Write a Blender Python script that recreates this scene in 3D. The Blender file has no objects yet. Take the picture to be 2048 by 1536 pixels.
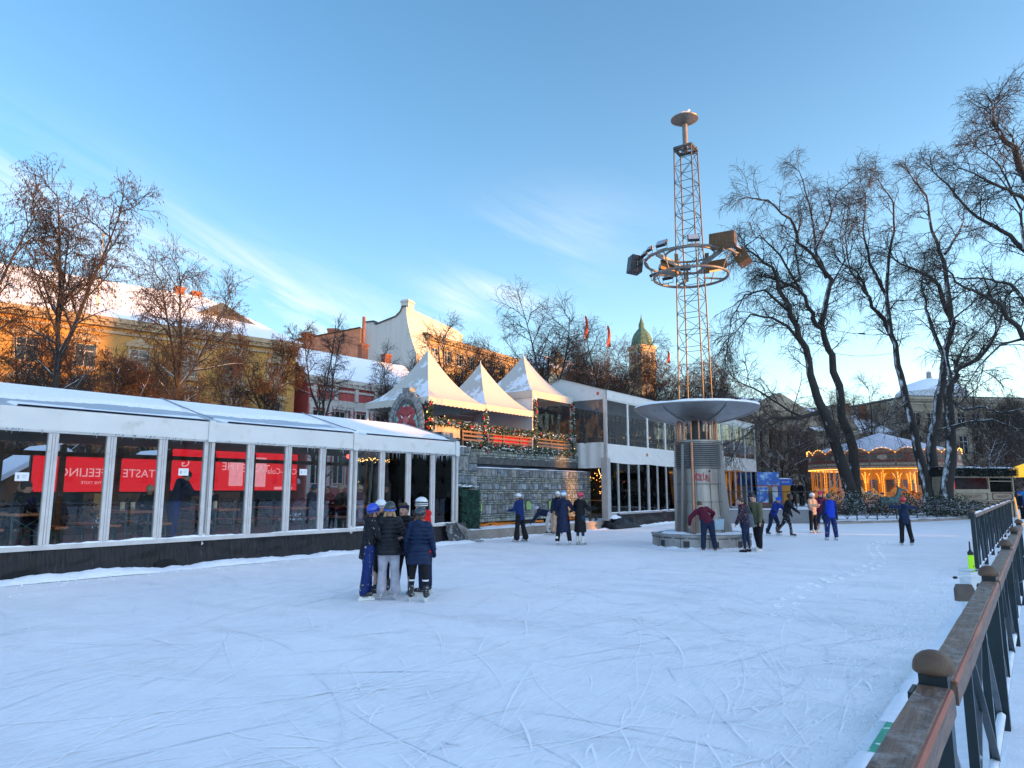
import bpy, math, random
from mathutils import Vector, Matrix, noise
V=Vector; R=math.radians; PI=math.pi
sc=bpy.context.scene; COL=sc.collection
TH=R(8.61); F=1400.0; EYEH=1.9
A=math.atan2(.803,.596); CA,SA=math.cos(A),math.sin(A)
def ST(s,t,z=0): return V((s*CA-t*SA, s*SA+t*CA, z))
def G(px,py,z=0.0):
    """ground point of the place seen at photograph pixel (px,py), on the level z"""
    u=(px-1024)/F; v=(768-py)/F
    y=math.cos(TH)-v*math.sin(TH); k=math.sin(TH)+v*math.cos(TH)
    q=(z-EYEH)/k
    return V((u*q,y*q,z))
def W(px,py,Y):
    """point of the place at distance Y along the view"""
    u=(px-1024)/F; v=(768-py)/F
    q=Y/(math.cos(TH)-v*math.sin(TH))
    return V((u*q,Y,EYEH+(math.sin(TH)+v*math.cos(TH))*q))
T0=17.3; FLOORZ=.62
def at_t(px,t,z=None):
    """rink coordinate s of what is seen in pixel column px on the line t"""
    u=(px-1024)/F/1.01
    return (u*t*CA+t*SA)/(CA-u*SA)
# ------------------------------------------------------------------ meshes
class MB:
    def __init__(s): s.v=[]; s.f=[]; s.m=[]
    def add(s,vs,fs,mi=0):
        o=len(s.v); s.v.extend([tuple(p) for p in vs])
        for f in fs: s.f.append(tuple(i+o for i in f)); s.m.append(mi)
        return s
    def box(s,c,d,mi=0,M=None):
        hx,hy,hz=d[0]/2,d[1]/2,d[2]/2; c=V(c)
        vs=[V((x,y,z)) for x in(-hx,hx) for y in(-hy,hy) for z in(-hz,hz)]
        if M is not None: vs=[M@p for p in vs]
        return s.add([p+c for p in vs],[(0,1,3,2),(4,6,7,5),(0,4,5,1),(2,3,7,6),(0,2,6,4),(1,5,7,3)],mi)
    def bb(s,x0,x1,y0,y1,z0,z1,mi=0): return s.box(((x0+x1)/2,(y0+y1)/2,(z0+z1)/2),(x1-x0,y1-y0,z1-z0),mi)
    def bar(s,p,q,w,h=None,mi=0):
        p,q=V(p),V(q); d=q-p; L=d.length
        if L<1e-6: return s
        M=d.to_track_quat('Y','Z').to_matrix()
        return s.box((p+q)/2,(w,L,h or w),mi,M)
    def tube(s,pts,rs,n=6,mi=0,caps=True):
        pts=[V(p) for p in pts]
        if not hasattr(rs,'__len__'): rs=[rs]*len(pts)
        o=len(s.v); t=(pts[1]-pts[0]).normalized()
        a=t.orthogonal().normalized(); k=len(pts)
        for i,p in enumerate(pts):
            if i==0: t=pts[1]-pts[0]
            elif i==k-1: t=pts[-1]-pts[-2]
            else: t=pts[i+1]-pts[i-1]
            if t.length<1e-9: t=V((0,0,1))
            t.normalize(); a=a-t*a.dot(t)
            if a.length<1e-6: a=t.orthogonal()
            a.normalize(); b=t.cross(a); r=rs[i]
            for j in range(n):
                g=2*PI*j/n; q=p+a*(r*math.cos(g))+b*(r*math.sin(g)); s.v.append((q.x,q.y,q.z))
        for i in range(k-1):
            for j in range(n):
                j2=(j+1)%n
                s.f.append((o+i*n+j,o+i*n+j2,o+(i+1)*n+j2,o+(i+1)*n+j)); s.m.append(mi)
        if caps and n>2:
            s.f.append(tuple(o+j for j in reversed(range(n)))); s.m.append(mi)
            s.f.append(tuple(o+(k-1)*n+j for j in range(n))); s.m.append(mi)
        return s
    def lathe(s,prof,n=24,mi=0,c=(0,0,0),sx=1,sy=1,M=None):
        o=len(s.v); c=V(c)
        for r,z in prof:
            for j in range(n):
                g=2*PI*j/n; p=V((r*math.cos(g)*sx,r*math.sin(g)*sy,z))
                if M is not None: p=M@p
                p=p+c; s.v.append((p.x,p.y,p.z))
        for i in range(len(prof)-1):
            for j in range(n):
                j2=(j+1)%n
                s.f.append((o+i*n+j,o+i*n+j2,o+(i+1)*n+j2,o+(i+1)*n+j)); s.m.append(mi)
        if prof[0][0]>1e-6: s.f.append(tuple(o+j for j in reversed(range(n)))); s.m.append(mi)
        if prof[-1][0]>1e-6: s.f.append(tuple(o+(len(prof)-1)*n+j for j in range(n))); s.m.append(mi)
        return s
    def ball(s,c,r,M=None,n=12,k=8,mi=0,jit=0,rng=None):
        if not hasattr(r,'__len__'): r=(r,r,r)
        o=len(s.v); c=V(c)
        for i in range(k+1):
            f=PI*i/k
            for j in range(n):
                g=2*PI*j/n; q=1+(rng.uniform(-jit,jit) if jit else 0)
                p=V((r[0]*math.sin(f)*math.cos(g)*q,r[1]*math.sin(f)*math.sin(g)*q,-r[2]*math.cos(f)*q))
                if M is not None: p=M@p
                p=p+c; s.v.append((p.x,p.y,p.z))
        for i in range(k):
            for j in range(n):
                j2=(j+1)%n
                if i==0: s.f.append((o+j,o+n+j2,o+n+j))
                elif i==k-1: s.f.append((o+i*n+j,o+i*n+j2,o+(i+1)*n+j))
                else: s.f.append((o+i*n+j,o+i*n+j2,o+(i+1)*n+j2,o+(i+1)*n+j))
                s.m.append(mi)
        return s
    def cap(s,p,r0,q,r1,n=10):
        """a tapered, round-ended limb"""
        p,q=V(p),V(q); s.ball(p,r0,n=n,k=6); s.ball(q,r1,n=n,k=6)
        if (q-p).length>1e-4: s.tube([p,q],[r0,r1],n)
        return s
    def grid(s,fn,nu,nv,mi=0,keep=None):
        o=len(s.v)
        for i in range(nu+1):
            for j in range(nv+1): s.v.append(tuple(fn(i/nu,j/nv)))
        for i in range(nu):
            for j in range(nv):
                if keep and not keep((i+.5)/nu,(j+.5)/nv): continue
                a=o+i*(nv+1)+j; s.f.append((a,a+nv+1,a+nv+2,a+1)); s.m.append(mi)
        return s
    def prism(s,poly,d,mi=0,fn=None):
        """outline poly [(x,z)] given the thickness d along y (front face at y=0)"""
        n=len(poly); fn=fn or (lambda x,y,z:(x,y,z))
        vs=[fn(x,0,z) for x,z in poly]+[fn(x,d,z) for x,z in poly]
        fs=[tuple(range(n)),tuple(range(2*n-1,n-1,-1))]+[(i,i+n,(i+1)%n+n,(i+1)%n) for i in range(n)]
        return s.add(vs,fs,mi)
    def mesh(s,name,mats,smooth=None):
        me=bpy.data.meshes.new(name); me.from_pydata(s.v,[],s.f)
        for m in (mats if isinstance(mats,(list,tuple)) else [mats]): me.materials.append(m)
        if any(s.m): me.polygons.foreach_set('material_index',s.m)
        if smooth is not None:
            me.polygons.foreach_set('use_smooth',[True]*len(me.polygons))
            if smooth<180: me.set_sharp_from_angle(angle=R(smooth))
        me.update(); return me
    def build(s,name,mats,parent=None,smooth=None):
        return link(name,s.mesh(name,mats,smooth),parent)
def link(name,me,parent=None,loc=None,rz=None):
    o=bpy.data.objects.new(name,me); COL.objects.link(o)
    if parent is not None: o.parent=parent
    if loc is not None: o.location=loc
    if rz is not None: o.rotation_euler=(0,0,rz)
    return o
def tag(o,label=None,cat=None,group=None,kind=None):
    if label: o['label']=label
    if cat: o['category']=cat
    if group: o['group']=group
    if kind: o['kind']=kind
    return o
def thing(name,label,cat,loc=(0,0,0),rz=0,group=None):
    o=bpy.data.objects.new(name,None); COL.objects.link(o); o.empty_display_size=.2
    o.location=loc; o.rotation_euler=(0,0,rz)
    return tag(o,label,cat,group)
def place(o,loc,rz=0): o.location=loc; o.rotation_euler=(0,0,rz); return o
def dup(o,loc=None,rz=None,label=None,parent=None,kids=None):
    c=o.copy(); COL.objects.link(c); c.parent=parent
    if loc is not None: c.location=loc
    if rz is not None: c.rotation_euler=(0,0,rz)
    if label: c['label']=label
    for ch in (kids(o) if kids else list(o.children)): dup(ch,parent=c)
    return c
def textmesh(txt,size,mb,fn,mi=0,align='CENTER',ext=0):
    cu=bpy.data.curves.new('lettering','FONT'); cu.body=txt; cu.size=size; cu.align_x=align; cu.resolution_u=3; cu.extrude=ext
    o=bpy.data.objects.new('lettering',cu); COL.objects.link(o)
    dg=bpy.context.evaluated_depsgraph_get(); me=bpy.data.meshes.new_from_object(o.evaluated_get(dg))
    mb.add([fn(*p.co) for p in me.vertices],[tuple(p.vertices) for p in me.polygons],mi)
    bpy.data.objects.remove(o); bpy.data.meshes.remove(me); bpy.data.curves.remove(cu)
# ------------------------------------------------------------------ materials
MATS={}
ES_=.4
def mat(name,col,rough=.6,metal=0.,var=.12,scale=6.,bump=0.,bscale=40.,spec=.5,emit=None,es=0.,col2=None,thr=None,trans=0.,stretch=None,coat=0.):
    """principled material with cloudy colour variation, optional second colour in noise patches, and bump"""
    if name in MATS: return MATS[name]
    m=bpy.data.materials.new(name); m.use_nodes=True; N=m.node_tree.nodes; L=m.node_tree.links
    b=N['Principled BSDF']; b.inputs['Roughness'].default_value=rough; b.inputs['Metallic'].default_value=metal
    b.inputs['Specular IOR Level'].default_value=spec
    if coat: b.inputs['Coat Weight'].default_value=coat
    tc=N.new('ShaderNodeTexCoord'); mp=N.new('ShaderNodeMapping'); L.new(tc.outputs['Object'],mp.inputs[0])
    if stretch: mp.inputs['Scale'].default_value=stretch
    n=N.new('ShaderNodeTexNoise'); n.inputs['Scale'].default_value=scale; n.inputs['Detail'].default_value=6; L.new(mp.outputs[0],n.inputs[0])
    r=N.new('ShaderNodeValToRGB'); L.new(n.outputs[0],r.inputs[0]); c=col
    lo=[max(0,x*(1-var)) for x in c]; hi=[min(1,x*(1+var)) for x in c]
    r.color_ramp.elements[0].position=.3; r.color_ramp.elements[1].position=.7
    r.color_ramp.elements[0].color=(*lo,1); r.color_ramp.elements[1].color=(*hi,1)
    out=r.outputs[0]
    if col2:
        n2=N.new('ShaderNodeTexNoise'); n2.inputs['Scale'].default_value=scale*2.3; n2.inputs['Detail'].default_value=8; L.new(mp.outputs[0],n2.inputs[0])
        r2=N.new('ShaderNodeValToRGB'); L.new(n2.outputs[0],r2.inputs[0]); a,bb=thr or (.52,.6)
        r2.color_ramp.elements[0].position=a; r2.color_ramp.elements[1].position=bb
        mx=N.new('ShaderNodeMix'); mx.data_type='RGBA'; L.new(r2.outputs[0],mx.inputs[0]); L.new(out,mx.inputs[6]); mx.inputs[7].default_value=(*col2,1); out=mx.outputs[2]
    L.new(out,b.inputs['Base Color'])
    if bump:
        n3=N.new('ShaderNodeTexNoise'); n3.inputs['Scale'].default_value=bscale; n3.inputs['Detail'].default_value=5; L.new(mp.outputs[0],n3.inputs[0])
        bp=N.new('ShaderNodeBump'); bp.inputs['Strength'].default_value=min(1,bump*4); bp.inputs['Distance'].default_value=bump*.1; L.new(n3.outputs[0],bp.inputs['Height']); L.new(bp.outputs[0],b.inputs['Normal'])
    if emit: b.inputs['Emission Color'].default_value=(*emit,1); b.inputs['Emission Strength'].default_value=es*ES_
    if trans: b.inputs['Transmission Weight'].default_value=trans
    MATS[name]=m; return m
def snowtop(name,base,lo=.35,hi=.6,nscale=5.,amount=.5,rough=.85,var=.25,bscale=25,bump=.15,side=None,vstretch=(1,1,.25),scol=(.82,.85,.9)):
    """base colour with settled snow lying on what faces up (and, with side, blown onto one flank)"""
    if name in MATS: return MATS[name]
    m=mat(name,base,rough,0,var,8.,bump,bscale,stretch=vstretch); N=m.node_tree.nodes; L=m.node_tree.links; b=N['Principled BSDF']
    src=b.inputs['Base Color'].links[0].from_socket
    g=N.new('ShaderNodeNewGeometry'); sp=N.new('ShaderNodeSeparateXYZ'); L.new(g.outputs['Normal'],sp.inputs[0]); up=sp.outputs[2]
    if side is not None:
        d=N.new('ShaderNodeVectorMath'); d.operation='DOT_PRODUCT'; L.new(g.outputs['Normal'],d.inputs[0]); d.inputs[1].default_value=side; up=d.outputs['Value']
    tc=N.new('ShaderNodeTexCoord'); n=N.new('ShaderNodeTexNoise'); n.inputs['Scale'].default_value=nscale; n.inputs['Detail'].default_value=8; n.inputs['Roughness'].default_value=.65; ms=N.new('ShaderNodeMapping'); ms.inputs['Scale'].default_value=(1,1,.4 if side and vstretch[2]<1 else 1); L.new(tc.outputs['Object'],ms.inputs[0]); L.new(ms.outputs[0],n.inputs[0])
    ad=N.new('ShaderNodeMath'); ad.operation='MULTIPLY_ADD'; L.new(n.outputs[0],ad.inputs[0]); ad.inputs[1].default_value=amount; L.new(up,ad.inputs[2])
    r=N.new('ShaderNodeMapRange'); r.inputs[1].default_value=lo+amount*.5; r.inputs[2].default_value=hi+amount*.5; L.new(ad.outputs[0],r.inputs[0])
    mx=N.new('ShaderNodeMix'); mx.data_type='RGBA'; L.new(r.outputs[0],mx.inputs[0]); L.new(src,mx.inputs[6]); mx.inputs[7].default_value=(*scol,1)
    L.new(mx.outputs[2],b.inputs['Base Color']); return m
def glass(name,tint,haze=0.,hcol=(.5,.5,.5),gl=1.0,wav=0.,ior=1.5):
    if name in MATS: return MATS[name]
    m=bpy.data.materials.new(name); m.use_nodes=True; N=m.node_tree.nodes; L=m.node_tree.links
    N.remove(N['Principled BSDF']); out=N['Material Output']
    t=N.new('ShaderNodeBsdfTransparent'); t.inputs[0].default_value=(*tint,1); sh=t.outputs[0]
    tc=N.new('ShaderNodeTexCoord')
    if haze:
        d=N.new('ShaderNodeBsdfDiffuse'); d.inputs[0].default_value=(*hcol,1); mh=N.new('ShaderNodeMixShader')
        n=N.new('ShaderNodeTexNoise'); n.inputs['Scale'].default_value=2.5; n.inputs['Detail'].default_value=5
        mp=N.new('ShaderNodeMapping'); mp.inputs['Scale'].default_value=(3,3,.6); L.new(tc.outputs['Object'],mp.inputs[0]); L.new(mp.outputs[0],n.inputs[0])
        mr=N.new('ShaderNodeMapRange'); mr.inputs[1].default_value=.3; mr.inputs[2].default_value=.75; mr.inputs[3].default_value=haze*.5; mr.inputs[4].default_value=haze*1.6; L.new(n.outputs[0],mr.inputs[0])
        L.new(mr.outputs[0],mh.inputs[0]); L.new(sh,mh.inputs[1]); L.new(d.outputs[0],mh.inputs[2]); sh=mh.outputs[0]
    g=N.new('ShaderNodeBsdfGlossy'); g.inputs['Roughness'].default_value=.02; g.inputs[0].default_value=(gl,gl,gl,1)
    fr=N.new('ShaderNodeFresnel'); fr.inputs[0].default_value=ior; mx=N.new('ShaderNodeMixShader')
    if wav:
        n=N.new('ShaderNodeTexNoise'); n.inputs['Scale'].default_value=1.3; L.new(tc.outputs['Object'],n.inputs[0])
        bp=N.new('ShaderNodeBump'); bp.inputs['Strength'].default_value=wav; bp.inputs['Distance'].default_value=.05; L.new(n.outputs[0],bp.inputs['Height']); L.new(bp.outputs[0],g.inputs['Normal'])
    L.new(fr.outputs[0],mx.inputs[0]); L.new(sh,mx.inputs[1]); L.new(g.outputs[0],mx.inputs[2]); L.new(mx.outputs[0],out.inputs[0])
    MATS[name]=m; return m
SNOW=mat('snow',(.84,.87,.92),.75,0,.05,3.,.25,14.,.2)
SNOWF=mat('snow_fine',(.84,.87,.92),.8,0,.05,9.,.12,60.,.2)
WHITEM=mat('white_frame',(.55,.53,.52),.45,0,.14,2.5,.03,12.,col2=(.42,.4,.38),thr=(.62,.75))
PVC=mat('tent_pvc',(.64,.645,.63),.42,0,.05,1.2,.05,6.,.5,col2=(.52,.52,.48),thr=(.6,.75))
PVCD=mat('tent_roof_pvc',(.4,.45,.5),.4,0,.06,1.,.05,5.)
BLACKP=mat('black_tarpaulin',(.009,.009,.013),.42,0,.4,1.6,.35,5.,.28,col2=(.05,.05,.056),thr=(.64,.76),stretch=(3,1,.5))
GLASS=glass('window_glass',(.92,.93,.94),gl=1.,wav=.02,ior=1.45)
GLASSR=glass('rear_glass',(.93,.94,.95),gl=.5,ior=1.3)
FILM=glass('clear_tent_film',(.55,.56,.56),haze=.1,hcol=(.5,.5,.5),wav=.25)
DARKW=mat('dark_window',(.02,.022,.026),.08,0,.3,2.,spec=.6)
WOODB=mat('brown_wood',(.16,.075,.035),.6,0,.25,3.,.1,30.,stretch=(1,1,8))
TABLEW=mat('orange_wood',(.42,.16,.06),.4,0,.2,3.,.04,30.,stretch=(8,1,1))
GREENM=mat('green_steel',(.02,.07,.055),.4,.3)
BARK=snowtop('bark_snow',(.035,.028,.024),lo=.45,hi=.7,amount=.9,nscale=3.5,side=(-.35,-.25,.9))
BARKT=snowtop('trunk_snow',(.033,.027,.024),lo=.8,hi=1.05,amount=1.6,nscale=3.,side=(-.8,-.3,.5),bump=.5,bscale=14)
TWIG=mat('twig',(.042,.032,.026),.8,0,.3,4.)
TWIGB=mat('twig_brown',(.075,.04,.024),.8,0,.35,1.5)
SEED=mat('dry_leaf',(.05,.024,.013),.8,0,.45,2.)
# people
BLOBS=[]
def blob(name,q,m,parent,vox,sm=3,after=None):
    o=link(name,q.mesh(name,m),parent); r=o.modifiers.new('r','REMESH'); r.mode='VOXEL'; r.voxel_size=vox; r.use_smooth_shade=True
    if sm: s=o.modifiers.new('s','SMOOTH'); s.iterations=sm; s.factor=.5
    BLOBS.append((o,m if isinstance(m,(list,tuple)) else [m],after)); return o
def bake():
    dg=bpy.context.evaluated_depsgraph_get()
    for o,m,after in BLOBS:
        me=bpy.data.meshes.new_from_object(o.evaluated_get(dg)); me.name=o.name.split('.')[0]; o.modifiers.clear(); o.data=me; me.materials.clear()
        for x in m: me.materials.append(x)
        me.polygons.foreach_set('material_index',[0]*len(me.polygons)); me.polygons.foreach_set('use_smooth',[True]*len(me.polygons))
        if after: after(me)
def cm(name,c,rough=.75,var=.22,bump=.25,bs=11,**k): return mat('cloth_'+name,c,rough,0,var,9.,bump,bs,spec=.16,**k)
SKIN=mat('skin',(.52,.3,.22),.55,0,.08,12.); SKIND=mat('skin_dark',(.12,.055,.035),.5,0,.1,12.); EYE=mat('eye_dark',(.02,.015,.012),.2); LIP=mat('lip',(.33,.1,.09),.5)
HB,HD,HL=mat('hair_brown',(.07,.035,.018),.6,0,.3,30.),mat('hair_black',(.012,.01,.01),.5,0,.3,30.),mat('hair_blond',(.42,.27,.12),.6,0,.25,30.)
NAVY=cm('navy',(.012,.02,.055),.55); BLK_=cm('black',(.012,.012,.015),.6); BLKP=cm('black_puffer',(.016,.018,.024),.35); NAVYP=cm('navy_puffer',(.01,.022,.06),.42); BLUE=cm('blue',(.012,.06,.42)); DBLUE=cm('dark_blue',(.008,.02,.14)); REDJ=cm('red',(.62,.012,.012),.6); GREY=cm('grey_sweat',(.36,.36,.42)); JEAN=cm('denim',(.014,.024,.055)); FLEECE=cm('olive_fleece',(.12,.118,.075),.9,.2,.2,60); BURG=cm('burgundy',(.1,.012,.03)); BEIGE=cm('beige',(.55,.36,.25)); WHITEP=cm('white_pants',(.6,.58,.56)); TEAL=cm('petrol',(.02,.05,.09)); CREAMK=cm('cream_knit',(.6,.5,.34),.9,.15,.2,50); SNOWY=cm('snowy_blue',(.01,.025,.12),.6,.2,.06,30,col2=(.6,.65,.72),thr=(.62,.7)); SNOWB=cm('snowy_black',(.012,.013,.018),.6,.2,.06,30,col2=(.55,.58,.62),thr=(.64,.74)); PURP=cm('plum',(.12,.015,.06)); PATT=cm('patterned',(.02,.025,.04),.8,.2,.06,30,col2=(.32,.1,.12),thr=(.58,.62)); GREYB=cm('grey_boot',(.16,.2,.28))
BOOTW=mat('boot_white',(.7,.68,.64),.45,0,.1,8.); BOOTK=mat('boot_black',(.02,.02,.022),.4,0,.2,9.,col2=(.45,.45,.45),thr=(.6,.65)); BOOTN=mat('boot_brown',(.22,.08,.035),.6); STL=mat('skate_steel',(.5,.5,.52),.25,.9); SHOEW=mat('shoe_white',(.65,.6,.56),.6); HOLD=mat('blade_holder',(.66,.68,.66),.4)
HEL=lambda n,c: mat('helmet_'+n,c,.25,0,.06,3.,coat=.4)
def person(label,pos,H,face,legs=((0,3,0),(0,3,0)),lean=0,roll=0,arms=None,top='jacket',topm=NAVY,botm=BLK_,foot='white',bot='trouser',head=None,hairc=HB,hair='short',hat=None,hatm=None,skin=SKIN,glove=None,hood=True,hem=.0,vox=.013,yawh=0,pitchh=0,scarf=None,extra=None,group=None,z0=0.,seat=False,cat='person',flare=1.):
    s=H; o_=V((0,0,0)); bl={'white':.07,'black':.07,'hockey':.07}.get(foot,.0)*1.0
    X=V((1,0,0)); hz=.515*s
    def legp(sx,fw,out,sh):
        h=V((sx*.056*s,0,hz)); a=R(fw); b=R(out)*sx; th=V((math.sin(b),math.sin(a)*math.cos(b),-math.cos(a)*math.cos(b))); k=h+th*.243*s
        a2=R(sh); st=V((math.sin(b)*.8,math.sin(a2),-math.cos(a2))).normalized(); return h,k,k+st*.232*s
    LG=[legp(-1,*legs[0]),legp(1,*legs[1])]
    low=min(l[2].z for l in LG); dz=(.04*s+bl)-low+z0*0
    if seat: dz=seat-hz+.075*s
    for l in LG:
        for p in l: p.z+=dz
    hp=V((0,0,hz+dz)); la=R(lean); U=V((math.sin(R(roll)),math.sin(la),math.cos(la))).normalized(); FW=X.cross(U)*-1; FW=V((0,1,0))-U*U.y; FW.normalize(); RT=FW.cross(U).normalized()
    B=Matrix((RT,FW,U)).transposed()
    sh=hp+U*.3*s; nk=hp+U*.335*s
    HM=Matrix.Rotation(R(yawh),3,'Z')@Matrix.Rotation(R(-pitchh),3,'X')
    hc=nk+U*.035*s+HM@V((0,.018*s,.055*s)); hr=V((.047,.060,.069))*s*1.0
    arms=arms or (((-.25,.05,-1),(-.1,.25,-1)),((.25,.05,-1),(.1,.25,-1)))
    AR=[]
    for sx,(a,b) in zip((-1,1),arms):
        p=sh+RT*sx*.098*s; e=p+V(a).normalized()*.165*s; w=e+V(b).normalized()*.145*s; AR.append((p,e,w,V(b).normalized(),sx))
    pos=V(pos); pos.z+=z0
    # body: one skin surface with head, face, hands and fingers
    q=MB()
    q.cap(hp,.075*s,hp+U*.12*s,.068*s); q.cap(hp+U*.12*s,.07*s,sh-U*.04*s,.082*s); q.cap(sh-RT*.085*s,.045*s,sh+RT*.085*s,.045*s); q.cap(sh,.034*s,hc-HM@V((0,0,.03*s)),.032*s)
    for h,k,a in LG: q.cap(h,.058*s,k,.036*s); q.cap(k,.036*s,a,.022*s); q.cap(a+V((0,-.01*s,-.012*s)),.022*s,a+V((0,.075*s,-.022*s)),.016*s)
    q.ball(hc,hr,HM,16,12); q.ball(hc+HM@V((0,.022*s,-.04*s)),(.036*s,.036*s,.034*s),HM); q.cap(hc+HM@V((0,.057*s,.004*s)),.007*s,hc+HM@V((0,.066*s,-.014*s)),.009*s)
    for sx in(-1,1): q.ball(hc+HM@V((sx*.047*s,-.004*s,-.008*s)),(.006*s,.012*s,.017*s),HM,8,6)
    for p,e,w,d,sx in AR:
        q.cap(p,.032*s,e,.025*s); q.cap(e,.025*s,w,.017*s)
        c=w+d*.022*s; side=d.cross(V((0,0,1))); side=(side if side.length>.1 else V((1,0,0))).normalized(); nm=side.cross(d).normalized(); q.cap(w,.016*s,w+d*.04*s,.018*s)
        for i in range(4):
            f0=w+d*.045*s+side*(i-1.5)*.0105*s; L_=(.036,.042,.040,.031)[i]*s; f1=f0+(d*.9-nm*.25).normalized()*L_*.55; f2=f1+(d*.7-nm*.7).normalized()*L_*.5; q.cap(f0,.0052*s,f1,.005*s,6); q.cap(f1,.005*s,f2,.0042*s,6)
        t0=w+d*.015*s+side*.016*s*-1; t1=t0+(d*.6-side*.8).normalized()*.026*s; q.cap(t0,.0068*s,t1,.006*s,6); q.cap(t1,.006*s,t1+(d*.9-side*.2).normalized()*.022*s,.005*s,6)
    eyes=[hc+HM@V((sx*.019*s,.056*s,.010*s)) for sx in(-1,1)]; mo=hc+HM@V((0,.058*s,-.034*s))
    def face_(me):
        for p in me.polygons:
            c=p.center
            if min((c-e).length for e in eyes)<.0085*s: p.material_index=1
            elif abs((c-mo).z)<.006*s and (c-mo).length<.019*s: p.material_index=2
    body=blob('person',q,[skin,EYE,LIP],None,min(vox*.8,.011) if s<2 else vox,1,face_)
    place(body,pos,face); tag(body,label,cat,group)
    # trousers
    q=MB(); 
    if bot!='none':
        q.ball(hp+V((0,-.005*s,-.01*s)),(.098*s,.083*s,.075*s)); q.cap(hp,.08*s,hp+U*.06*s,.078*s)
        for h,k,a in LG: 
            wk,wa=(.05,.046) if bot=='trouser' else ((.056,.046) if bot=='wide' else (.039,.027)); wa*=flare
            q.cap(h,.07*s,k,wk*s); q.cap(k,wk*s,a+V((0,-.006*s,(.035 if bot=='slim' else (.018 if foot in('white','hockey','black') else .03))*s if bot!='wide' else .01*s)),wa*s)
            if bot=='wide': q.ball(a+V((0,.0,.035*s)),(.05*s,.054*s,.025*s)); q.ball(k.lerp(a,.25),(.055*s,.057*s,.04*s)); q.ball(k.lerp(a,.65),(.051*s,.052*s,.035*s))
        blob('trousers',q,botm,body,vox,2)
    # upper garment
    q=MB()
    if top in('puffer','longpuffer'):
        z=.0-.04-hem; n=0
        while z<.3:
            t=.045; wd=.108+.012*math.sin((z+.04)/.34*PI)+(.026*min(1,(.05-z)/.09) if z<.05 else 0); q.ball(hp+U*(z+t*.5)*s,((wd)*s,(wd*(.84+(.1 if z<.02 else 0)))*s,t*.6*s),B,16,8); z+=t
        q.cap(hp+U*.03*s,.082*s,sh-U*.03*s,.088*s); q.lathe([(.134*s,(-.045-hem)*s),(.138*s,(-.03-hem)*s),(.134*s,(-.01-hem)*s),(.137*s,(.005-hem)*s),(.12*s,.04*s),(.1*s,.08*s)],24,0,hp,1,.8,B); q.cap(sh-RT*.082*s-U*.008*s,.06*s,sh+RT*.082*s-U*.008*s,.06*s)
        for p,e,w,d,sx in AR:
            for a,b,r0,r1 in((p,e,.05,.045),(e,w,.044,.035)):
                for i in range(4): c=a.lerp(b,(i+.5)/4); r=(r0+(r1-r0)*(i+.5)/4)*s; q.ball(c,(r*1.08,r*1.08,.026*s),(b-a).to_track_quat('Z','Y').to_matrix(),12,6)
                q.cap(a,r0*.9*s,b,r1*.88*s)
    else:
        lo=-.05-hem; q.cap(hp+U*(lo+.06)*s,.09*s,hp+U*.12*s,.088*s); q.cap(hp+U*.12*s,.09*s,sh-U*.03*s,.092*s); q.ball(hp+U*(.1)*s,(.113*s,.092*s,.14*s),B); q.cap(sh-RT*.085*s-U*.01*s,.054*s,sh+RT*.085*s-U*.01*s,.054*s)
        q.lathe([(.098*s,lo*s),(.104*s,(lo+.02)*s),(.1*s,.1*s)],18,0,hp,1,.86,B)
        for p,e,w,d,sx in AR: q.cap(p,.047*s,e,.042*s); q.cap(e,.042*s,w,.033*s)
    if top=='coat':
        for sx in(0,):
            c=hp; q.lathe([(.125*s,-.3*s),(.13*s,-.27*s),(.118*s,-.1*s),(.1*s,.05*s),(.09*s,.1*s)],20,0,c,1,.9)
    if hood: q.ball(nk-FW*.055*s-U*.012*s,(.07*s,.05*s,.045*s),B); q.lathe([(.062*s,-.02*s),(.058*s,.02*s),(.05*s,.028*s)],14,0,nk+FW*.008*s,1,1,B)
    else: q.lathe([(.055*s,-.03*s),(.046*s,.015*s),(.04*s,.018*s)],14,0,nk+FW*.006*s,1,1,B)
    blob('jacket' if top!='coat' else 'coat',q,topm,body,vox,1 if 'puffer' in top else 2)
    # gloves
    if glove:
        for p,e,w,d,sx in AR:
            q=MB(); side=d.cross(V((0,0,1))); side=(side if side.length>.1 else V((1,0,0))).normalized(); nm=side.cross(d).normalized(); q.cap(w-d*.02*s,.023*s,w+d*.04*s,.024*s)
            for i in range(4): f0=w+d*.045*s+side*(i-1.5)*.0125*s; L_=(.036,.042,.04,.031)[i]*s; f1=f0+(d*.9-nm*.25).normalized()*L_*.55; q.cap(f0,.0078*s,f1,.0075*s,6); q.cap(f1,.0075*s,f1+(d*.7-nm*.7).normalized()*L_*.5,.0068*s,6)
            t0=w+d*.015*s-side*.02*s; q.cap(t0,.0095*s,t0+(d*.7-side*.7).normalized()*.042*s,.008*s,6); blob('glove',q,glove,body,.009,1)
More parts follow.
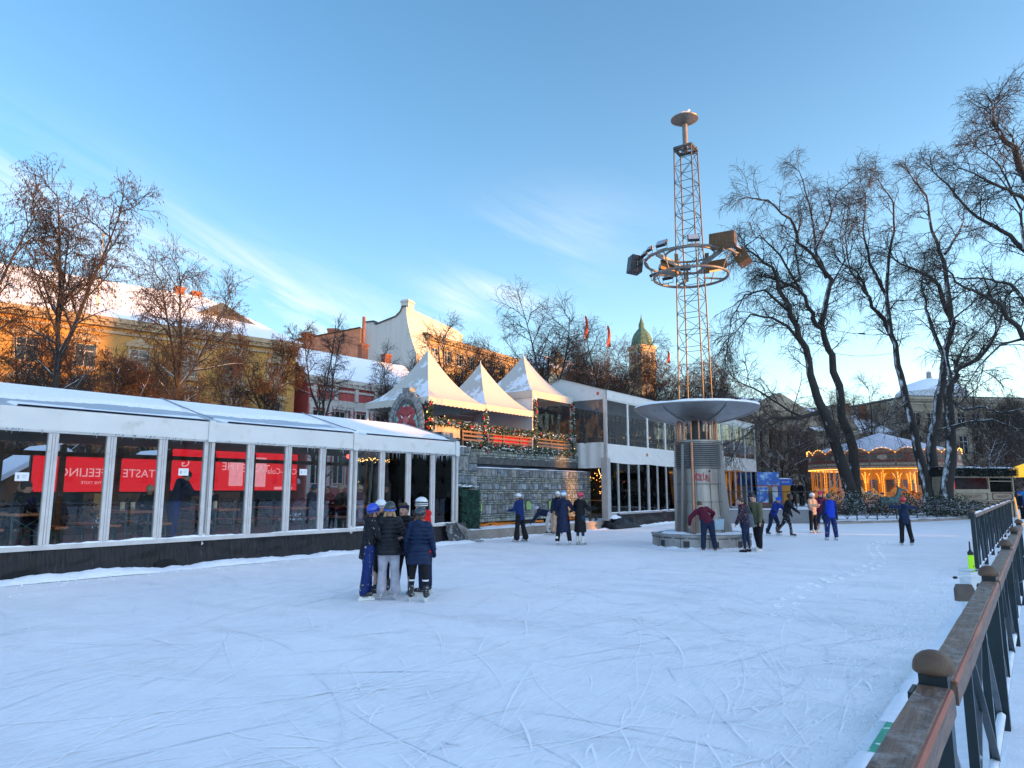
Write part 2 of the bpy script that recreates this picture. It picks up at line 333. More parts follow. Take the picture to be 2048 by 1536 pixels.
    # footwear
    for h,k,a in LG:
        fd=V((0,1,0)); q=MB(); f=MB()
        if foot in('white','black','hockey'):
            m=BOOTW if foot=='white' else BOOTK; q.cap(a+V((0,-.012*s,.075*s)),.036*s,a+V((0,-.012*s,.0)),.034*s); q.cap(a+V((0,-.02*s,-.012*s)),.029*s,a+V((0,.085*s,-.02*s)),.022*s); b=blob('skate',q,m,body,min(vox,.011),1)
            zb=a.z-.045*s
            f.bb(a.x-.004,a.x+.004,a.y-.062*s,a.y+.125*s,zb-.058,zb-.018); f.bb(a.x-.012,a.x+.012,a.y-.05*s,a.y-.015*s,zb-.03,zb+.012); f.bb(a.x-.011,a.x+.011,a.y+.05*s,a.y+.085*s,zb-.03,zb+.012)
            f.build('blade',STL if foot=='white' else HOLD,b)
        elif foot=='boot':
            q.cap(a+V((0,-.008*s,.11*s)),.036*s,a,.032*s); q.cap(a+V((0,-.015*s,-.012*s)),.028*s,a+V((0,.08*s,-.018*s)),.022*s); blob('boot',q,extra or GREYB,body,vox,1)
        else:
            q.cap(a+V((0,-.018*s,-.012*s)),.028*s,a+V((0,.082*s,-.02*s)),.02*s); q.bb(a.x-.026*s,a.x+.026*s,a.y-.04*s,a.y+.1*s,a.z-.042*s,a.z-.026*s); blob('shoe',q,SHOEW if foot=='shoe' else (BOOTN if foot=='brown' else BLK_),body,min(vox,.011),1)
    # hair
    C=lambda x,y,z:hc+HM@V((x*s,y*s,z*s))
    q=MB()
    if hair!='none':
        q.ball(C(0,-.008,.012),(.0505*s,.0585*s,.066*s),HM,16,10)
        if hair=='long': q.cap(C(-.02,-.05,-.02),.03*s,C(-.03,-.075,-.12),.018*s); q.cap(C(.02,-.05,-.02),.03*s,C(.03,-.075,-.12),.018*s)
        if hair=='tails':
            for sx in(-1,1): q.cap(C(sx*.042,-.02,-.03),.018*s,C(sx*.06,-.03,-.09),.018*s); q.cap(C(sx*.06,-.03,-.09),.018*s,C(sx*.055,-.04,-.15),.007*s)
        if hair=='quiff': q.cap(C(-.02,.03,.06),.022*s,C(.025,.035,.065),.024*s); q.cap(C(0,-.02,.065),.03*s,C(0,.04,.062),.02*s)
        if hair=='fro': q.ball(C(0,-.008,.02),(.06*s,.066*s,.066*s),HM)
        blob('hair',q,hairc,body,max(.01,vox*.8),1,lambda me,hc=hc,HM=HM,s=s: trim(me,hc,HM,s))
    if hat in('helmet','vents'):
        m=hatm; q=MB(); q.lathe([(.066*s*math.sin(f),.074*s*math.cos(f)) for f in [R(x) for x in(112,104,95,85,70,55,40,25,10,0)]],26,0,C(0,-.006,.018),1.0,1.18,HM); h_=q.build('helmet',m,body,50)
        k=MB(); k.lathe([(.067*s,-.012*s),(.0695*s,-.008*s),(.0675*s,-.003*s)],26,0,C(0,-.006,.018),1,1.18,HM); k.build('rim',BLK_,h_,60)
        k=MB()
        for sx in(-1,1): k.tube([C(sx*.062,-.01,.012),C(sx*.052,.012,-.03),C(sx*.02,.03,-.072),C(0,.034,-.076)],.0045*s,5)
        k.build('strap',BLK_,h_)
        if hat=='vents':
            k=MB()
            for yv in(-.035,-.01,.018):
                for xv in(-.022,.022): k.ball(C(xv,yv*1.2,.018+.074*math.sqrt(max(.05,1-(xv/.066)**2-(yv*1.2/.078)**2))),(.005*s,.011*s,.003*s),HM,8,5)
            k.build('vent',BLK_,h_)
    elif hat=='beanie':
        q=MB(); q.lathe([(.056*s,-.0*s),(.058*s,.02*s),(.0555*s,.025*s),(.054*s,.045*s),(.042*s,.068*s),(.02*s,.08*s),(0,.083*s)],20,0,C(0,-.004,.008),1,1.14,HM); b_=q.build('knit_hat',hatm,body,60)
        if extra=='pom': k=MB(); k.ball(C(0,-.004,.1),.024*s,n=10,k=8,jit=.12,rng=random.Random(1)); k.build('pompom',hatm,b_)
    elif hat=='band':
        q=MB(); q.lathe([(.0545*s,.018*s),(.0565*s,.022*s),(.0555*s,.048*s),(.05*s,.054*s)],20,0,C(0,-.004,.008),1,1.14,HM); q.build('headband',hatm,body,60)
    if scarf: q=MB(); q.lathe([(.05*s,-.03*s),(.066*s,-.01*s),(.064*s,.025*s),(.048*s,.035*s)],16,0,nk+FW*.01*s,1,1,B); q.build('scarf',scarf,body,60)
    return body,dict(hp=hp,U=U,FW=FW,RT=RT,sh=sh,hc=hc,HM=HM,AR=AR,LG=LG,s=s,B=B,C=C,nk=nk)
def trim(me,hc,HM,s):
    import bmesh
    bm=bmesh.new(); bm.from_mesh(me); inv=HM.transposed(); kill=[]
    for f in bm.faces:
        p=inv@(f.calc_center_median()-hc)
        if p.y>.012*s and p.z<.034*s: kill.append(f)
        elif p.y>-.01*s and p.z<-.005*s and abs(p.x)<.055*s: kill.append(f)
    bmesh.ops.delete(bm,geom=kill,context='FACES'); bm.to_mesh(me); bm.free()
def at(px,py,z=0): p=G(px,py,z); p.z=0; return p
def fc(deg): return R(deg)  # 0 faces away from the camera, 90 left, -90 right, 180 towards it
KG='group of skaters huddled on the ice'
DN=((-.22,.1,-1),(-.1,.3,-1)),((.22,.1,-1),(.1,.3,-1))
# the six in the foreground huddle
b,i=person('skater in blue helmet, snowy black jacket and blue ski pants, left of the huddle',at(733,1199),1.56,fc(-62),((7,5,4),(-7,6,-9)),8,0,(((-.3,.25,-1),(.15,.8,-.7)),((.25,.3,-1),(.0,.8,-.6))),'jacket',SNOWB,SNOWY,'hockey','wide',hairc=HB,hair='long',hat='helmet',hatm=HEL('blue',(.015,.06,.5)),glove=BLK_,hem=.07,group=KG,pitchh=-14)
k=MB(); k.ball(i['C'](-.02,-.06,.06),(.012,.01,.012)); k.build('sticker',mat('sticker_red',(.6,.05,.06)),b)
b,i=person('skater in white helmet and black clothes, mostly hidden behind the huddle',at(762,1188),1.62,fc(150),((0,3,0),(3,4,-3)),6,0,DN,'jacket',BLK_,BLK_,'hockey','slim',hairc=HL,hat='helmet',hatm=HEL('white',(.72,.74,.76)),hood=True,group=KG,yawh=20)
b,i=person('skater seen from behind in black helmet, black puffer and pale grey sweatpants',at(775,1200),1.58,fc(6),((1,2,0),(-1,4,0)),3,0,(((-.3,.25,-1),(.2,.7,-.6)),((.45,.15,-1),(.3,.8,.1))),'puffer',BLKP,GREY,'white','trouser',hairc=HL,hair='tails',hat='helmet',hatm=HEL('black',(.02,.028,.03)),hood=False,hem=.03,group=KG,flare=1.25,pitchh=-8,glove=BLK_)
k=MB(); k.lathe([(.067*1.58,-.012),(.072*1.58,0),(.0685*1.58,.022)],24,0,i['C'](0,-.006,.0),1,1.18,i['HM']); k.build('goggle_strap',mat('strap_blue',(.02,.1,.55),.5,0,.2,20.,col2=(.6,.6,.6),thr=(.6,.62)),b)
b,i=person('skater facing the camera with navy headband, black face warmer and grey boots',at(808,1187),1.62,fc(168),((2,3,0),(-2,5,0)),4,0,(((-.3,.3,-1),(.5,.75,-.1)),((.35,.2,-1),(-.6,.6,-.1))),'puffer',BLKP,BLK_,'boot','slim',hairc=HB,hair='quiff',hat='band',hatm=NAVY,hood=True,scarf=BLK_,group=KG,yawh=-18,hem=.02)
b,i=person('skater in bright red jacket with white helmet and goggles, right of the huddle',at(849,1190),1.66,fc(80),((2,4,-2),(-2,4,0)),7,0,(((-.3,.2,-1),(-.1,.6,-.8)),((.25,.0,-1),(.1,.2,-1))),'jacket',REDJ,NAVY,'hockey','trouser',hairc=HB,hair='short',hat='vents',hatm=HEL('white',(.72,.74,.76)),hood=True,hem=.06,group=KG,pitchh=-2)
k=MB(); k.lathe([(.068*1.66,-.006),(.071*1.66,.004),(.069*1.66,.016)],24,0,i['C'](0,-.006,.028),1,1.18,i['HM']); k.ball(i['C'](0,.066,.03),(.05*1.66,.018*1.66,.022*1.66),i['HM']); k.build('goggles',BLK_,b,60)
b,i=person('skater from behind in dark helmet and long navy puffer with orange trim',at(836,1203),1.5,fc(-8),((1,4,0),(-3,6,-2)),4,0,(((-.35,.15,-1),(-.2,.4,-.9)),((.25,.1,-1),(.1,.4,-1))),'puffer',NAVYP,BLK_,'hockey','slim',hairc=HB,hair='long',scarf=NAVY,hat='helmet',hatm=HEL('petrol',(.02,.035,.045)),hood=True,hem=.1,group=KG,glove=NAVY,pitchh=-10)
OR=mat('trim_orange',(.75,.12,.02),.6); k=MB(); k.lathe([(.066*1.5,0),(.07*1.5,.012),(.066*1.5,.022)],18,0,i['nk']-i['FW']*.01+V((0,0,.02)),1,1,i['B']); k.build('orange_trim',OR,b,60)
k=MB()
for h,kn,a in i['LG']: c=kn.lerp(a,.35); k.lathe([(.056,-.012),(.058,0),(.056,.014)],14,0,c); 
k.build('white_bands',mat('band_white',(.7,.7,.72)),b,60)
# the skaters farther out
HW=HEL('white',(.72,.74,.76))
FV=.0155
def far(label,px,py,H,face,**k): k.setdefault('vox',FV); return person(label,at(px,py),H,face,**k)
far('lone skater in white helmet and blue jacket with flared black trousers by the stone wall',1040,1084,1.68,fc(58),legs=((6,5,2),(-8,7,-10)),lean=4,arms=(((-.25,.3,-1),(.3,.9,-.1)),((.25,.3,-1),(-.3,.9,-.1))),top='jacket',topm=cm('royal_navy',(.012,.03,.13)),botm=BLK_,hat='vents',hatm=HW,hair='long',hairc=HB,glove=BLK_,flare=1.5,hem=.03)
far('bent over skater in white trousers picking something from the kerb',1101,1070,1.62,fc(70),legs=((18,4,-12),(-4,6,-14)),lean=82,arms=(((-.2,.6,-1),(-.1,.7,-.8)),((.2,.8,-.8),(.1,.8,-.7))),top='jacket',topm=NAVY,botm=WHITEP,hat='beanie',hatm=cm('white_blue_knit',(.5,.52,.6)),foot='black',glove=BLK_)
far('skater in white helmet and beige trousers half hidden behind the navy coat',1116,1071,1.74,fc(175),legs=((2,5,0),(-2,7,0)),lean=3,top='jacket',topm=NAVY,botm=BEIGE,hat='helmet',hatm=HW,hair='short',foot='black',scarf=BLK_)
b,i=far('skater in white and sky blue helmet wearing a knee length navy coat',1127,1090,1.76,fc(-14),legs=((-9,7,-8),(10,8,6)),lean=9,arms=(((-.3,.4,-1),(-.2,.8,-.5)),((.45,.4,-.8),(.5,.8,-.4))),top='coat',topm=NAVY,botm=BLK_,hat='helmet',hatm=HW,hair='long',glove=BLK_,hem=.02)
k=MB(); k.ball(i['C'](0,-.01,.062),(.05*1.76,.062*1.76,.04*1.76),i['HM']); k.build('helmet_crown',HEL('sky',(.05,.3,.75)),b,60)
far('skater in pink red helmet and ankle length black coat',1161,1090,1.72,fc(-38),legs=((3,2,0),(-3,3,0)),lean=2,arms=(((-.5,.35,-.8),(-.8,.5,-.3)),((.35,.5,-.9),(.4,.9,.1))),top='coat',topm=BLK_,botm=TEAL,bot='slim',hat='helmet',hatm=HEL('pink',(.65,.03,.09)),hairc=HB,glove=BLK_,hem=.14)
b,i=far('person in burgundy jacket and brown boots leaning over the steel base',1417,1102,1.72,fc(-4),legs=((4,4,2),(2,9,-4)),lean=42,roll=-12,arms=(((-.7,.2,-.7),(.0,.5,-.9)),((.8,.3,-.5),(-.2,.7,-.7))),top='jacket',topm=BURG,botm=JEAN,foot='brown',hairc=HB,hair='short',pitchh=30,hood=False,scarf=cm('cream_collar',(.5,.42,.35)))
q=MB(); q.prism([(-.14,0),(.14,0),(.17,.34),(-.15,.32)],.1); o=q.build('plastic_bag',mat('bag_blue',(.42,.55,.64),.4,0,.1,4.),None); place(o,at(1440,1098)+V((0,-.05,.62))); tag(o,'pale blue carrier bag held by the person in burgundy','bag'); k=MB(); k.tube([(-.08,.05,.33),(-.04,.05,.45),(.04,.05,.45),(.08,.05,.33)],.008,5); k.build('handle',mat('bag_blue'  ,(.42,.55,.64)),o)
b,i=far('person in patterned dark sweater with burgundy scarf and grey tote bag',1493,1104,1.66,fc(62),legs=((4,3,0),(-4,4,-4)),lean=6,arms=(((-.2,.25,-1),(.0,.5,-1)),((.22,.15,-1),(.1,.3,-1))),top='jacket',topm=PATT,botm=JEAN,bot='slim',foot='dark',hairc=HB,hair='short',scarf=BURG,hood=True,hem=.03,pitchh=14)
q=MB(); q.prism([(-.2,0),(.2,0),(.17,.4),(-.15,.4)],.09); k0=i['hp']+V((.16,-.06,-.1)); o=q.build('tote_bag',cm('tote_grey',(.13,.17,.2)),None); place(o,V(b.location)+Matrix.Rotation(fc(62),3,'Z')@k0,fc(62)+PI/2); tag(o,'slate grey tote bag hanging from the shoulder of the person with the scarf','bag'); k=MB(); k.tube([(-.12,.03,.38),(-.02,.05,.66),(.05,.05,.66),(.13,.03,.38)],.012,5); k.build('handle',MATS['cloth_tote_grey'],o)
b,i=far('man in olive fleece and black trousers with swept black hair, looking down',1519,1101,1.79,fc(118),legs=((12,3,4),(-6,5,-14)),lean=9,arms=(((-.2,.1,-1),(-.1,.3,-1)),((.25,.05,-1),(.1,.3,-1))),top='jacket',topm=FLEECE,botm=BLK_,foot='shoe',bot='trouser',hairc=HD,hair='quiff',hood=False,hem=.0,pitchh=22,flare=.9)
k=MB(); k.box(i['hp']+i['U']*.4+i['FW']*.175+i['RT']*.07,(.1,.03,.13),0,i['B']); k.build('chest_pocket',cm('pocket_green',(.015,.035,.03)),b)
k=MB(); k.lathe([(.105*1.79,0),(.103*1.79,.03)],20,0,i['hp']+V((0,0,-.125)),1,.86,i['B']); k.build('shirt_hem',cm('shirt_pale',(.5,.45,.36)),b,60)
b,i=far('skater in royal blue jacket and blue beanie bending forward behind the olive fleece',1548,1071,1.6,fc(-150),legs=((22,5,-10),(-6,8,-20)),lean=28,arms=(((-.4,.5,-.7),(.2,.9,-.2)),((.4,.5,-.8),(.8,.5,-.2))),top='jacket',topm=cm('royal',(.012,.035,.24)),botm=JEAN,hat='beanie',hatm=cm('blue_knit',(.01,.1,.6)),foot='black',glove=BLK_,pitchh=10)
far('skater all in black with arm flung out to the right, mid stride',1575,1074,1.7,fc(-118),legs=((-22,8,-38),(20,6,8)),lean=14,arms=(((-.25,-.2,-1),(-.3,.3,-.8)),((.3,.6,-.8),(.3,1,-.8))),top='jacket',topm=BLK_,botm=cm('black_white',(.015,.015,.018),.6,.15,.06,30,col2=(.5,.5,.5),thr=(.64,.66)),bot='slim',foot='hockey',skin=SKIND,hairc=HD,hair='fro',glove=BLK_,hood=False)
HG='pair of skaters chatting by the shrub bed'
far('girl in pale peach jacket and white helmet holding her hands together',1628,1066,1.66,fc(-155),legs=((1,3,0),(-1,3,0)),arms=(((-.2,.3,-1),(.5,.8,.3)),((.2,.3,-1),(-.5,.8,.3))),top='jacket',topm=BEIGE,botm=BLK_,hat='helmet',hatm=HW,hair='long',hairc=HB,group=HG,hem=.02)
far('girl in plum jacket and pink beret like helmet beside the peach jacket',1645,1065,1.72,fc(168),legs=((1,3,0),(-1,4,0)),arms=(((-.2,.3,-1),(.4,.8,-.3)),((.2,.1,-1),(.1,.2,-1))),top='jacket',topm=PURP,botm=NAVY,hat='beanie',hatm=cm('pink_knit',(.65,.03,.1)),hair='long',hairc=HB,group=HG,scarf=BLK_,bot='slim')
b,i=far('boy from behind in blue and navy snowsuit with grey cap',1664,1081,1.66,fc(2),legs=((0,7,0),(0,7,0)),lean=2,arms=(((-.25,.05,-1),(-.1,.15,-1)),((.25,.05,-1),(.1,.15,-1))),top='jacket',topm=cm('suit_blue',(.012,.05,.5),.6,.1),botm=SNOWY,bot='wide',foot='white',hat='beanie',hatm=cm('fur_grey',(.13,.12,.11),.9,.3,.3,50),hood=True,glove=BLK_,scarf=NAVY)
q=MB()
for p,e,w_,d,sx in i['AR']: q.cap(p+V((sx*.02,0,.01)),.082,e,.074); q.cap(e,.074,w_,.06)
blob('sleeves',q,NAVY,b,FV,2)
far('boy from behind in red helmet and navy jacket with elbows raised',1813,1091,1.55,fc(-4),legs=((-2,5,0),(3,10,-4)),lean=-2,arms=(((-1,.2,-.05),(.55,.9,.1)),((1,.2,-.12),(-.55,.9,.1))),top='jacket',topm=NAVYP,botm=BLK_,foot='hockey',hat='vents',hatm=HEL('red',(.62,.015,.015)),hair='short',bot='trouser',hem=.03)
# bystanders
def stand(label,p,H,face,**k): k.setdefault('vox',.02); return person(label,p,H,face,**k)
p=W(1588,1000,52); stand('bystander in long black coat behind the rink wall, left of two',V((p.x,p.y,.75)),1.72,fc(-60),top='coat',topm=BLK_,foot='dark',hairc=HD,lean=4)
p=W(1604,1000,52.4); stand('bystander in black puffer behind the rink wall, right of two',V((p.x,p.y,.75)),1.74,fc(120),top='puffer',topm=BLK_,foot='dark',hairc=HB,lean=6)
p=W(2043,1000,47); stand('person in navy coat standing beyond the far end of the fence',V((p.x,p.y,.0)),1.75,fc(80),top='jacket',topm=NAVY,botm=BLK_,foot='dark',hat='beanie',hatm=cm('blue_knit',(.01,.1,.6)),lean=6)
p=W(2052,1000,49.5); stand('person with a bright blue hood near the yellow parasol',V((p.x,p.y,.25)),1.8,fc(150),top='jacket',topm=cm('sky_jacket',(.03,.3,.7)),foot='dark')
# guests in the dining tent
GU='guests in the dining tent'
def guest(label,px,t,H,face,seated=True,**k):
    s=at_t(px,t); p=ST(s,t,0); k.setdefault('vox',.018)
    if seated: k.update(legs=((84,4,2),(80,4,4)),seat=.46); 
    k.setdefault('lean',12); k.setdefault('foot','dark'); k.setdefault('arms',(((-.25,.5,-.9),(.3,.9,.0)),((.25,.5,-.9),(-.3,.9,.1))))
    return person(label,p,H,face,z0=FLOORZ,group=GU,**k)
TA=A  # facing along the tent
guest('bearded guest in grey cap at the leftmost table, mouth open',36,18.3,1.78,TA-R(100),topm=SNOWB,hat='beanie',hatm=cm('cap_grey',(.05,.05,.055)))
guest('dark clad guest sitting with back to the first post',66,18.5,1.8,TA+R(60),topm=BLK_,hairc=HD)
guest('guest in a pale hood eating at the third table',302,19.2,1.7,TA+R(150),topm=BLK_,hat='beanie',hatm=CREAMK,pitchh=25)
guest('tall guest in navy standing and bending over a table',350,18.1,1.82,TA-R(80),seated=False,legs=((8,3,4),(-4,3,-4)),lean=24,topm=NAVY,botm=DBLUE,hat='beanie',hatm=BLK_,pitchh=25)
guest('guest in tan scarf and dark jacket behind the second bay post',427,19.0,1.72,TA+R(120),topm=BLK_,scarf=cm('scarf_tan',(.5,.35,.22)),hairc=HB)
guest('guest in navy coat and blue cap sitting under the screen\'s white script',622,18.6,1.74,TA-R(80),topm=NAVY,botm=NAVY,hat='beanie',hatm=cm('cap_blue',(.03,.06,.16)))
guest('guest in red jacket facing the navy coated one',662,19.2,1.68,TA+R(100),topm=cm('dull_red',(.25,.015,.02)),hairc=HB)
guest('guest in cream knit hat and black coat left of the bay post',690,18.6,1.72,TA+R(85),topm=BLK_,hat='beanie',hatm=CREAMK)
guest('guest in cream hat behind the child in burgundy',716,19.4,1.7,TA+R(170),topm=cm('grey_coat',(.08,.09,.1)),hat='beanie',hatm=CREAMK)
b,i=guest('child in burgundy snowsuit and cream bobble hat standing at the pane',722,18.0,1.38,TA+R(30),seated=False,lean=4,topm=BURG,botm=BURG,bot='wide',hat='beanie',hatm=CREAMK,extra='pom')
guest('dark clad guest seated right of the child in burgundy',780,18.9,1.74,TA+R(90),topm=BLK_,hairc=HB)
guest('guest in dark grey seated before the drinks fridge',812,19.0,1.72,TA-R(60),topm=cm('grey_coat',(.08,.09,.1)),hairc=HD)
for j,(s,l,c) in enumerate(((37.0,'guest in blue jacket at the event tent\'s fifth pane',cm('jacket_blue2',(.05,.1,.22))),(35.0,'guest in black behind the event tent\'s fourth pane',BLK_),(40.5,'guest in dark red seated near the steel column',cm('dull_red',(.25,.015,.02))),(47.,'guest in black deep in the event tent behind the steel column',BLK_))):
    person(l,ST(s,18.6+.4*(j%2),0),1.74,TA+R(60+70*j),z0=.72,vox=.02,topm=c,foot='dark',legs=((84,4,2),(80,4,4)),seat=.46,hairc=HB,group='guests in the event tent')
bake()
# ------------------------------------------------------------------ camera, sky, sun
cam=bpy.data.cameras.new('camera'); cam.sensor_width=36; cam.lens=F/2048*36; cam.clip_end=3000
co=bpy.data.objects.new('camera',cam); COL.objects.link(co); co.location=(0,0,EYEH); co.rotation_euler=(PI/2+TH,0,0); sc.camera=co
SUN_AZ,SUN_EL=R(108),R(6)
SDIR=V((math.sin(SUN_AZ)*math.cos(SUN_EL),math.cos(SUN_AZ)*math.cos(SUN_EL),math.sin(SUN_EL)))
sl=bpy.data.lights.new('sun','SUN'); sl.energy=2.6; sl.angle=R(.5); sl.color=(1.0,.39,.035)
so=bpy.data.objects.new('sun',sl); COL.objects.link(so); so.rotation_euler=SDIR.to_track_quat('Z','Y').to_euler()
w=bpy.data.worlds.new('World'); sc.world=w; w.use_nodes=True
N=w.node_tree.nodes; L=w.node_tree.links; bg=N['Background']
sky=N.new('ShaderNodeTexSky'); sky.sky_type='NISHITA'; sky.sun_disc=False; sky.sun_elevation=SUN_EL; sky.sun_rotation=SUN_AZ
sky.air_density=1.0; sky.dust_density=.6; sky.ozone_density=2.0; sky.altitude=100
hs=N.new('ShaderNodeHueSaturation'); hs.inputs['Saturation'].default_value=1.16; L.new(sky.outputs[0],hs.inputs['Color'])
# thin cirrus, laid out by direction
tc=N.new('ShaderNodeTexCoord'); sp=N.new('ShaderNodeSeparateXYZ'); L.new(tc.outputs['Generated'],sp.inputs[0])
def M(op,a,b=None,c=None,clamp=False):
    n=N.new('ShaderNodeMath'); n.operation=op; n.use_clamp=clamp
    for i,x in enumerate((a,b,c)):
        if x is None: continue
        if hasattr(x,'links'): L.new(x,n.inputs[i])
        else: n.inputs[i].default_value=x
    return n.outputs[0]
az=M('ARCTAN2',sp.outputs[0],sp.outputs[1]); el=M('ARCSINE',sp.outputs[2])
cb=N.new('ShaderNodeCombineXYZ'); L.new(az,cb.inputs[0]); L.new(M('MULTIPLY_ADD',az,.42,el),cb.inputs[1])
mp=N.new('ShaderNodeMapping'); mp.inputs['Scale'].default_value=(3.2,17,1); L.new(cb.outputs[0],mp.inputs[0])
nz=N.new('ShaderNodeTexNoise'); nz.inputs['Scale'].default_value=1.0; nz.inputs['Detail'].default_value=8; nz.inputs['Roughness'].default_value=.58; nz.inputs['Distortion'].default_value=.5; L.new(mp.outputs[0],nz.inputs[0])
def bump(x,c,wd):  # soft window round c
    d=M('DIVIDE',M('SUBTRACT',x,c),wd); return M('POWER',2.718,M('MULTIPLY',M('MULTIPLY',d,d),-1))
tilt=M('MULTIPLY_ADD',az,.35,el)
b1=M('MULTIPLY',bump(tilt,.125,.06),bump(az,-.38,.3))
b2=M('MULTIPLY',bump(el,.275,.03),bump(az,-.04,.09))
b3=M('MULTIPLY',bump(el,.36,.05),bump(az,.06,.12))
win=M('ADD',b1,M('ADD',M('MULTIPLY',b2,.75),M('MULTIPLY',b3,.3)))
cl=M('MULTIPLY',win,M('MULTIPLY_ADD',nz.outputs[0],4.2,-1.75,True),clamp=True); cl=M('MULTIPLY',cl,.8,clamp=True)
mx=N.new('ShaderNodeMix'); mx.data_type='RGBA'; L.new(cl,mx.inputs[0]); L.new(hs.outputs[0],mx.inputs[6]); mx.inputs[7].default_value=(2.9,2.75,2.7,1)
# added bright sky lobe behind the photographer, filling the ice and facades
vd=N.new('ShaderNodeVectorMath'); vd.operation='DOT_PRODUCT'; L.new(tc.outputs['Generated'],vd.inputs[0]); vd.inputs[1].default_value=V((math.sin(R(150))*math.cos(R(40)),math.cos(R(150))*math.cos(R(40)),math.sin(R(40))))
vm=N.new('ShaderNodeMapRange'); vm.interpolation_type='SMOOTHSTEP'; vm.inputs[1].default_value=.1; vm.inputs[2].default_value=.95; L.new(vd.outputs['Value'],vm.inputs[0])
vc=N.new('ShaderNodeMix'); vc.data_type='RGBA'; vc.blend_type='ADD'; L.new(vm.outputs[0],vc.inputs[0]); L.new(mx.outputs[2],vc.inputs[6]); vc.inputs[7].default_value=(.95,1.05,1.42,1)
# the low sky opposite the sun is a little dimmer
dm=M('MULTIPLY',M('POWER',2.718,M('DIVIDE',M('MAXIMUM',el,0.),-.22)),M('MULTIPLY_ADD',az,-1.1,.55,True))
dx=N.new('ShaderNodeMix'); dx.data_type='RGBA'; dx.blend_type='MULTIPLY'; L.new(dm,dx.inputs[0]); L.new(vc.outputs[2],dx.inputs[6]); dx.inputs[7].default_value=(.62,.6,.7,1)
# pale winter haze low over the far side of the square
hf=M('MULTIPLY',M('POWER',2.718,M('DIVIDE',M('MAXIMUM',el,0.),-.2)),M('MULTIPLY_ADD',M('MULTIPLY_ADD',az,1.0,.35,True),.8,.2))
hx=N.new('ShaderNodeMix'); hx.data_type='RGBA'; hx.blend_type='ADD'; L.new(hf,hx.inputs[0]); L.new(dx.outputs[2],hx.inputs[6]); hx.inputs[7].default_value=(1.5,2.0,2.3,1)
L.new(hx.outputs[2],bg.inputs[0]); bg.inputs[1].default_value=.13
sc.view_settings.view_transform='Standard'; sc.view_settings.look='None'; sc.view_settings.gamma=1; sc.view_settings.exposure=2.0
sc.cycles.use_denoising=True; sc.cycles.max_bounces=8; sc.cycles.transparent_max_bounces=24; sc.cycles.glossy_bounces=3; sc.cycles.sample_clamp_indirect=6
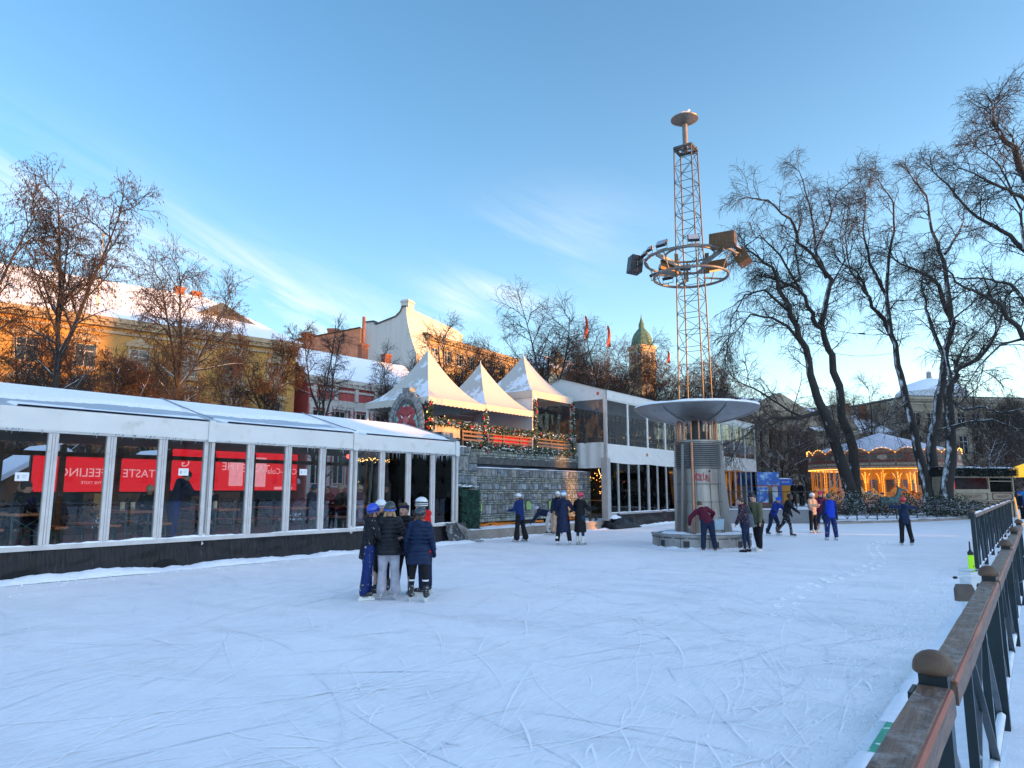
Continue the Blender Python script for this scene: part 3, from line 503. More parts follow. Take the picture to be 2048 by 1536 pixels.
# ------------------------------------------------------------------ ground
gm=MB(); gm.bb(-900,900,-600,1500,-.5,-.03); tag(gm.build('snowy_ground',SNOW),kind='structure')
ICE=bpy.data.materials.new('rink_ice'); ICE.use_nodes=True
def make_ice():
    N=ICE.node_tree.nodes; L=ICE.node_tree.links; b=N['Principled BSDF']; tc=N.new('ShaderNodeTexCoord')
    def nz(sc_,st=(1,1,1),rot=0,det=6,dist=0,rough=.5):
        mp=N.new('ShaderNodeMapping'); mp.inputs['Scale'].default_value=st; mp.inputs['Rotation'].default_value=(0,0,rot); L.new(tc.outputs['Object'],mp.inputs[0])
        n=N.new('ShaderNodeTexNoise'); n.inputs['Scale'].default_value=sc_; n.inputs['Detail'].default_value=det; n.inputs['Distortion'].default_value=dist; n.inputs['Roughness'].default_value=rough; L.new(mp.outputs[0],n.inputs[0]); return n.outputs[0]
    def ramp(x,a,c,lo=0.,hi=1.):
        m=N.new('ShaderNodeMapRange'); m.inputs[1].default_value=a; m.inputs[2].default_value=c; m.inputs[3].default_value=lo; m.inputs[4].default_value=hi; L.new(x,m.inputs[0]); return m.outputs[0]
    def mix(f,a,c):
        m=N.new('ShaderNodeMix'); m.data_type='RGBA'; L.new(f,m.inputs[0])
        for i,x in ((6,a),(7,c)):
            if hasattr(x,'links'): L.new(x,m.inputs[i])
            else: m.inputs[i].default_value=(*x,1)
        return m.outputs[2]
    def math2(op,a,c):
        m=N.new('ShaderNodeMath'); m.operation=op
        for i,x in enumerate((a,c)):
            if hasattr(x,'links'): L.new(x,m.inputs[i])
            else: m.inputs[i].default_value=x
        return m.outputs[0]
    big=nz(.35,(1,.6,1),0,5,.8); patch=nz(1.1,(1,.4,1),.3,9,.9,.6); fine=nz(26,(1,.7,1),.15,8,.4,.65); crumb=nz(38,(1,.7,1),0,4,.3)
    # skate cuts: long thin curved lines in several directions, some white with shavings, some wet and dark
    def lines(k,st,rot,s_,wd,g0,g1):
        c=nz(s_,st,rot,2,1.6+.5*k,.35); d=math2('ABSOLUTE',math2('SUBTRACT',c,.5),0); l=ramp(d,.0,wd,1.,0.)
        return math2('MULTIPLY',l,ramp(nz(.8+.25*k,(1,1,1),k*1.7,4),g0,g1))
    def allof(L_): 
        o=L_[0]
        for x in L_[1:]: o=math2('MAXIMUM',o,x)
        return o
    white=allof([lines(0,(.16,3.2,1),.2,2.4,.03,.46,.58),lines(1,(.13,3.6,1),-.35,2.6,.028,.5,.6),lines(2,(.2,3.,1),.8,2.2,.03,.5,.6),lines(3,(.5,2.5,1),1.5,2.6,.026,.52,.62),lines(4,(.22,5.,1),-.05,2.2,.04,.5,.62)])
    dark=allof([lines(5,(.14,3.4,1),.35,2.3,.03,.48,.6),lines(6,(.18,2.8,1),-.15,2.8,.03,.5,.6),lines(7,(.3,3,1),1.1,2.,.025,.52,.62)])
    sx=N.new('ShaderNodeSeparateXYZ'); L.new(tc.outputs['Object'],sx.inputs[0]); near=ramp(sx.outputs[1],1.,6.,1.,0.)   # worn strip by the fence
    col=mix(ramp(big,.35,.68),(.85,.83,.86),(.92,.895,.90))
    col=mix(math2('MULTIPLY',ramp(patch,.5,.66),math2('ADD',.3,math2('MULTIPLY',near,.4))),col,(.66,.70,.72))
    col=mix(math2('MULTIPLY',ramp(fine,.5,.72),.4),col,(.93,.94,.96))
    col=mix(math2('MULTIPLY',dark,.5),col,(.62,.68,.75))
    col=mix(math2('MULTIPLY',white,.5),col,(.97,.975,.98))
    col=mix(math2('MULTIPLY',math2('MULTIPLY',ramp(crumb,.56,.64),ramp(patch,.45,.3)),math2('ADD',.15,math2('MULTIPLY',near,.6))),col,(.98,.98,.985))
    dirt=nz(.8,(1,1,1),0,9,.2); col=mix(ramp(dirt,.64,.8,0,.4),col,(.66,.65,.6))
    cuts=math2('SUBTRACT',dark,white)
    L.new(col,b.inputs['Base Color'])
    L.new(ramp(patch,.42,.66,.62,.38),b.inputs['Roughness']); b.inputs['Specular IOR Level'].default_value=.35
    h=math2('ADD',math2('MULTIPLY',fine,.6),math2('ADD',math2('MULTIPLY',patch,.35),math2('MULTIPLY',cuts,-.35)))
    bp=N.new('ShaderNodeBump'); bp.inputs['Strength'].default_value=.4; bp.inputs['Distance'].default_value=.02; L.new(h,bp.inputs['Height']); L.new(bp.outputs[0],b.inputs['Normal'])
make_ice()
im=MB(); im.add([(-40,1.0,0),(62,1.0,0),(62,4,0),(50,9,0),(47,17.6,0),(-40,17.6,0)],[(0,1,2,3,4,5)])
tag(place(im.build('ice_rink',ICE),(0,0,0),A),kind='structure')
def ns(x,y,z=0,s=1.): return noise.noise(V((x*s,y*s,z)))
# snowy bank on the near side, where the photographer stands
bk=MB()
def bank(u,v):
    s=-8+u*27; t=-14+15.3*v
    e=min(1,max(0,(1.28-t)/.9)); e=e*e*(3-2*e)
    n=ns(s,t,3,.9)*.035+ns(s,t,7,3.)*.022+ns(s,t,9,9.)*.008
    edge=min(1,max(0,(18.6-s)/1.5))
    return (s,t,(e*.25+n*(e*.9+.1))*edge+.008-(.02 if v>.995 else 0))
bk.grid(bank,150,110); tag(place(bk.build('snow_bank',SNOWF,smooth=180),(0,0,0),A),kind='structure')
pth=MB(); pth.grid(lambda u,v:(18+u*40,-14+v*15.05,.012+.03*ns(u*40,v*15,1,.8)+.012*ns(u*40,v*15,2,3)),130,50)
tag(place(pth.build('trodden_snow_path',SNOWF,smooth=180),(0,0,0),A),kind='structure')
# ridge of scraped snow along the tent plinth, and along the far wall
def ridge(name,s0,s1,t0,wd,h,seed,nn):
    m=MB()
    def f(u,v):
        s=s0+(s1-s0)*u; hh=h*(.55+.75*ns(s,seed,0,.35)+.35*ns(s,seed,4,1.4)); hh=max(.03,hh)
        x=v; pr=max(0,math.sin(PI*min(1,x*.96+.02)))**.8
        t=t0+wd*(x-.5)+.1*ns(s,seed,5,.8)*(1 if v<.2 else 0)
        return (s,t,hh*pr+.03*ns(s*2,t*6,seed,2.)*pr+.02*ns(s,t,seed,9.)*pr-.004)
    m.grid(f,nn,12); return tag(place(m.build(name,SNOWF,smooth=180),(0,0,0),A),kind='structure')
ridge('snow_ridge',-4,20.2,16.98,.75,.17,3,500)
ridge('snow_ridge',19.8,31.2,17.2,.42,.09,8,200)
ridge('snow_ridge',33,56,17.1,.5,.2,12,300)
# ------------------------------------------------------------------ glazed dining tent on the left
def dining_tent():
    rt=thing('dining_tent','long low white dining tent with dark glass walls and snow lying on its roof','tent',ST(0,T0),A)
    S0,S1,bay=19.75-4.87*5,19.75,4.87; wd=5.4; ze,zr=3.2,4.42; zv=3.66
    q=MB(); q.bb(S0,S1,.06,wd-.06,.42,.62); q.build('floor_deck',mat('dark_deck',(.13,.11,.1),.6,0,.3,2.,.05,20,stretch=(1,8,1)),rt)
    q=MB()
    def sk(u,v):
        s=S0+(S1-S0)*u; z=.62*v; return (s,-.02-.16*(1-v)**1.5-.05*ns(s,v*2,2,1.1)-.03*ns(s,v*3,9,3.),z+.0)
    q.grid(sk,260,8); q.build('plinth_skirt',BLACKP,rt,180)
    q=MB(); 
    for k,(s,wid) in enumerate(((5.95,.42),(9.0,.3))):
        q.prism([(s-wid+wid*2*i/12,.02+.0) for i in(0,)]+[(s-wid*math.cos(PI*i/12),.05+.2*math.sin(PI*i/12)) for i in range(13)],.02,0,lambda x,y,z:(x,-.24+y+.12*z,z))
    q.build('skirt_gap',mat('hollow_black',(.006,.006,.007),.9),rt)
    q=MB(); q.bb(S0,S1,-.06,.1,.622,.72); q.build('sill',WHITEM,rt)
    q=MB()
    def ss(u,v):
        s=S0+(S1-S0)*u; hh=.035+.05*ns(s,2,0,1.3)+.02*ns(s,2,3,6); a=PI*v
        return (s,-.055+.075*(1-math.cos(a))/2*1.0,.716+max(0,hh)*math.sin(a))
    q.grid(ss,420,5); q.build('sill_snow',SNOWF,rt,180)
    # posts: a pair of profiles, wide at every bay joint
    p1=MB(); p1.bb(-.1,-.035,-.05,.05,.72,ze); p1.bb(-.02,.02,-.056,.05,.72,ze); p1.bb(.035,.1,-.05,.05,.72,ze); p1.bb(-.09,.09,-.035,.03,.721,ze-.001,0); m1=p1.mesh('post',[WHITEM])
    p2=MB(); p2.bb(-.14,-.06,-.05,.05,.72,ze); p2.bb(.05,.14,-.05,.05,.72,ze); p2.bb(-.052,.042,-.025,.06,.2,ze); p2.bb(-.03,.02,-.03,-.024,.8,ze,1); m2=p2.mesh('post',[WHITEM,mat('grey_seal',(.2,.2,.2))])
    pm=MB(); pm.bb(.08,bay/4-.08,-.006,.006,.72,ze); pm_=pm.mesh('pane',[GLASS])
    n=20
    for k in range(n+1):
        link('post',m2 if k%4==0 else m1,rt,(S0+bay/4*k,0,0))
        if k<n: link('pane',pm_,rt,(S0+bay/4*k,0,0))
    # valance with soft folds and joint flaps
    q=MB()
    def vl(u,v):
        s=S0+(S1-S0)*u; ph=(s-S0)/bay; sag=.03*math.sin(PI*(ph%1)); return (s,-.1-.012*ns(s,v,3,2.)-.02*v*ns(s,0,6,.9),zv-.03*sag-(zv-ze+.02-sag*.4)*v)
    q.grid(vl,300,6); q.bb(S0,S1,-.075,-.02,ze-.06,ze+.02)
    q.build('valance',PVC,rt,180)
    for k in range(6):
        q=MB(); q.box((S0+bay*k,-.125,zv-.26),(.2,.03,.52)); q.box((S0+bay*k,-.105,zv+.0),(.16,.06,.08)); q.build('joint_flap',PVC,rt)
    # roof
    rm=wd/2
    def rf(s,w,up=0.):  # w 0 at eave .. 1 at ridge, over to 2
        ww=w if w<=1 else 2-w; y=rm*w
        sg=.05*math.sin(PI*(((s-S0)/bay)%1))*math.sin(PI*ww)
        return (s,-.1+(y+.1 if w>0 else 0)-(.0),zv+(zr-zv)*ww-sg+up)
    q=MB(); q.grid(lambda u,v:rf(S0+(S1-S0)*u,2*v),150,12); q.build('roof',PVCD,rt,180)
    q=MB(); q.add([rf(S1,0),rf(S1,1),rf(S1,2),(S1,wd,ze-.02),(S1,-.1,ze-.02)],[(0,1,2,3,4)]); q.build('gable_panel',PVC,rt)
    # snow on the roof: upper field and a thin strip along the eave, ragged edges
    def cov(s,w):
        e1=.52+.2*ns(s,1,0,.25)+.05*ns(s,1,5,1.1)+.02*ns(s,1,2,5); ph=((s-S0)/bay)%1
        e1+=.1*math.sin(PI*ph)-.05
        if s>14.9: e1=.12+.1*ns(s,3,0,.9)+.03*ns(s,3,2,4)
        if w>e1: return min(.075,(w-e1)*.8+.02)
        e2=.2+.1*ns(s,7,0,.5)+.04*ns(s,7,4,2.5)
        if w<e2 and .09<ph<.985 : return min(.05,(e2-w)*.7+.012)
        return 0
    q=MB(); nu,nv=520,64
    top=lambda u,v:rf(S0+.02+(S1-S0-.05)*u,.0+1.98*v,cov(S0+(S1-S0)*u,(1.98*v if v<.505 else 2-1.98*v)))
    q.grid(top,nu,nv,keep=lambda u,v:max(cov(S0+(S1-S0)*(u+a/nu),(1.98*(v+b/nv) if v<.505 else 2-1.98*v)) for a in(-.6,.6) for b in(-.6,.6))>0)
    q.build('roof_snow',SNOWF,rt,180)
    for k in range(1,6):
        q=MB(); s=S0+bay*k-(.04 if k==5 else 0); q.tube([V(rf(s,w,.1)) for w in(0,.25,.5,.75,1.)],.018,5); q.build('roof_strap',mat('grey_strap',(.25,.27,.3),.5),rt)
    rg=random.Random(4); q=MB()
    for i in range(150):
        s=S0+(S1-S0)*(1-rg.random()**2*.75); l=rg.uniform(.05,.2)*(1.6 if s>13 else .8)
        q.tube([(s,-.1,ze),(s+.004,-.1,ze-l*.5),(s,-.1,ze-l)],[.012,.007,.001],5)
    q.build('icicles',mat('ice_drip',(.75,.8,.85),.1,0,.05,trans=.7),rt)
    # far wall: brown timber frames with glass, and end walls
    q=MB()
    for k in range(16):
        s=S0+.8+k*1.55; q.bb(s-.075,s+.075,wd-.16,wd-.04,.62,ze)
    q.bb(S0,S1,wd-.17,wd-.03,2.86,3.0); q.bb(S0,S1,wd-.15,wd-.05,.62,.78)
    q.build('timber_frame',WOODB,rt)
    q=MB(); q.bb(S0,S1,wd-.105,wd-.095,.78,ze); q.build('rear_pane',GLASSR,rt)
    q=MB(); q.bb(S1-.012,S1,.1,wd-.1,.72,ze); q.build('end_pane',GLASS,rt)
    q=MB(); q.bb(S1-.06,S1+.02,.05,wd,.622,.72); q.bb(S1-.06,S1+.02,wd/2-.06,wd/2+.06,.72,ze); q.bb(S1-.05,S1+.01,.1,wd,0,.622,1); q.build('end_frame',[WHITEM,BLACKP],rt)
    q=MB(); q.grid(lambda u,v:(S0+(S1-S0)*u,.1+(wd-.2)*v,ze+.05+(.75-.12*math.sin(PI*((u*5)%1)))*math.sin(PI*v)),100,10); q.build('ceiling_lining',mat('lining',(.3,.28,.28),.8,0,.2,1.),rt,180)
    return rt
dining_tent()
def red_reflection(s0,s1,z0,z1,words,label):  # glowing panels stand in for the mirrored lettering reflected in the glass
    t=23.0; rt=thing('reflection_panel',label,'reflection',ST(s0,t),A,'red panels standing in for a reflection')
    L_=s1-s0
    q=MB(); q.bb(-.05,L_+.05,.02,.14,z0-.05,z1+.05); q.build('housing',mat('backing_black',(.01,.01,.01),.5),rt)
    m=bpy.data.materials.get('reflected_red')
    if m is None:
        m=bpy.data.materials.new('reflected_red'); m.use_nodes=True; N=m.node_tree.nodes; L=m.node_tree.links; b=N['Principled BSDF']; b.inputs['Base Color'].default_value=(.3,.005,.01,1); b.inputs['Emission Color'].default_value=(1,.02,.035,1)
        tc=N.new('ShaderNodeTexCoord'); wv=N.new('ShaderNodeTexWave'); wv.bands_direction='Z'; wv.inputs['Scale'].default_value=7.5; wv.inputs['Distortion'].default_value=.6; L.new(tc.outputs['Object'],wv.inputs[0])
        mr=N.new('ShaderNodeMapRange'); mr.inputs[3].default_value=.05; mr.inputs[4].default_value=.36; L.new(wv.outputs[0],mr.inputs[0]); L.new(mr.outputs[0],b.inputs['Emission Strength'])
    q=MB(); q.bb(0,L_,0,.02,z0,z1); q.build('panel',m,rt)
    white=mat('reflected_white',(.8,.7,.72),.5,emit=(1,.55,.6),es=.5); pink=mat('reflected_pink',(.8,.4,.42),.5,emit=(1,.36,.42),es=.6)
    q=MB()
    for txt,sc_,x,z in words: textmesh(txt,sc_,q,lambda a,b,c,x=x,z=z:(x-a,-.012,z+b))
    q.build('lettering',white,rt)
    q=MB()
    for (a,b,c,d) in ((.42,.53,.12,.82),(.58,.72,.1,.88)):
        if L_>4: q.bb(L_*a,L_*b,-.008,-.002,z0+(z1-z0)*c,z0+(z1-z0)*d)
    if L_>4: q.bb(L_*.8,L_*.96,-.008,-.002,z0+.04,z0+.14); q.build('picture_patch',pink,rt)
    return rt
red_reflection(8.0,11.75,1.85,2.9,[('TASTE',.36,3.0,2.3),('FEELING',.36,1.35,2.3),('THE TASTE',.12,1.6,2.08)],'shorter red light screen with reversed white lettering seen through the tent\'s left panes')
red_reflection(12.05,17.0,1.88,3.25,[('TASTE',.4,3.15,2.55),('THE',.4,2.15,2.6),('F',.4,1.45,2.62),('G',.42,.45,2.68),('Coca-Cola',.3,4.28,2.5)],'longer glowing red panel standing in for reflected white script in the tent glass')
# ------------------------------------------------------------------ beer tables, benches, candles in the dining tent
GL=mat('green_leg',(.03,.1,.085),.45,.2)
def trestle(name,label,cat,s,t,L,wd,h,group,kind):
    rt=thing(name,label,cat,ST(s,t,FLOORZ),A,group)
    q=MB(); q.bb(-wd/2,wd/2,-L/2,L/2,h-.03,h); q.bb(-wd/2+.01,wd/2-.01,-L/2+.02,L/2-.02,h-.055,h-.031); q.build('table_top' if kind else 'seat',TABLEW,rt)
    for y in(-L/2+.25,L/2-.25):
        q=MB(); x=wd/2-.04
        q.bar((-x,y,0),(-x,y,h-.055),.035); q.bar((x,y,0),(x,y,h-.055),.035); q.bar((-x,y,.28 if kind else .1),(x,y,.28 if kind else .1),.02)
        q.bar((-x,y,.3 if kind else .12),(x,y+.02,h-.1),.018); q.bar((x,y,.3 if kind else .12),(-x,y-.02,h-.1),.018); q.build('leg',GL,rt)
    return rt
TS=[6.25,8.65,11.0,13.3,15.6,17.75]
tl=['farthest left beer table, holding one thick candle','beer table below the pair of cream candles','beer table behind the left standing guest in navy','beer table at which the tall standing guest stops','beer table with a wreath and dishes under the red reflection','beer table at the right end of the dining tent']
wheres=['far left beer table','table with two candles','third table from the left','fourth table from the left','fifth table from the left','rightmost beer table']
for i,s in enumerate(TS):
    a=trestle('beer_table','orange topped '+tl[i],'table',s,18.85,2.2,.62,.77,'orange beer tables in the dining tent',1)
    for d,wd in((-.62,'left'),(.62,'right')):
        trestle('beer_bench','narrow orange bench drawn up on the %s side of the %s'%(wd,wheres[i]),'bench',s+d,18.85,2.2,.27,.46,'orange beer benches in the dining tent',0)
WAX=mat('wax',(.75,.66,.45),.5,0,.05)
def candle(s,t,label):
    q=MB(); q.lathe([(.0,0),(.055,0),(.056,.2),(.045,.205),(.03,.19),(0,.188)],14); o=q.build('pillar_candle',WAX,None,40); place(o,ST(s,t,FLOORZ+.772)); tag(o,label,'candle','cream pillar candles on the beer tables')
    k=MB(); k.tube([(0,0,.18),(.004,0,.215)],.003,4); k.build('wick',mat('wick',(.02,.02,.02)),o)
for s,t,l in((6.35,18.2,'cream pillar candle on the leftmost table by the bearded guest'),(8.5,18.5,'left one of two cream candles standing side by side'),(8.8,18.6,'right one of two cream candles standing side by side'),(11.0,18.5,'cream pillar candle on the third table next to a cup'),(13.45,18.6,'cream pillar candle in front of the coats on the fourth table'),(15.55,18.5,'cream pillar candle on the fifth table beneath the right red panel'),(17.7,18.4,'cream pillar candle near the guest in the cream knit hat')): candle(s,t,l)
FIRG=mat('fir_green',(.02,.045,.02),.7,0,.5,6.)
def wreath(s,t,label,seed):
    rg=random.Random(seed); q=MB()
    for i in range(260):
        x,y=rg.uniform(-.22,.22),rg.uniform(-.5,.5); a=rg.uniform(0,6.3); d=V((math.cos(a)*.07,math.sin(a)*.07,rg.uniform(.0,.05))); p=V((x,y,rg.uniform(0,.05)))
        n=V((-d.y,d.x,0)).normalized()*.012; q.add([p-n,p+n,p+d],[(0,1,2)])
    o=q.build('fir_spray',FIRG); place(o,ST(s,t,FLOORZ+.775),A); tag(o,label,'decoration','fir sprays on the beer tables')
for i,(s,t) in enumerate(((6.25,18.6),(8.65,18.8),(13.3,18.9),(15.6,18.9))): wreath(s,t,'loose fir twigs laid along the '+['leftmost table','table with two candles','fourth table','table under the right red panel'][i],i)
def paper(s,z,label):
    q=MB(); q.bb(-.13,.13,-.004,0,-.09,.09); o=q.build('paper_notice',mat('paper',(.75,.76,.78),.7,0,.03)); place(o,ST(s,T0-.01,z),A); tag(o,label,'notice','white paper notices stuck inside the panes')
    k=MB(); k.bb(-.09,-.05,-.006,-.0041,-.05,.03); k.bb(.0,.09,-.006,-.0041,.02,.03); k.bb(.0,.07,-.006,-.0041,-.02,-.01); k.build('print',mat('print',(.35,.36,.4)),o)
for px,z,l in((42,2.18,'white paper notice on the leftmost pane of the tent'),(365,2.35,'white paper notice by the standing guest\'s head'),(605,2.42,'white paper notice under the reflected white script')): paper(at_t(px,T0),z,l)
def red_lamp(s,t,z,label):
    q=MB(); q.ball((0,0,0),.07,n=12,k=8); o=q.build('red_lamp',mat('red_glow',(.6,.02,.02),.4,emit=(1,.05,.04),es=5.)); place(o,ST(s,t,z)); tag(o,label,'lamp')
    k=MB(); k.tube([(0,0,.06),(0,0,.2)],.02,6); k.build('stem',mat('lamp_stem',(.02,.02,.02)),o)
red_lamp(at_t(695,18.6),18.6,3.02,'small glowing red lamp hung high inside the dining tent')
q=MB(); q.lathe([(0,0),(.07,0),(.075,.05),(.075,.38),(.05,.44),(.02,.46),(.02,.52),(0,.52)],12); o=q.build('fire_extinguisher',mat('ext_red',(.5,.02,.015),.3,coat=.5)); place(o,ST(at_t(887,17.6),17.62,.73)); tag(o,'red fire extinguisher on the sill inside the last right pane','extinguisher')
k=MB(); k.bar((-.03,0,.54),(.09,0,.55),.03); k.tube([(.03,0,.5),(.09,0,.4),(.085,0,.15)],.012,5); k.build('valve',mat('ext_black',(.02,.02,.02)),o)
# small pub sign in blue and the yellow-and-blue tap stand seen through the right panes
q=MB(); q.bb(-.28,.28,-.1,.1,0,2.0); o=q.build('drinks_fridge',mat('fridge_blue',(.015,.1,.3),.35)); place(o,ST(at_t(835,19.2),19.2,FLOORZ),A); tag(o,'tall blue drinks fridge with yellow badges behind the right panes','fridge')
for z in(1.25,.85):
    k=MB(); k.lathe([(0,0),(.11,0),(.12,.01),(0,.012)],18,0,(.02,-.103,z),1.4,1,Matrix.Rotation(PI/2,3,'X')); k.build('badge',mat('badge_yellow',(.7,.5,.03),.4),o)
k=MB(); k.bb(-.3,.3,-.13,-.1,1.55,1.95); textmesh('ISBAR',.16,k,lambda a,b,c:(a,-.135,1.69+b),1); k.build('lit_header',[mat('header_blue',(.05,.04,.4),.3,emit=(.08,.06,.6),es=.7),mat('header_white',(.8,.8,.9),.4)],o)
# fairy lights under the right end of the roof
rg=random.Random(8); q=MB()
for i in range(110):
    s=rg.uniform(15.4,18.9); q.ball(tuple(ST(s,17.9+rg.uniform(-.1,.3),2.98-.09*math.sin(PI*((s*.8)%1))+rg.uniform(-.07,.04))),.011,n=5,k=4,mi=1)
for i in range(14):
    s0=15.3+i*.27; q.tube([tuple(ST(s0+j*.045,17.95,2.98-.09*math.sin(PI*(((s0+j*.045)*.8)%1)))) for j in range(7)],.022,5)
tag(q.build('fairy_garland',[FIRG,mat('bulb_warm',(.8,.5,.2),.4,emit=(1,.55,.16),es=7.)]),'dark garland with tiny warm bulbs under the tent\'s right eave','garland')
# ------------------------------------------------------------------ kerb wall behind the rink
KERB=mat('kerb_concrete',(.27,.24,.21),.8,0,.25,1.5,.12,20.,col2=(.16,.14,.13),thr=(.58,.72))
q=MB()
for i in range(8):
    s=19.85+i*1.43; q.bb(s,s+1.42,17.42,17.78,-.02,.36)
o=q.build('concrete_kerb',KERB); place(o,(0,0,0),A); tag(o,'low grey concrete kerb running along the far ice edge below the stone wall','kerb')
q=MB(); q.grid(lambda u,v:(19.8+11.5*u,17.5+1.6*v,.365+.05*(ns(u*11.5,v*1.6,4,1.2)+.6)*math.sin(PI*min(1,v*4+.02) if v<.25 else PI/2)),120,14); q.build('kerb_snow',SNOWF,o,180)
# ------------------------------------------------------------------ stone-faced show trailer, its deck and rails
STONE=bpy.data.materials.new('painted_stone'); STONE.use_nodes=True
def make_stone():
    N=STONE.node_tree.nodes; L=STONE.node_tree.links; b=N['Principled BSDF']; b.inputs['Roughness'].default_value=.75
    at=N.new('ShaderNodeAttribute'); at.attribute_name='shade'; at.attribute_type='GEOMETRY'
    tc=N.new('ShaderNodeTexCoord'); n=N.new('ShaderNodeTexNoise'); n.inputs['Scale'].default_value=5; n.inputs['Detail'].default_value=7; L.new(tc.outputs['Object'],n.inputs[0])
    r=N.new('ShaderNodeValToRGB'); L.new(n.outputs[0],r.inputs[0]); r.color_ramp.elements[0].position=.3; r.color_ramp.elements[1].position=.72
    r.color_ramp.elements[0].color=(.09,.105,.112,1); r.color_ramp.elements[1].color=(.28,.3,.3,1)
    mx=N.new('ShaderNodeMix'); mx.data_type='RGBA'; mx.blend_type='MULTIPLY'; mx.inputs[0].default_value=1; L.new(r.outputs[0],mx.inputs[6]); L.new(at.outputs['Color'],mx.inputs[7]); L.new(mx.outputs[2],b.inputs['Base Color'])
    n3=N.new('ShaderNodeTexNoise'); n3.inputs['Scale'].default_value=16; n3.inputs['Detail'].default_value=6; L.new(tc.outputs['Object'],n3.inputs[0]); bp=N.new('ShaderNodeBump'); bp.inputs['Strength'].default_value=.5; bp.inputs['Distance'].default_value=.02; L.new(n3.outputs[0],bp.inputs['Height']); L.new(bp.outputs[0],b.inputs['Normal'])
make_stone()
MORT=mat('mortar',(.035,.037,.04),.9)
def stone_face(q,x0,x1,z0,y,rows,rg,shades):
    """courses of separate stones standing proud of a dark backing; rows=(height, stone width range)"""
    z=z0
    for h,(a,b) in rows:
        x=x0
        while x<x1-.02:
            wd=min(rg.uniform(a,b),x1-x)
            if x1-x-wd<a*.5: wd=x1-x
            parts=[(x,x+wd,z,z+h)]
            if h>.25 and rg.random()<.3: m=z+h*rg.choice((.35,.5,.65)); parts=[(x,x+wd,z,m),(x,x+wd,m,z+h)]
            for p in parts:
                d=rg.uniform(.02,.045); g=.012; f0=len(q.f)
                q.add([(p[0]+g,y,p[2]+g),(p[1]-g,y,p[2]+g),(p[1]-g,y,p[3]-g),(p[0]+g,y,p[3]-g),(p[0]+g+.015,y-d,p[2]+g+.015),(p[1]-g-.015,y-d,p[2]+g+.015),(p[1]-g-.015,y-d,p[3]-g-.015),(p[0]+g+.015,y-d,p[3]-g-.015)],[(4,5,6,7),(0,1,5,4),(1,2,6,5),(2,3,7,6),(3,0,4,7)])
                k=rg.uniform(.55,1.35); tint=rg.choice(((1,1,1),(1.05,1,.92),(.92,1,1.08))); 
                warm=1.35 if h<.2 else 1
                shades.extend([(k*tint[0]*warm,k*tint[1]*warm*.98,k*tint[2]*(1.15 if warm>1 else 1))]*5)
            x+=wd
        z+=h
def stone_obj(name,q,shades,parent):
    n=len(q.f)-len(shades); me=q.mesh(name,[STONE]); at=me.attributes.new('shade','FLOAT_COLOR','FACE')
    for i,c in enumerate(shades): at.data[i].color=(*c,1)
    for i in range(len(shades),len(q.f)): at.data[i].color=(.35,.35,.35,1)
    return link(name,me,parent)
rg=random.Random(21)
BIG=(.42,(.2,.5)); SM=(.085,(.1,.28)); MD=(.15,(.14,.34))
CS0,CS1=22.3,31.7; CT=18.5
rt=thing('castle_trailer','show trailer clad in painted grey castle stones above an orange chassis','trailer',ST(CS0,CT),A)
q=MB(); sh=[]; stone_face(q,0,CS1-CS0,.58,0,[MD,SM,SM,(.4,(.12,.45)),SM,SM,(.27,(.12,.35)),SM,SM,(.28,(.12,.4)),SM,SM,SM,(.36,(.15,.42))],rg,sh); ZT=.58+.15+.085*9+.4+.27+.28+.36
q.bb(0,CS1-CS0,0,2.3,.58,ZT); stone_obj('stone_wall',q,sh,rt)
q=MB(); q.grid(lambda u,v:((CS1-CS0)*u,-.05+.3*v,ZT+.004+.05*math.sin(PI*v)*(.8+.5*ns(u*9,v,2,1.5))),120,6); q.build('wall_snow',SNOWF,rt,180)
ORG=mat('chassis_orange',(.75,.22,.01),.45,0,.2,2.)
q=MB()
for x in(.2,1.4,2.3,3.4,4.3): q.bb(x,x+1.0,.15,.25,.42+.03*(x%1),.52)
q.bb(0,4.6,.3,.42,.5,.575); q.bar((.1,.1,.4),(1.6,.14,.55),.06); q.bar((1.4,.16,.4),(3.2,.1,.5),.06); q.bb(6.4,8.9,.2,.3,.46,.55); q.build('chassis',ORG,rt)
q=MB(); q.tube([(3.0,.25,.5),(4.6,.25,.5)],.13,12); q.tube([(6.2,.3,.5),(6.25,.6,.5)],.2,16); q.bb(0,9.4,.7,.8,.36,.58); q.build('axle_box',mat('chassis_black',(.015,.015,.015),.6),rt)
GRN=mat('window_green',(.32,.55,.16),.5,0,.1)
for x,wd in((.25,.36),(3.75,.36),(5.55,.36),(8.75,.36)):
    q=MB(); o_=[(x-wd/2,1.0)]+[(x+wd/2*math.cos(PI-PI*i/10),1.25+wd/2*1.2*math.sin(PI*i/10)) for i in range(11)]+[(x+wd/2,1.0)]
    q.prism(o_,.03,0,lambda a,y,z:(a,y-.075,z)); f=q.build('arched_window',mat('arch_dark',(.04,.04,.045),.7),rt)
    k=MB()
    for j in range(4): 
        xx=x-wd/2+.05+j*.088; zt=1.22+wd/2*1.1*math.sqrt(max(.05,1-((xx+.025-x)/(wd/2))**2)); k.bb(xx,xx+.052,-.086,-.074,1.03,zt)
    k.build('pane',GRN,f)
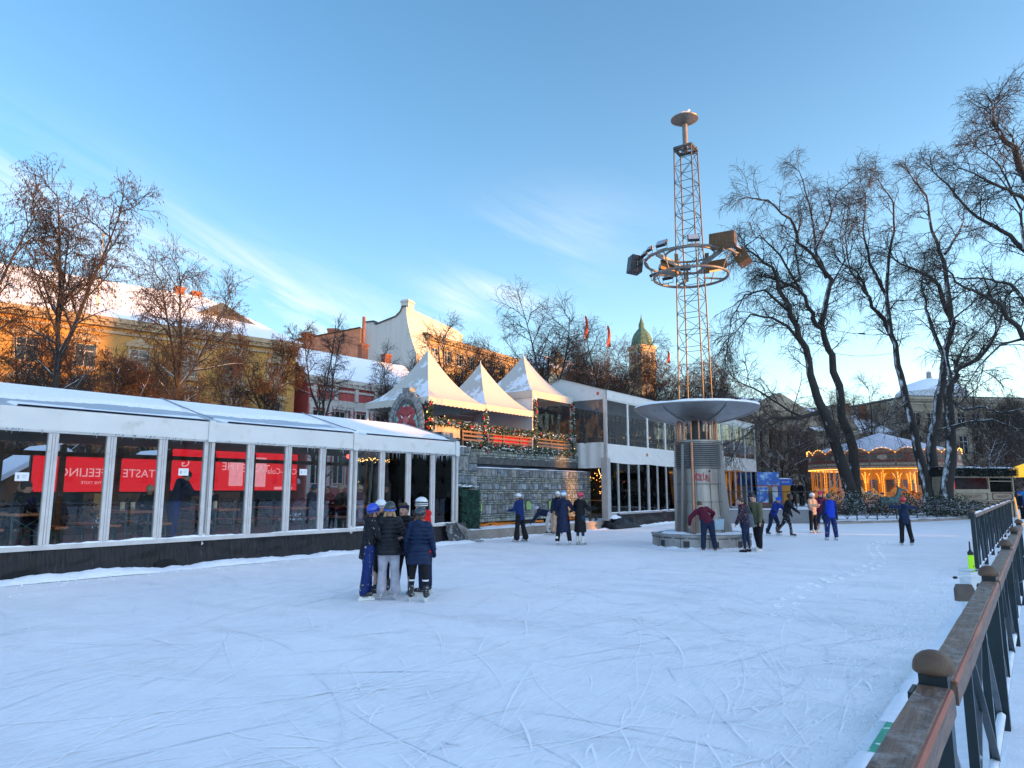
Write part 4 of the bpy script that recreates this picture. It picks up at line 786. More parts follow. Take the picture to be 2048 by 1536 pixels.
# deck above it
DZ=3.3
dk=thing('terrace_deck','raised terrace with brown plank rails above the castle stone wall','terrace',ST(19.9,18.95),A)
q=MB(); q.bb(0,11.4,0,5,DZ-.25,DZ); q.build('deck',mat('deck_dark',(.05,.045,.04)),dk)
q=MB(); sh=[]; stone_face(q,2.2,11.4,DZ-.02,-.02,[SM,MD,(.12,(.12,.3))],rg,sh); q.bb(2.2,11.4,-.02,.1,DZ-.3,DZ+.33); stone_obj('parapet',q,sh,dk)
RAILM=mat('rail_wood',(.2,.12,.08),.6,0,.2,3.,stretch=(1,6,6))
for z in(3.98,4.15,4.32):
    q=MB(); q.bb(2.2,11.3,.02,.06,z-.04,z+.04); q.build('rail',RAILM,dk)
for x in(2.3,3.7,5.1,6.4,7.5,9.,10.2,11.25):
    q=MB(); q.bb(x-.04,x+.04,.065,.14,DZ,4.5); q.build('rail_post',RAILM,dk)
# red cloth behind the rails, given a red glow of its own
q=MB(); 
for i in range(8): q.bb(-1.4+i*.36,-1.4+i*.36+.32,0,.04,0,.68)
o=q.build('red_bunting',mat('red_cloth_glow',(.55,.015,.02),.6,emit=(.8,.02,.02),es=.5)); place(o,ST(26.0,19.25,DZ+.62),A); tag(o,'row of glowing red cloth panels hung behind the brown terrace rails','bunting')
# stone tower at the left end
rt=thing('stone_tower','stepped tower of painted grey stones left of the castle trailer','tower',ST(16.2,18.35),A)
q=MB(); sh=[]
stone_face(q,3.65,6.1,.5,0,[MD,SM,BIG,SM,SM,BIG,SM,MD,(.5,(.3,.5)),SM,SM,(.62,(.3,.55)),SM],rg,sh); zt=.5+.15+.085*6+.42*2+.15+.5+.62
stone_face(q,3.65,5.6,zt,0,[(.34,(.2,.4))],rg,sh); stone_face(q,3.65,4.9,zt+.34,0,[(.3,(.2,.4))],rg,sh); stone_face(q,3.9,4.6,zt+.64,0,[(.22,(.2,.3))],rg,sh)
q.bb(3.65,6.1,0,.55,.3,zt); q.bb(3.65,5.6,0,.5,zt,zt+.34); q.bb(3.65,4.9,0,.48,zt+.34,zt+.64); q.bb(3.68,4.0,.56,4.6,.3,3.75); q.bb(3.9,4.6,0,.46,zt+.64,zt+.86)
stone_obj('tower_wall',q,sh,rt)
q=MB(); sh=[]; stone_face(q,0,4.15,.4,0,[MD,SM,BIG,SM,SM,BIG,SM,MD,(.5,(.3,.5)),SM,SM,(.62,(.3,.55)),SM,(.4,(.2,.4))],rg,sh); ew=stone_obj('end_wall',q,sh,rt); ew.location=(3.675,4.7,0); ew.rotation_euler=(0,0,-PI/2)
q=MB(); q.grid(lambda u,v:(4.95+.6*u,.02+.45*v,zt+.345+.06*math.sin(PI*v)),10,5); q.grid(lambda u,v:(5.62+.45*u,.02+.45*v,zt+.005+.06*math.sin(PI*v)),10,5); q.build('tower_snow',SNOWF,rt,180)
# arched stained-glass sign with a red horned beast
rt=thing('arched_sign','arched stone sign with a painted red horned beast on pale green panes','sign',ST(19.9,20.05,3.8),A-PI/2)
def arch(w,h,n=20): return [(-w,0)]+[(w*math.cos(PI-PI*i/n),h*.32+h*.68*math.sin(PI*i/n)) for i in range(n+1)]+[(w,0)]
q=MB(); ou=arch(.98,2.05); 
sh=[]; q.prism(arch(.93,1.98),.3,0,lambda x,y,z:(x,y+.03,z)); nb=len(q.f)
inn=arch(.66,1.6)
for ring,(a,b,dep) in enumerate(((1.0,.8,.06),(.795,.69,.03))):
    for i in range(1,21):
        if ring==1 and i%1: continue
        an=[PI-PI*(i-1)/20+.0,PI-PI*i/20]; j=rg.uniform(-.02,.03) if ring==0 else 0
        def P(r,g): h=2.05*(.5+.5*r); return (r*.98*math.cos(g)*(1+j),.0,h*.32+h*.68*math.sin(g)*(1+j))
        g=.012; a1,a2=an[0]-g,an[1]+g; vs=[P(a,a1),P(a,a2),P(b,a2),P(b,a1)]
        q.add([(v[0],.03,v[2]) for v in vs]+[(v[0],.03-dep,v[2]) for v in vs],[(4,5,6,7),(0,1,5,4),(1,2,6,5),(2,3,7,6),(3,0,4,7)])
    for sx in(-1,1):
        for zz in(0,.34):
            x0,x1=sorted((sx*.98*a,sx*.98*b)); q.bb(x0,x1,.03-dep,.03,zz+.01,zz+.32)
q.bb(-.2,.2,-.05,.28,2.0,2.17)
me=q.mesh('stone_arch',[STONE]); at=me.attributes.new('shade','FLOAT_COLOR','FACE')
for i in range(len(q.f)): k=rg.uniform(.8,1.3) if i>=nb else .4; at.data[i].color=(k,k,k,1)
link('stone_arch',me,rt)
q=MB(); ia=arch(.655,1.5)
q.prism(ia,.02,0,lambda x,y,z:(x,y-.005,z)); 
for i in range(9):
    g=PI*i/8; q.bar((.35*math.cos(g),-.012,.55+.45*math.sin(g)),(.66*math.cos(g),-.012,.5+.98*math.sin(g)),.018,.012,1)
q.build('green_glass',[mat('pane_green',(.17,.36,.33),.4,0,.2,4.),MORT],rt)
BZ=.36
beast=[(-.62,.2),(-.5,.45),(-.38,.52),(-.52,.72),(-.5,.9),(-.36,.93),(-.28,1.12),(-.12,1.02),(0,1.1),(.12,1.02),(.28,1.12),(.36,.93),(.5,.9),(.52,.72),(.38,.52),(.5,.45),(.62,.2),(.42,.22),(.35,.05),(-.35,.05),(-.42,.22)]
q=MB(); q.prism(beast,.015,0,lambda x,y,z:(x*.98,y-.03,z+BZ)); hd=q.build('beast',mat('beast_red',(.25,.03,.04),.5,0,.35,5.),rt)
q=MB(); q.ball((0,-.03,.5),(.17,.05,.16)); q.ball((0,-.05,.36),(.13,.05,.12)); q.ball((-.09,-.06,.34),(.04,.02,.03),mi=2); q.ball((.09,-.06,.34),(.04,.02,.03),mi=2)
for sx in(-1,1):
    q.prism([(sx*.14,.62),(sx*.28,.72),(sx*.2,.58)],.01,1,lambda x,y,z:(x,y-.045,z)); q.prism([(sx*.2,.2),(sx*.27,.2),(sx*.235,.05)],.01,1,lambda x,y,z:(x,y-.045,z)); q.prism([(sx*.08,.18),(sx*.13,.18),(sx*.1,.06)],.01,1,lambda x,y,z:(x,y-.045,z))
    q.bar((sx*.12,-.045,.66),(sx*.34,-.045,.8),.03,.01,2)
q.v=[(x,y,z+BZ) for x,y,z in q.v]; q.build('muzzle',[mat('beast_pink',(.33,.1,.1),.5,0,.2,6.),mat('tooth_white',(.7,.68,.6)),mat('beast_line',(.06,.01,.015))],hd)
# ------------------------------------------------------------------ garlands with snow
GARL=snowtop('garland_snow',(.05,.07,.025),lo=.4,hi=.7,amount=.8,nscale=7.,var=.5,bump=0)
BAUB=mat('bauble_red',(.55,.02,.02),.2,coat=.5); BULB=MATS['bulb_warm']
BAUME=MB().ball((0,0,0),.045,n=8,k=6).mesh('bauble',[BAUB],180)
def garland(label,pts,r,n,seed,snow=True,baub=8,group=None):
    rg=random.Random(seed); q=MB(); pts=[V(p) for p in pts]; seg=[(pts[i+1]-pts[i]).length for i in range(len(pts)-1)]; T=sum(seg)
    def at(f):
        d=f*T
        for i,l in enumerate(seg):
            if d<=l or i==len(seg)-1: return pts[i].lerp(pts[i+1],min(1,d/l))
            d-=l
    q.tube(pts,r*.55,6)
    for i in range(n):
        p=at(rg.random()); a=V((rg.gauss(0,1),rg.gauss(0,1),rg.gauss(0,1))).normalized(); p=p+a*r*rg.uniform(.3,.85); d=(a*.6+V((rg.gauss(0,1),rg.gauss(0,1),rg.gauss(0,1)))*.5).normalized()*r*rg.uniform(.5,.9)
        nn=d.orthogonal().normalized()*r*.16; nn=Matrix.Rotation(rg.uniform(0,6.3),3,d.normalized())@nn
        q.add([p-nn,p+d*.5-nn*1.2,p+d,p+d*.5+nn*1.2,p+nn],[(0,1,2,3,4)])
    o=q.build('garland',GARL if snow else FIRG); tag(o,label,'garland',group or 'fir garlands on the terrace')
    if baub:
        for i in range(baub):
            p=at(rg.random()); a=V((rg.gauss(0,1),-1+rg.gauss(0,.5),rg.gauss(0,.6))).normalized(); link('bauble',BAUME,o,p+a*r)
        k=MB()
        for i in range(baub*2 if not snow else baub//4):
            p=at(rg.random()); a=V((rg.gauss(0,1),rg.gauss(0,1),rg.gauss(0,.6))).normalized(); k.ball(p+a*r,.013,n=5,k=4)
        k.build('bulbs',BULB,o)
    return o
TT=18.95
garland('long snow capped fir garland along the top of the terrace rail',[ST(20.1,TT,4.62),ST(22.5,TT,4.56),ST(23.6,TT,4.5),ST(27.3,TT,4.52),ST(30.8,TT,4.5)],.17,4200,1,True,26)
garland('lower snow capped fir garland on the terrace parapet',[ST(22.5,TT-.05,3.78),ST(27.,TT-.05,3.74),ST(30.9,TT-.05,3.72)],.16,3400,2,True,12)
for i,(s,z1,t,l) in enumerate(((20.1,5.35,TT+.05,'post garland under the near corner of the largest peaked tent'),(23.62,5.3,TT,'post garland where the two sunlit peaked tents meet'),(27.35,6.15,TT,'post garland at the left front leg of the white peaked tent'),(30.75,6.3,TT,'post garland with red baubles at the right leg of the white peaked tent'))):
    garland(l,[ST(s,t,3.5),ST(s,t,z1)],.14,1500,10+i,False if i in(0,) else True,10)
garland('fir swag crossing down the back of the white peaked tent, left arm of the cross',[ST(28.2,22.2,6.0),ST(29.1,22.2,5.2),ST(29.6,22.2,4.8)],.1,500,20,False,4)
garland('fir swag crossing down the back of the white peaked tent, right arm of the cross',[ST(30.7,22.2,5.9),ST(29.9,22.2,5.2),ST(29.3,22.2,4.8)],.1,500,21,False,4)
garland('hanging fir bunch with a red bow inside the second sunlit tent',[ST(23.9,21.8,5.15),ST(24.0,21.8,4.4)],.2,700,22,False,5)
# ------------------------------------------------------------------ peaked tents
def pagoda(label,s,t,a,ze,zp,vz,mod=0):
    rt=thing('peaked_tent',label,'tent',ST(s,t,DZ),A,'peaked white tents on the terrace'); q=MB(); n=16; ze-=DZ; zp-=DZ; h=a/2
    def roof(u,v):
        # u round the square, v from eave to tip
        k=u*4; i=int(k)%4; f=k-int(k); cs=[(0,0),(a,0),(a,a),(0,a)]; p0,p1=cs[i],cs[(i+1)%4]
        x=p0[0]+(p1[0]-p0[0])*f; y=p0[1]+(p1[1]-p0[1])*f; r=(1-v)**1.0
        z=ze+(zp-ze)*(v**1.75*.78+.22*v); sag=-.06*math.sin(PI*f)*math.sin(PI*v)
        return (h+(x-h)*r,h+(y-h)*r,z+sag)
    q.grid(roof,64,22); q.tube([(h,h,zp-.25),(h,h,zp+.12)],[.05,.015],8); q.build('canopy',PEAK,rt,50)
    q=MB()
    def val(u,v):
        k=u*4; i=int(k)%4; f=k-int(k); cs=[(-.02,-.02),(a+.02,-.02),(a+.02,a+.02),(-.02,a+.02)]; p0,p1=cs[i],cs[(i+1)%4]
        sc_=.035*abs(math.sin(f*PI*14))*v if mod!=2 else 0
        return (p0[0]+(p1[0]-p0[0])*f,p0[1]+(p1[1]-p0[1])*f,ze-v*vz+sc_+.0)
    q.grid(val,224,3); q.build('valance',PEAKV,rt,50)
    for x,y in((.05,.05),(a-.05,.05),(a-.05,a-.05),(.05,a-.05)):
        k=MB(); k.bb(x-.04,x+.04,y-.04,y+.04,0,ze); k.build('post',WHITEM,rt)
    return rt
PEAKV=mat('peak_valance',(.47,.45,.4),.5,0,.06,1.5)
PEAK=snowtop('peak_pvc',(.5,.48,.44),lo=.62,hi=.7,amount=.9,nscale=1.6,var=.04,bump=.05,side=(-.75,.2,.63),vstretch=(1,1,1))
for kk in PEAK.node_tree.nodes:
    if kk.type=='BSDF_PRINCIPLED': kk.inputs['Roughness'].default_value=.5
pagoda('largest peaked tent, sunlit, at the left end of the terrace',20.02,TT,3.62,5.56,7.95,.3)
pagoda('sunlit peaked tent in the middle of the three',23.66,TT,3.75,5.6,7.9,.3)
p3=pagoda('peaked tent with white snow patches right of the sunlit pair',27.15,TT,3.62,6.62,8.8,.34,2)
q=MB(); q.grid(lambda u,v:(.06,.1+3.4*u,0.0+3.2*v+.0),8,8); q.build('side_wall',PVC,p3,180)
q=MB(); q.grid(lambda u,v:(.1+3.4*u,3.55+.02*math.sin(u*40),.0+3.1*v),40,4); q.build('rear_film',FILM,p3,180)
q=MB(); q.tube([(.35,.1,.0),(.28,.12,1.4),(.3,.1,2.2),(.22,.1,3.1)],[.1,.06,.13,.2],8); q.build('tied_curtain',PVC,p3,180)
# red poinsettia basket and a small tree under it
for i,(s,t,h,l) in enumerate(((29.0,20.2,1.35,'small decorated fir tree inside the white peaked tent'),(25.8,21.4,1.5,'dark fir tree with red baubles under the middle peaked tent'),(27.0,21.6,1.6,'dark fir tree with baubles left of the white peaked tent'))):
    rt=thing('fir_tree',l,'tree',ST(s,t,DZ),0,'small fir trees on the terrace'); rg=random.Random(60+i); q=MB(); q.tube([(0,0,0),(0,0,h*.95)],[.03,.01],6); q.build('trunk',TWIG,rt); q=MB()
    for j in range(900):
        f=rg.random()**.7; z=h*(1-f)+.05; r=.5*f*rg.uniform(.3,1); g=rg.uniform(0,6.3); p=V((r*math.cos(g),r*math.sin(g),z)); d=V((math.cos(g)*.14,math.sin(g)*.14,-.05)); n=V((-math.sin(g),math.cos(g),0))*.02; q.add([p-n,p+n,p+d],[(0,1,2)])
    q.build('crown',FIRG,rt)
    for j in range(16): f=rg.uniform(.2,1); g=rg.uniform(0,6.3); link('bauble',BAUME,rt,(.48*f*math.cos(g),.48*f*math.sin(g),h*(1-f)+.05))
q=MB(); q.lathe([(.1,0),(.2,.12),(.22,.14)],12,1)
rg=random.Random(5)
for j in range(90):
    g=rg.uniform(0,6.3); r=rg.uniform(0,.24); p=V((r*math.cos(g),r*math.sin(g),.16+rg.uniform(0,.14))); d=V((math.cos(g)*.1,math.sin(g)*.1,.02)); n=V((-math.sin(g),math.cos(g),.3))*.04; q.add([p-n,p+d,p+n,p-d*.3],[(0,1,2,3)])
o=q.build('flower_basket',[mat('poinsettia',(.5,.015,.02),.6),WOODB]); place(o,ST(29.6,19.5,4.45)); tag(o,'basket of red poinsettias by the rail of the white peaked tent','basket')
q=MB(); q.grid(lambda u,v:(-.9+1.5*u,.0,-.55+.62*v-.42*math.sin(PI*u)*(1-.0)*v*.0+.05*ns(u*3,v*2,1,2)),20,8); o=q.build('canvas_flap',mat('canvas_tan',(.5,.36,.24),.8,0,.15,3.)); place(o,ST(21.3,TT-.02,4.55),A); tag(o,'tan canvas flap hung on the rail beside the near garland post','flap')
# ------------------------------------------------------------------ fir covered booth beside the dining tent
rt=thing('fir_booth','small ticket booth wholly covered in dark green fir boughs with snow on top','booth',ST(20.3,17.85,.36),A)
q=MB(); q.bb(.05,1.5,.1,1.3,0,1.55); q.build('carcass',mat('booth_dark',(.03,.022,.016),.8),rt)
rg=random.Random(31); q=MB()
for i in range(9000):
    f=rg.random()
    if f<.62: p=V((rg.uniform(.42,1.55),.06,rg.uniform(-.22,1.55))); n=V((0,-1,0))
    elif f<.8: p=V((1.55,rg.uniform(.05,1.3),rg.uniform(-.22,1.55))); n=V((1,0,0))
    elif f<.95: p=V((rg.uniform(-.05,1.6),rg.uniform(0,1.35),1.55+rg.uniform(0,.16))); n=V((0,-.3,1))
    else: p=V((rg.uniform(-.05,.45),.06,rg.uniform(1.35,1.65))); n=V((0,-1,.2))
    p+=n*rg.uniform(0,.13); d=(V((rg.gauss(0,.5),rg.gauss(0,.3),-.6+rg.gauss(0,.4)))+n*.5).normalized()*rg.uniform(.06,.13); k=d.cross(n); 
    if k.length<.01: k=V((1,0,0))
    k=k.normalized()*.018; q.add([p-k,p+k,p+d],[(0,1,2)])
q.build('fir_boughs',mat('fir_blue',(.012,.06,.04),.65,0,.6,5.),rt)
q=MB(); q.grid(lambda u,v:(-.05+1.66*u,-.04+1.4*v,1.66+.12*math.sin(PI*v)**.6*math.sin(PI*u)**.4+.05*ns(u*4,v*3,1,2)),36,22,keep=lambda u,v:ns(u*5,v*4,8,2)>-.25); q.build('booth_snow',SNOWF,rt,180)
q=MB(); q.bb(.3,.38,.05,.1,.0,1.5); q.build('door_post',WOODB,rt)
# ------------------------------------------------------------------ two-storey tent
ALU=mat('alu_post',(.5,.5,.5),.35,.5,.1,3.)
PVCR=snowtop('roof_pvc_snow',(.72,.73,.73),lo=.5,hi=.62,amount=.5,nscale=.8,var=.04,bump=.05,vstretch=(1,1,1))
def big_tent():
    S0,S1,wd=31.3,54.8,5.2; rt=thing('event_tent','two storey white event tent with clear film upstairs and glazed posts below','tent',ST(S0,T0),A); Lg=S1-S0; bay=Lg/5
    z0,z1,z2,z3,z4,zr=.74,3.3,4.1,6.5,6.95,7.75
    q=MB()
    def sk(u,v): s=Lg*u; return (s,-.03-.22*(1-v)**1.4*(.6+.6*ns(s,4,0,.7))-.06*ns(s,v*2,2,1.)-.03*ns(s,v*3,5,3),.7*v)
    q.grid(sk,200,8); q.build('plinth_skirt',BLACKP,rt,180)
    q=MB(); q.bb(0,Lg,.05,wd,.5,.7); q.bb(0,Lg,.05,wd,3.45,3.65); q.build('floor_deck',mat('deck_dark',(.05,.045,.04)),rt)
    q=MB(); q.bb(0,Lg,-.05,.08,.66,.76); q.build('sill',ALU,rt)
    q=MB(); q.grid(lambda u,v:(Lg*u,-.07+.16*v,.755+.05*math.sin(PI*v)*(.7+.6*ns(u*Lg,1,1,2))),160,4); q.build('sill_snow',SNOWF,rt,180)
    for k in range(21):
        s=bay/4*k; q=MB(); wd_=.22 if k%4==0 else .13; q.bb(s-wd_/2,s+wd_/2,-.04,.06,.76,z1); q.build('post',ALU,rt)
        if k<20: q=MB(); q.bb(s+.06,s+bay/4-.06,-.004,.004,.76,z1); q.build('pane',GLASS,rt)
    q=MB()
    def bd(u,v):
        s=Lg*u; f=.03*ns(s*2+v*3,v,1,1.6)+.02*math.sin(s*9+v*4)*max(0,ns(s,3,3,.5)+.2); return (s,-.06-f*math.sin(PI*v),z1+(z2-z1)*v-.05*(1-v)*math.sin(PI*((s/bay)%1)))
    q.grid(bd,330,7); q.build('fabric_band',PVC,rt,180)
    q=MB(); q.bb(0,Lg,-.05,.03,z2-.03,z2+.12); q.bb(0,Lg,-.05,.03,z3-.05,z3+.06); q.build('upper_rail',PVC,rt)
    for k in range(11):
        s=bay/2*k; q=MB(); ww=.1
        if k in(0,10): q.bb(s-.09,s+.09,-.05,.09,.1,z4)
        else:
            for i in range(24): 
                zz=z2+(z3-z2)*i/24; q.bb(s-.06-.025*rg.random(),s+.06+.025*rg.random(),-.04-.02*rg.random(),.02,zz,zz+(z3-z2)/24)
        q.build('upper_post',PVC if k not in(0,10) else ALU,rt)
        if k<10: q=MB(); q.grid(lambda u,v:(s+.06+(bay/2-.12)*u,-.01+.02*math.sin(u*20+3*v)*ns(u*3,v,k,2),z2+.1+(z3-z2-.12)*v),24,4); q.build('film_pane',FILM,rt,180)
    q=MB(); q.grid(lambda u,v:(Lg*u,-.08-.015*ns(u*Lg,v,1,2),z3+.02+(z4-z3)*v),200,3); q.build('valance',PVC,rt,180)
    q=MB(); q.grid(lambda u,v:(-.12+(Lg+.2)*u,-.12+(wd+.24)*v,z4+(zr-z4)*(1-abs(2*v-1))-.05*math.sin(PI*((u*5)%1))*math.sin(PI*min(1,2*min(v,1-v)))),120,14); q.build('roof',PVCR,rt,50)
    # the gable end that faces the terrace
    q=MB(); q.add([(-.02,-.05,z3),(-.02,-.05,z4),(-.02,wd/2,zr),(-.02,wd,z4),(-.02,wd,z3)],[(0,1,2,3,4)]); q.build('gable_panel',PVC,rt)
    q=MB(); q.grid(lambda u,v:(-.02+.03*math.sin(u*60+v*2)*ns(u*4,v*2,6,1.5),.14+(wd-.4)*u,z2+.15+(z3-z2-.15)*v),60,10); q.build('gable_film',FILM,rt,180)
    q=MB(); q.grid(lambda u,v:(-.05-.05*math.sin(u*50)*(.5+.5*ns(u*6,1,2,1)),.1+(wd-.2)*u,3.0+(z2+.2-3.0)*v),90,5); q.build('gable_skirt',PVC,rt,180)
    for z,y in((6.75,.35),): q=MB(); q.bb(-.035,-.022,y,y+.14,z-.02,z+.14); q.build('safety_label',mat('label_red',(.55,.08,.05),.6),rt)
    q=MB(); q.bb(bay-.28,bay-.14,-.1,-.085,3.75,3.9); q.build('safety_label',MATS['label_red'],rt)
    q=MB(); q.bb(-.06,-.045,1.9,2.05,5.05,5.2); q.bb(2.32*bay,2.34*bay+.12,-.06,-.05,5.4,5.6); q.build('paper_notice',mat('paper',(.75,.76,.78)),rt)
    # far wall, back film and inside rails with garland
    q=MB(); q.bb(0,Lg,wd-.06,wd,.7,z1+.2); q.build('rear_wall',mat('inner_dark',(.035,.02,.02),.8,0,.5,.8),rt)
    q=MB(); q.bb(0,Lg,wd-.05,wd-.04,z2,z3); q.build('rear_film',FILM,rt)
    q=MB()
    for k in range(70): x=.2+k*(Lg-.4)/70; q.bb(x-.02,x+.02,.4,.44,3.7,4.55)
    q.bb(0,Lg,.38,.46,4.55,4.63); q.build('inner_rail',RAILM,rt)
    q=MB(); q.box((-.08,.0,1.95),(.34,.34,3.1)); q.build('corner_pillar',ALU,rt)
    return rt
big_tent()
rg=random.Random(77)
garland('fir garland with warm bulbs along the upstairs rail of the event tent',[ST(31.6,17.9,4.9),ST(34,17.9,4.75),ST(36,17.9,4.95),ST(39,17.9,4.75),ST(42,17.9,4.95),ST(47,17.9,4.75),ST(54,17.9,4.9)],.14,2200,30,False,14,'garlands inside the event tent')
for i,(s,l) in enumerate(((31.9,'leaning string of warm lights behind the first pane of the event tent'),(33.4,'left hanging string of warm lights in the event tent'),(34.0,'right hanging string of warm lights in the event tent'))):
    q=MB(); dx=1.0 if i==0 else .15
    pts=[V(ST(s+dx*f,18.2,3.25-1.7*f)) for f in[j/22 for j in range(23)]]; q.tube(pts,.02,5)
    for p in pts: 
        for _ in range(2): q.ball(p+V((rg.uniform(-.03,.03),-.03,rg.uniform(-.03,.03))),.012,n=5,k=4,mi=1)
    tag(q.build('light_string',[WOODB,BULB]),l,'lights','strings of warm lights in the event tent')
q=MB()
for i in range(260):
    s=rg.uniform(36.0,53.5); z=rg.choice((rg.gauss(2.55,.12),rg.gauss(2.75,.06),rg.uniform(1.7,2.8))); q.ball(tuple(ST(s,21.5+rg.uniform(-.8,.6),z)),rg.uniform(.012,.028),n=5,k=4)
tag(q.build('bar_lights',mat('bulb_amber',(.8,.45,.1),.4,emit=(1,.42,.07),es=5.)),'cluster of amber bar lights glowing deep inside the event tent','lights')
for i,(s,l) in enumerate(((32.6,'large fir tree behind the second pane of the event tent'),(34.1,'wide fir tree behind the third pane of the event tent'),(37.8,'fir tree standing by the bar in the event tent'))):
    rt=thing('fir_tree',l,'tree',ST(s,18.9,.7),0,'fir trees inside the event tent'); q=MB(); q.tube([(0,0,0),(0,0,1.9)],[.03,.01],6); q.build('trunk',TWIG,rt); q=MB()
    for j in range(900):
        f=rg.random()**.7; g=rg.uniform(0,6.3); r=.62*f*rg.uniform(.3,1); p=V((r*math.cos(g),r*math.sin(g),1.95*(1-f)+.05)); d=V((math.cos(g)*.2,math.sin(g)*.2,-.07)); n=V((-math.sin(g),math.cos(g),0))*.03; q.add([p-n,p+n,p+d],[(0,1,2)])
    q.build('crown',FIRG,rt)
for i in range(6):
    s=32.4+i*3.4; trestle('beer_table','orange beer table %s in the event tent'%['by the first fir','under the light strings','right of the bay post','behind the steel column','by the amber bar','at the far right end'][i],'table',s,18.4,1.8,.62,.77,'orange beer tables in the event tent',1)
# woodchip board and fir boughs in the gap beside it, black tarpaulin heap, stage lights
q=MB(); q.bb(-.75,.75,0,.06,.0,1.55); o=q.build('woodchip_board',mat('chip',(.42,.38,.3),.8,0,.6,60.,.3,60)); place(o,ST(32.4,20.4,.4),A+R(35)); tag(o,'speckled woodchip board leaning in the gap beside the stone wall','board')
q=MB()
for j in range(900):
    p=V((rg.uniform(-.8,.5),-.1-rg.uniform(0,.2),rg.uniform(0,1.2))); 
    if p.z>1.2-.9*(p.x+.8): continue
    d=V((rg.gauss(.4,.4),rg.gauss(0,.3),rg.gauss(-.5,.4))).normalized()*.22; k=d.orthogonal().normalized()*.02; q.add([p-k,p+k,p+d],[(0,1,2)])
o=q.build('fir_bough_heap',FIRG); place(o,ST(32.3,20.2,.4),A+R(35)); tag(o,'dark fir boughs leaning against the speckled board','boughs')
q=MB(); q.grid(lambda u,v:(-1.2+2.9*u,-.55+1.1*v,(.62*math.sin(PI*v)**.6*math.sin(PI*u)**.5)*(1+.45*ns(u*4,v*3,3,1.3)+.2*ns(u*9,v*7,1,2))),60,30); o=q.build('tarpaulin_heap',BLACKP,None,180); place(o,ST(32.0,17.15,-.01),A); tag(o,'crumpled black tarpaulin heaped at the foot of the event tent corner','tarpaulin')
q=MB(); q.grid(lambda u,v:(-.75+1.3*u,-.25+.7*v,.5+.16*math.sin(PI*v)**.7*math.sin(PI*u)**.6+.05*ns(u*4,v*4,2,2)),24,16); q.build('tarp_snow',SNOWF,o,180)
for i,(s,l) in enumerate(((30.1,'left small stage floodlight on the snowy kerb'),(30.65,'right small stage floodlight on the snowy kerb'))):
    q=MB(); q.box((0,0,.2),(.34,.16,.24),0,Matrix.Rotation(R(-25),3,'X')); q.bb(-.2,-.18,-.03,.03,0,.25); q.bb(.18,.2,-.03,.03,0,.25); o=q.build('stage_light',mat('black_metal',(.02,.02,.022),.4)); place(o,ST(s,17.6,.4),A+R(20)); tag(o,l,'light','stage lights on the kerb'); k=MB(); k.box((0,-.07,.235),(.28,.02,.18),0,Matrix.Rotation(R(-25),3,'X')); k.build('lens',DARKW,o)
# grey tarp and cable bundle by the dining tent corner
q=MB(); q.grid(lambda u,v:(-.5+1.1*u,-.06-.25*(1-v)**2+.07*ns(u*5,v*3,3,1.4),.72*v),30,14); o=q.build('loose_tarpaulin',mat('tarp_clear',(.05,.05,.055),.25,0,.5,3.,.4,9.,col2=(.25,.25,.26),thr=(.56,.66))); place(o,ST(19.6,17.2,0),A); tag(o,'loose shiny black sheet hanging at the dining tent corner','tarpaulin')
q=MB()
for i in range(6):
    r2=random.Random(i); q.tube([(0,-.1,.72),(.15+.06*i,-.2-.03*i,.45),(.3+.1*i,-.33,.18+.02*i),(.6+.13*i,-.45+.05*i,.03),(.95+.1*i,-.5+.06*i,.025)],.014,5)
o=q.build('cable_bundle',mat('cable_grey',(.22,.21,.2),.5)); place(o,ST(19.6,17.15,0),A); tag(o,'bundle of grey cables spilling from the tent corner onto the ice','cables')
# ------------------------------------------------------------------ steel mushroom monument with lattice mast
STEEL=mat('brushed_steel',(.27,.262,.255),.4,.8,.12,1.5,.03,30.,stretch=(1,1,.25),col2=(.17,.155,.14),thr=(.56,.74))
LAMPS=mat('lamp_sunlit_brown',(.14,.075,.03),.45,.3,.15,4.)  # brown puts the orange sun on these housings into their colour
STEELD=mat('dull_steel',(.33,.32,.31),.5,.6,.2,2.5,.05,20.,col2=(.2,.18,.17),thr=(.6,.75))
RINGM=mat('ring_steel',(.2,.18,.16),.5,.5,.15,3.)
MASTM=mat('mast_steel',(.1,.09,.08),.5,.55,.15,3.)
COPP=mat('copper_pipe',(.42,.22,.15),.35,.8,.2,3.)
MX,MY=6.45,24.4
rt=thing('steel_monument','steel mushroom column with broad dish, ring of lamps and lattice mast','monument',(MX,MY,0),0)
yaw=math.atan2(MX,MY) # towards the camera is -Y after turning by -yaw
rt.rotation_euler=(0,0,-yaw)
q=MB(); q.lathe([(1.62,-.05),(1.62,.40),(1.66,.405),(1.66,.46),(1.6,.475),(0,.475)],64); q.build('base_seat',STEELD,rt,40)
q=MB()
for i in range(22):
    g=2*PI*i/22
    q.box((1.625*math.cos(g),1.625*math.sin(g),.35),(.02,.34,.025),0,Matrix.Rotation(g,3,'Z'))
for i in range(8):
    g=-PI/2+(-.86+i*.57); q.box((1.618*math.cos(g),1.618*math.sin(g),.17),(.02,.2,.19),0,Matrix.Rotation(g,3,'Z'))
for i in range(11): g=2*PI*i/11+.3; q.box((1.621*math.cos(g),1.621*math.sin(g),.2),(.008,.012,.4),0,Matrix.Rotation(g,3,'Z'))
q.build('base_slot',mat('slot_dark',(.03,.03,.035),.5),rt)
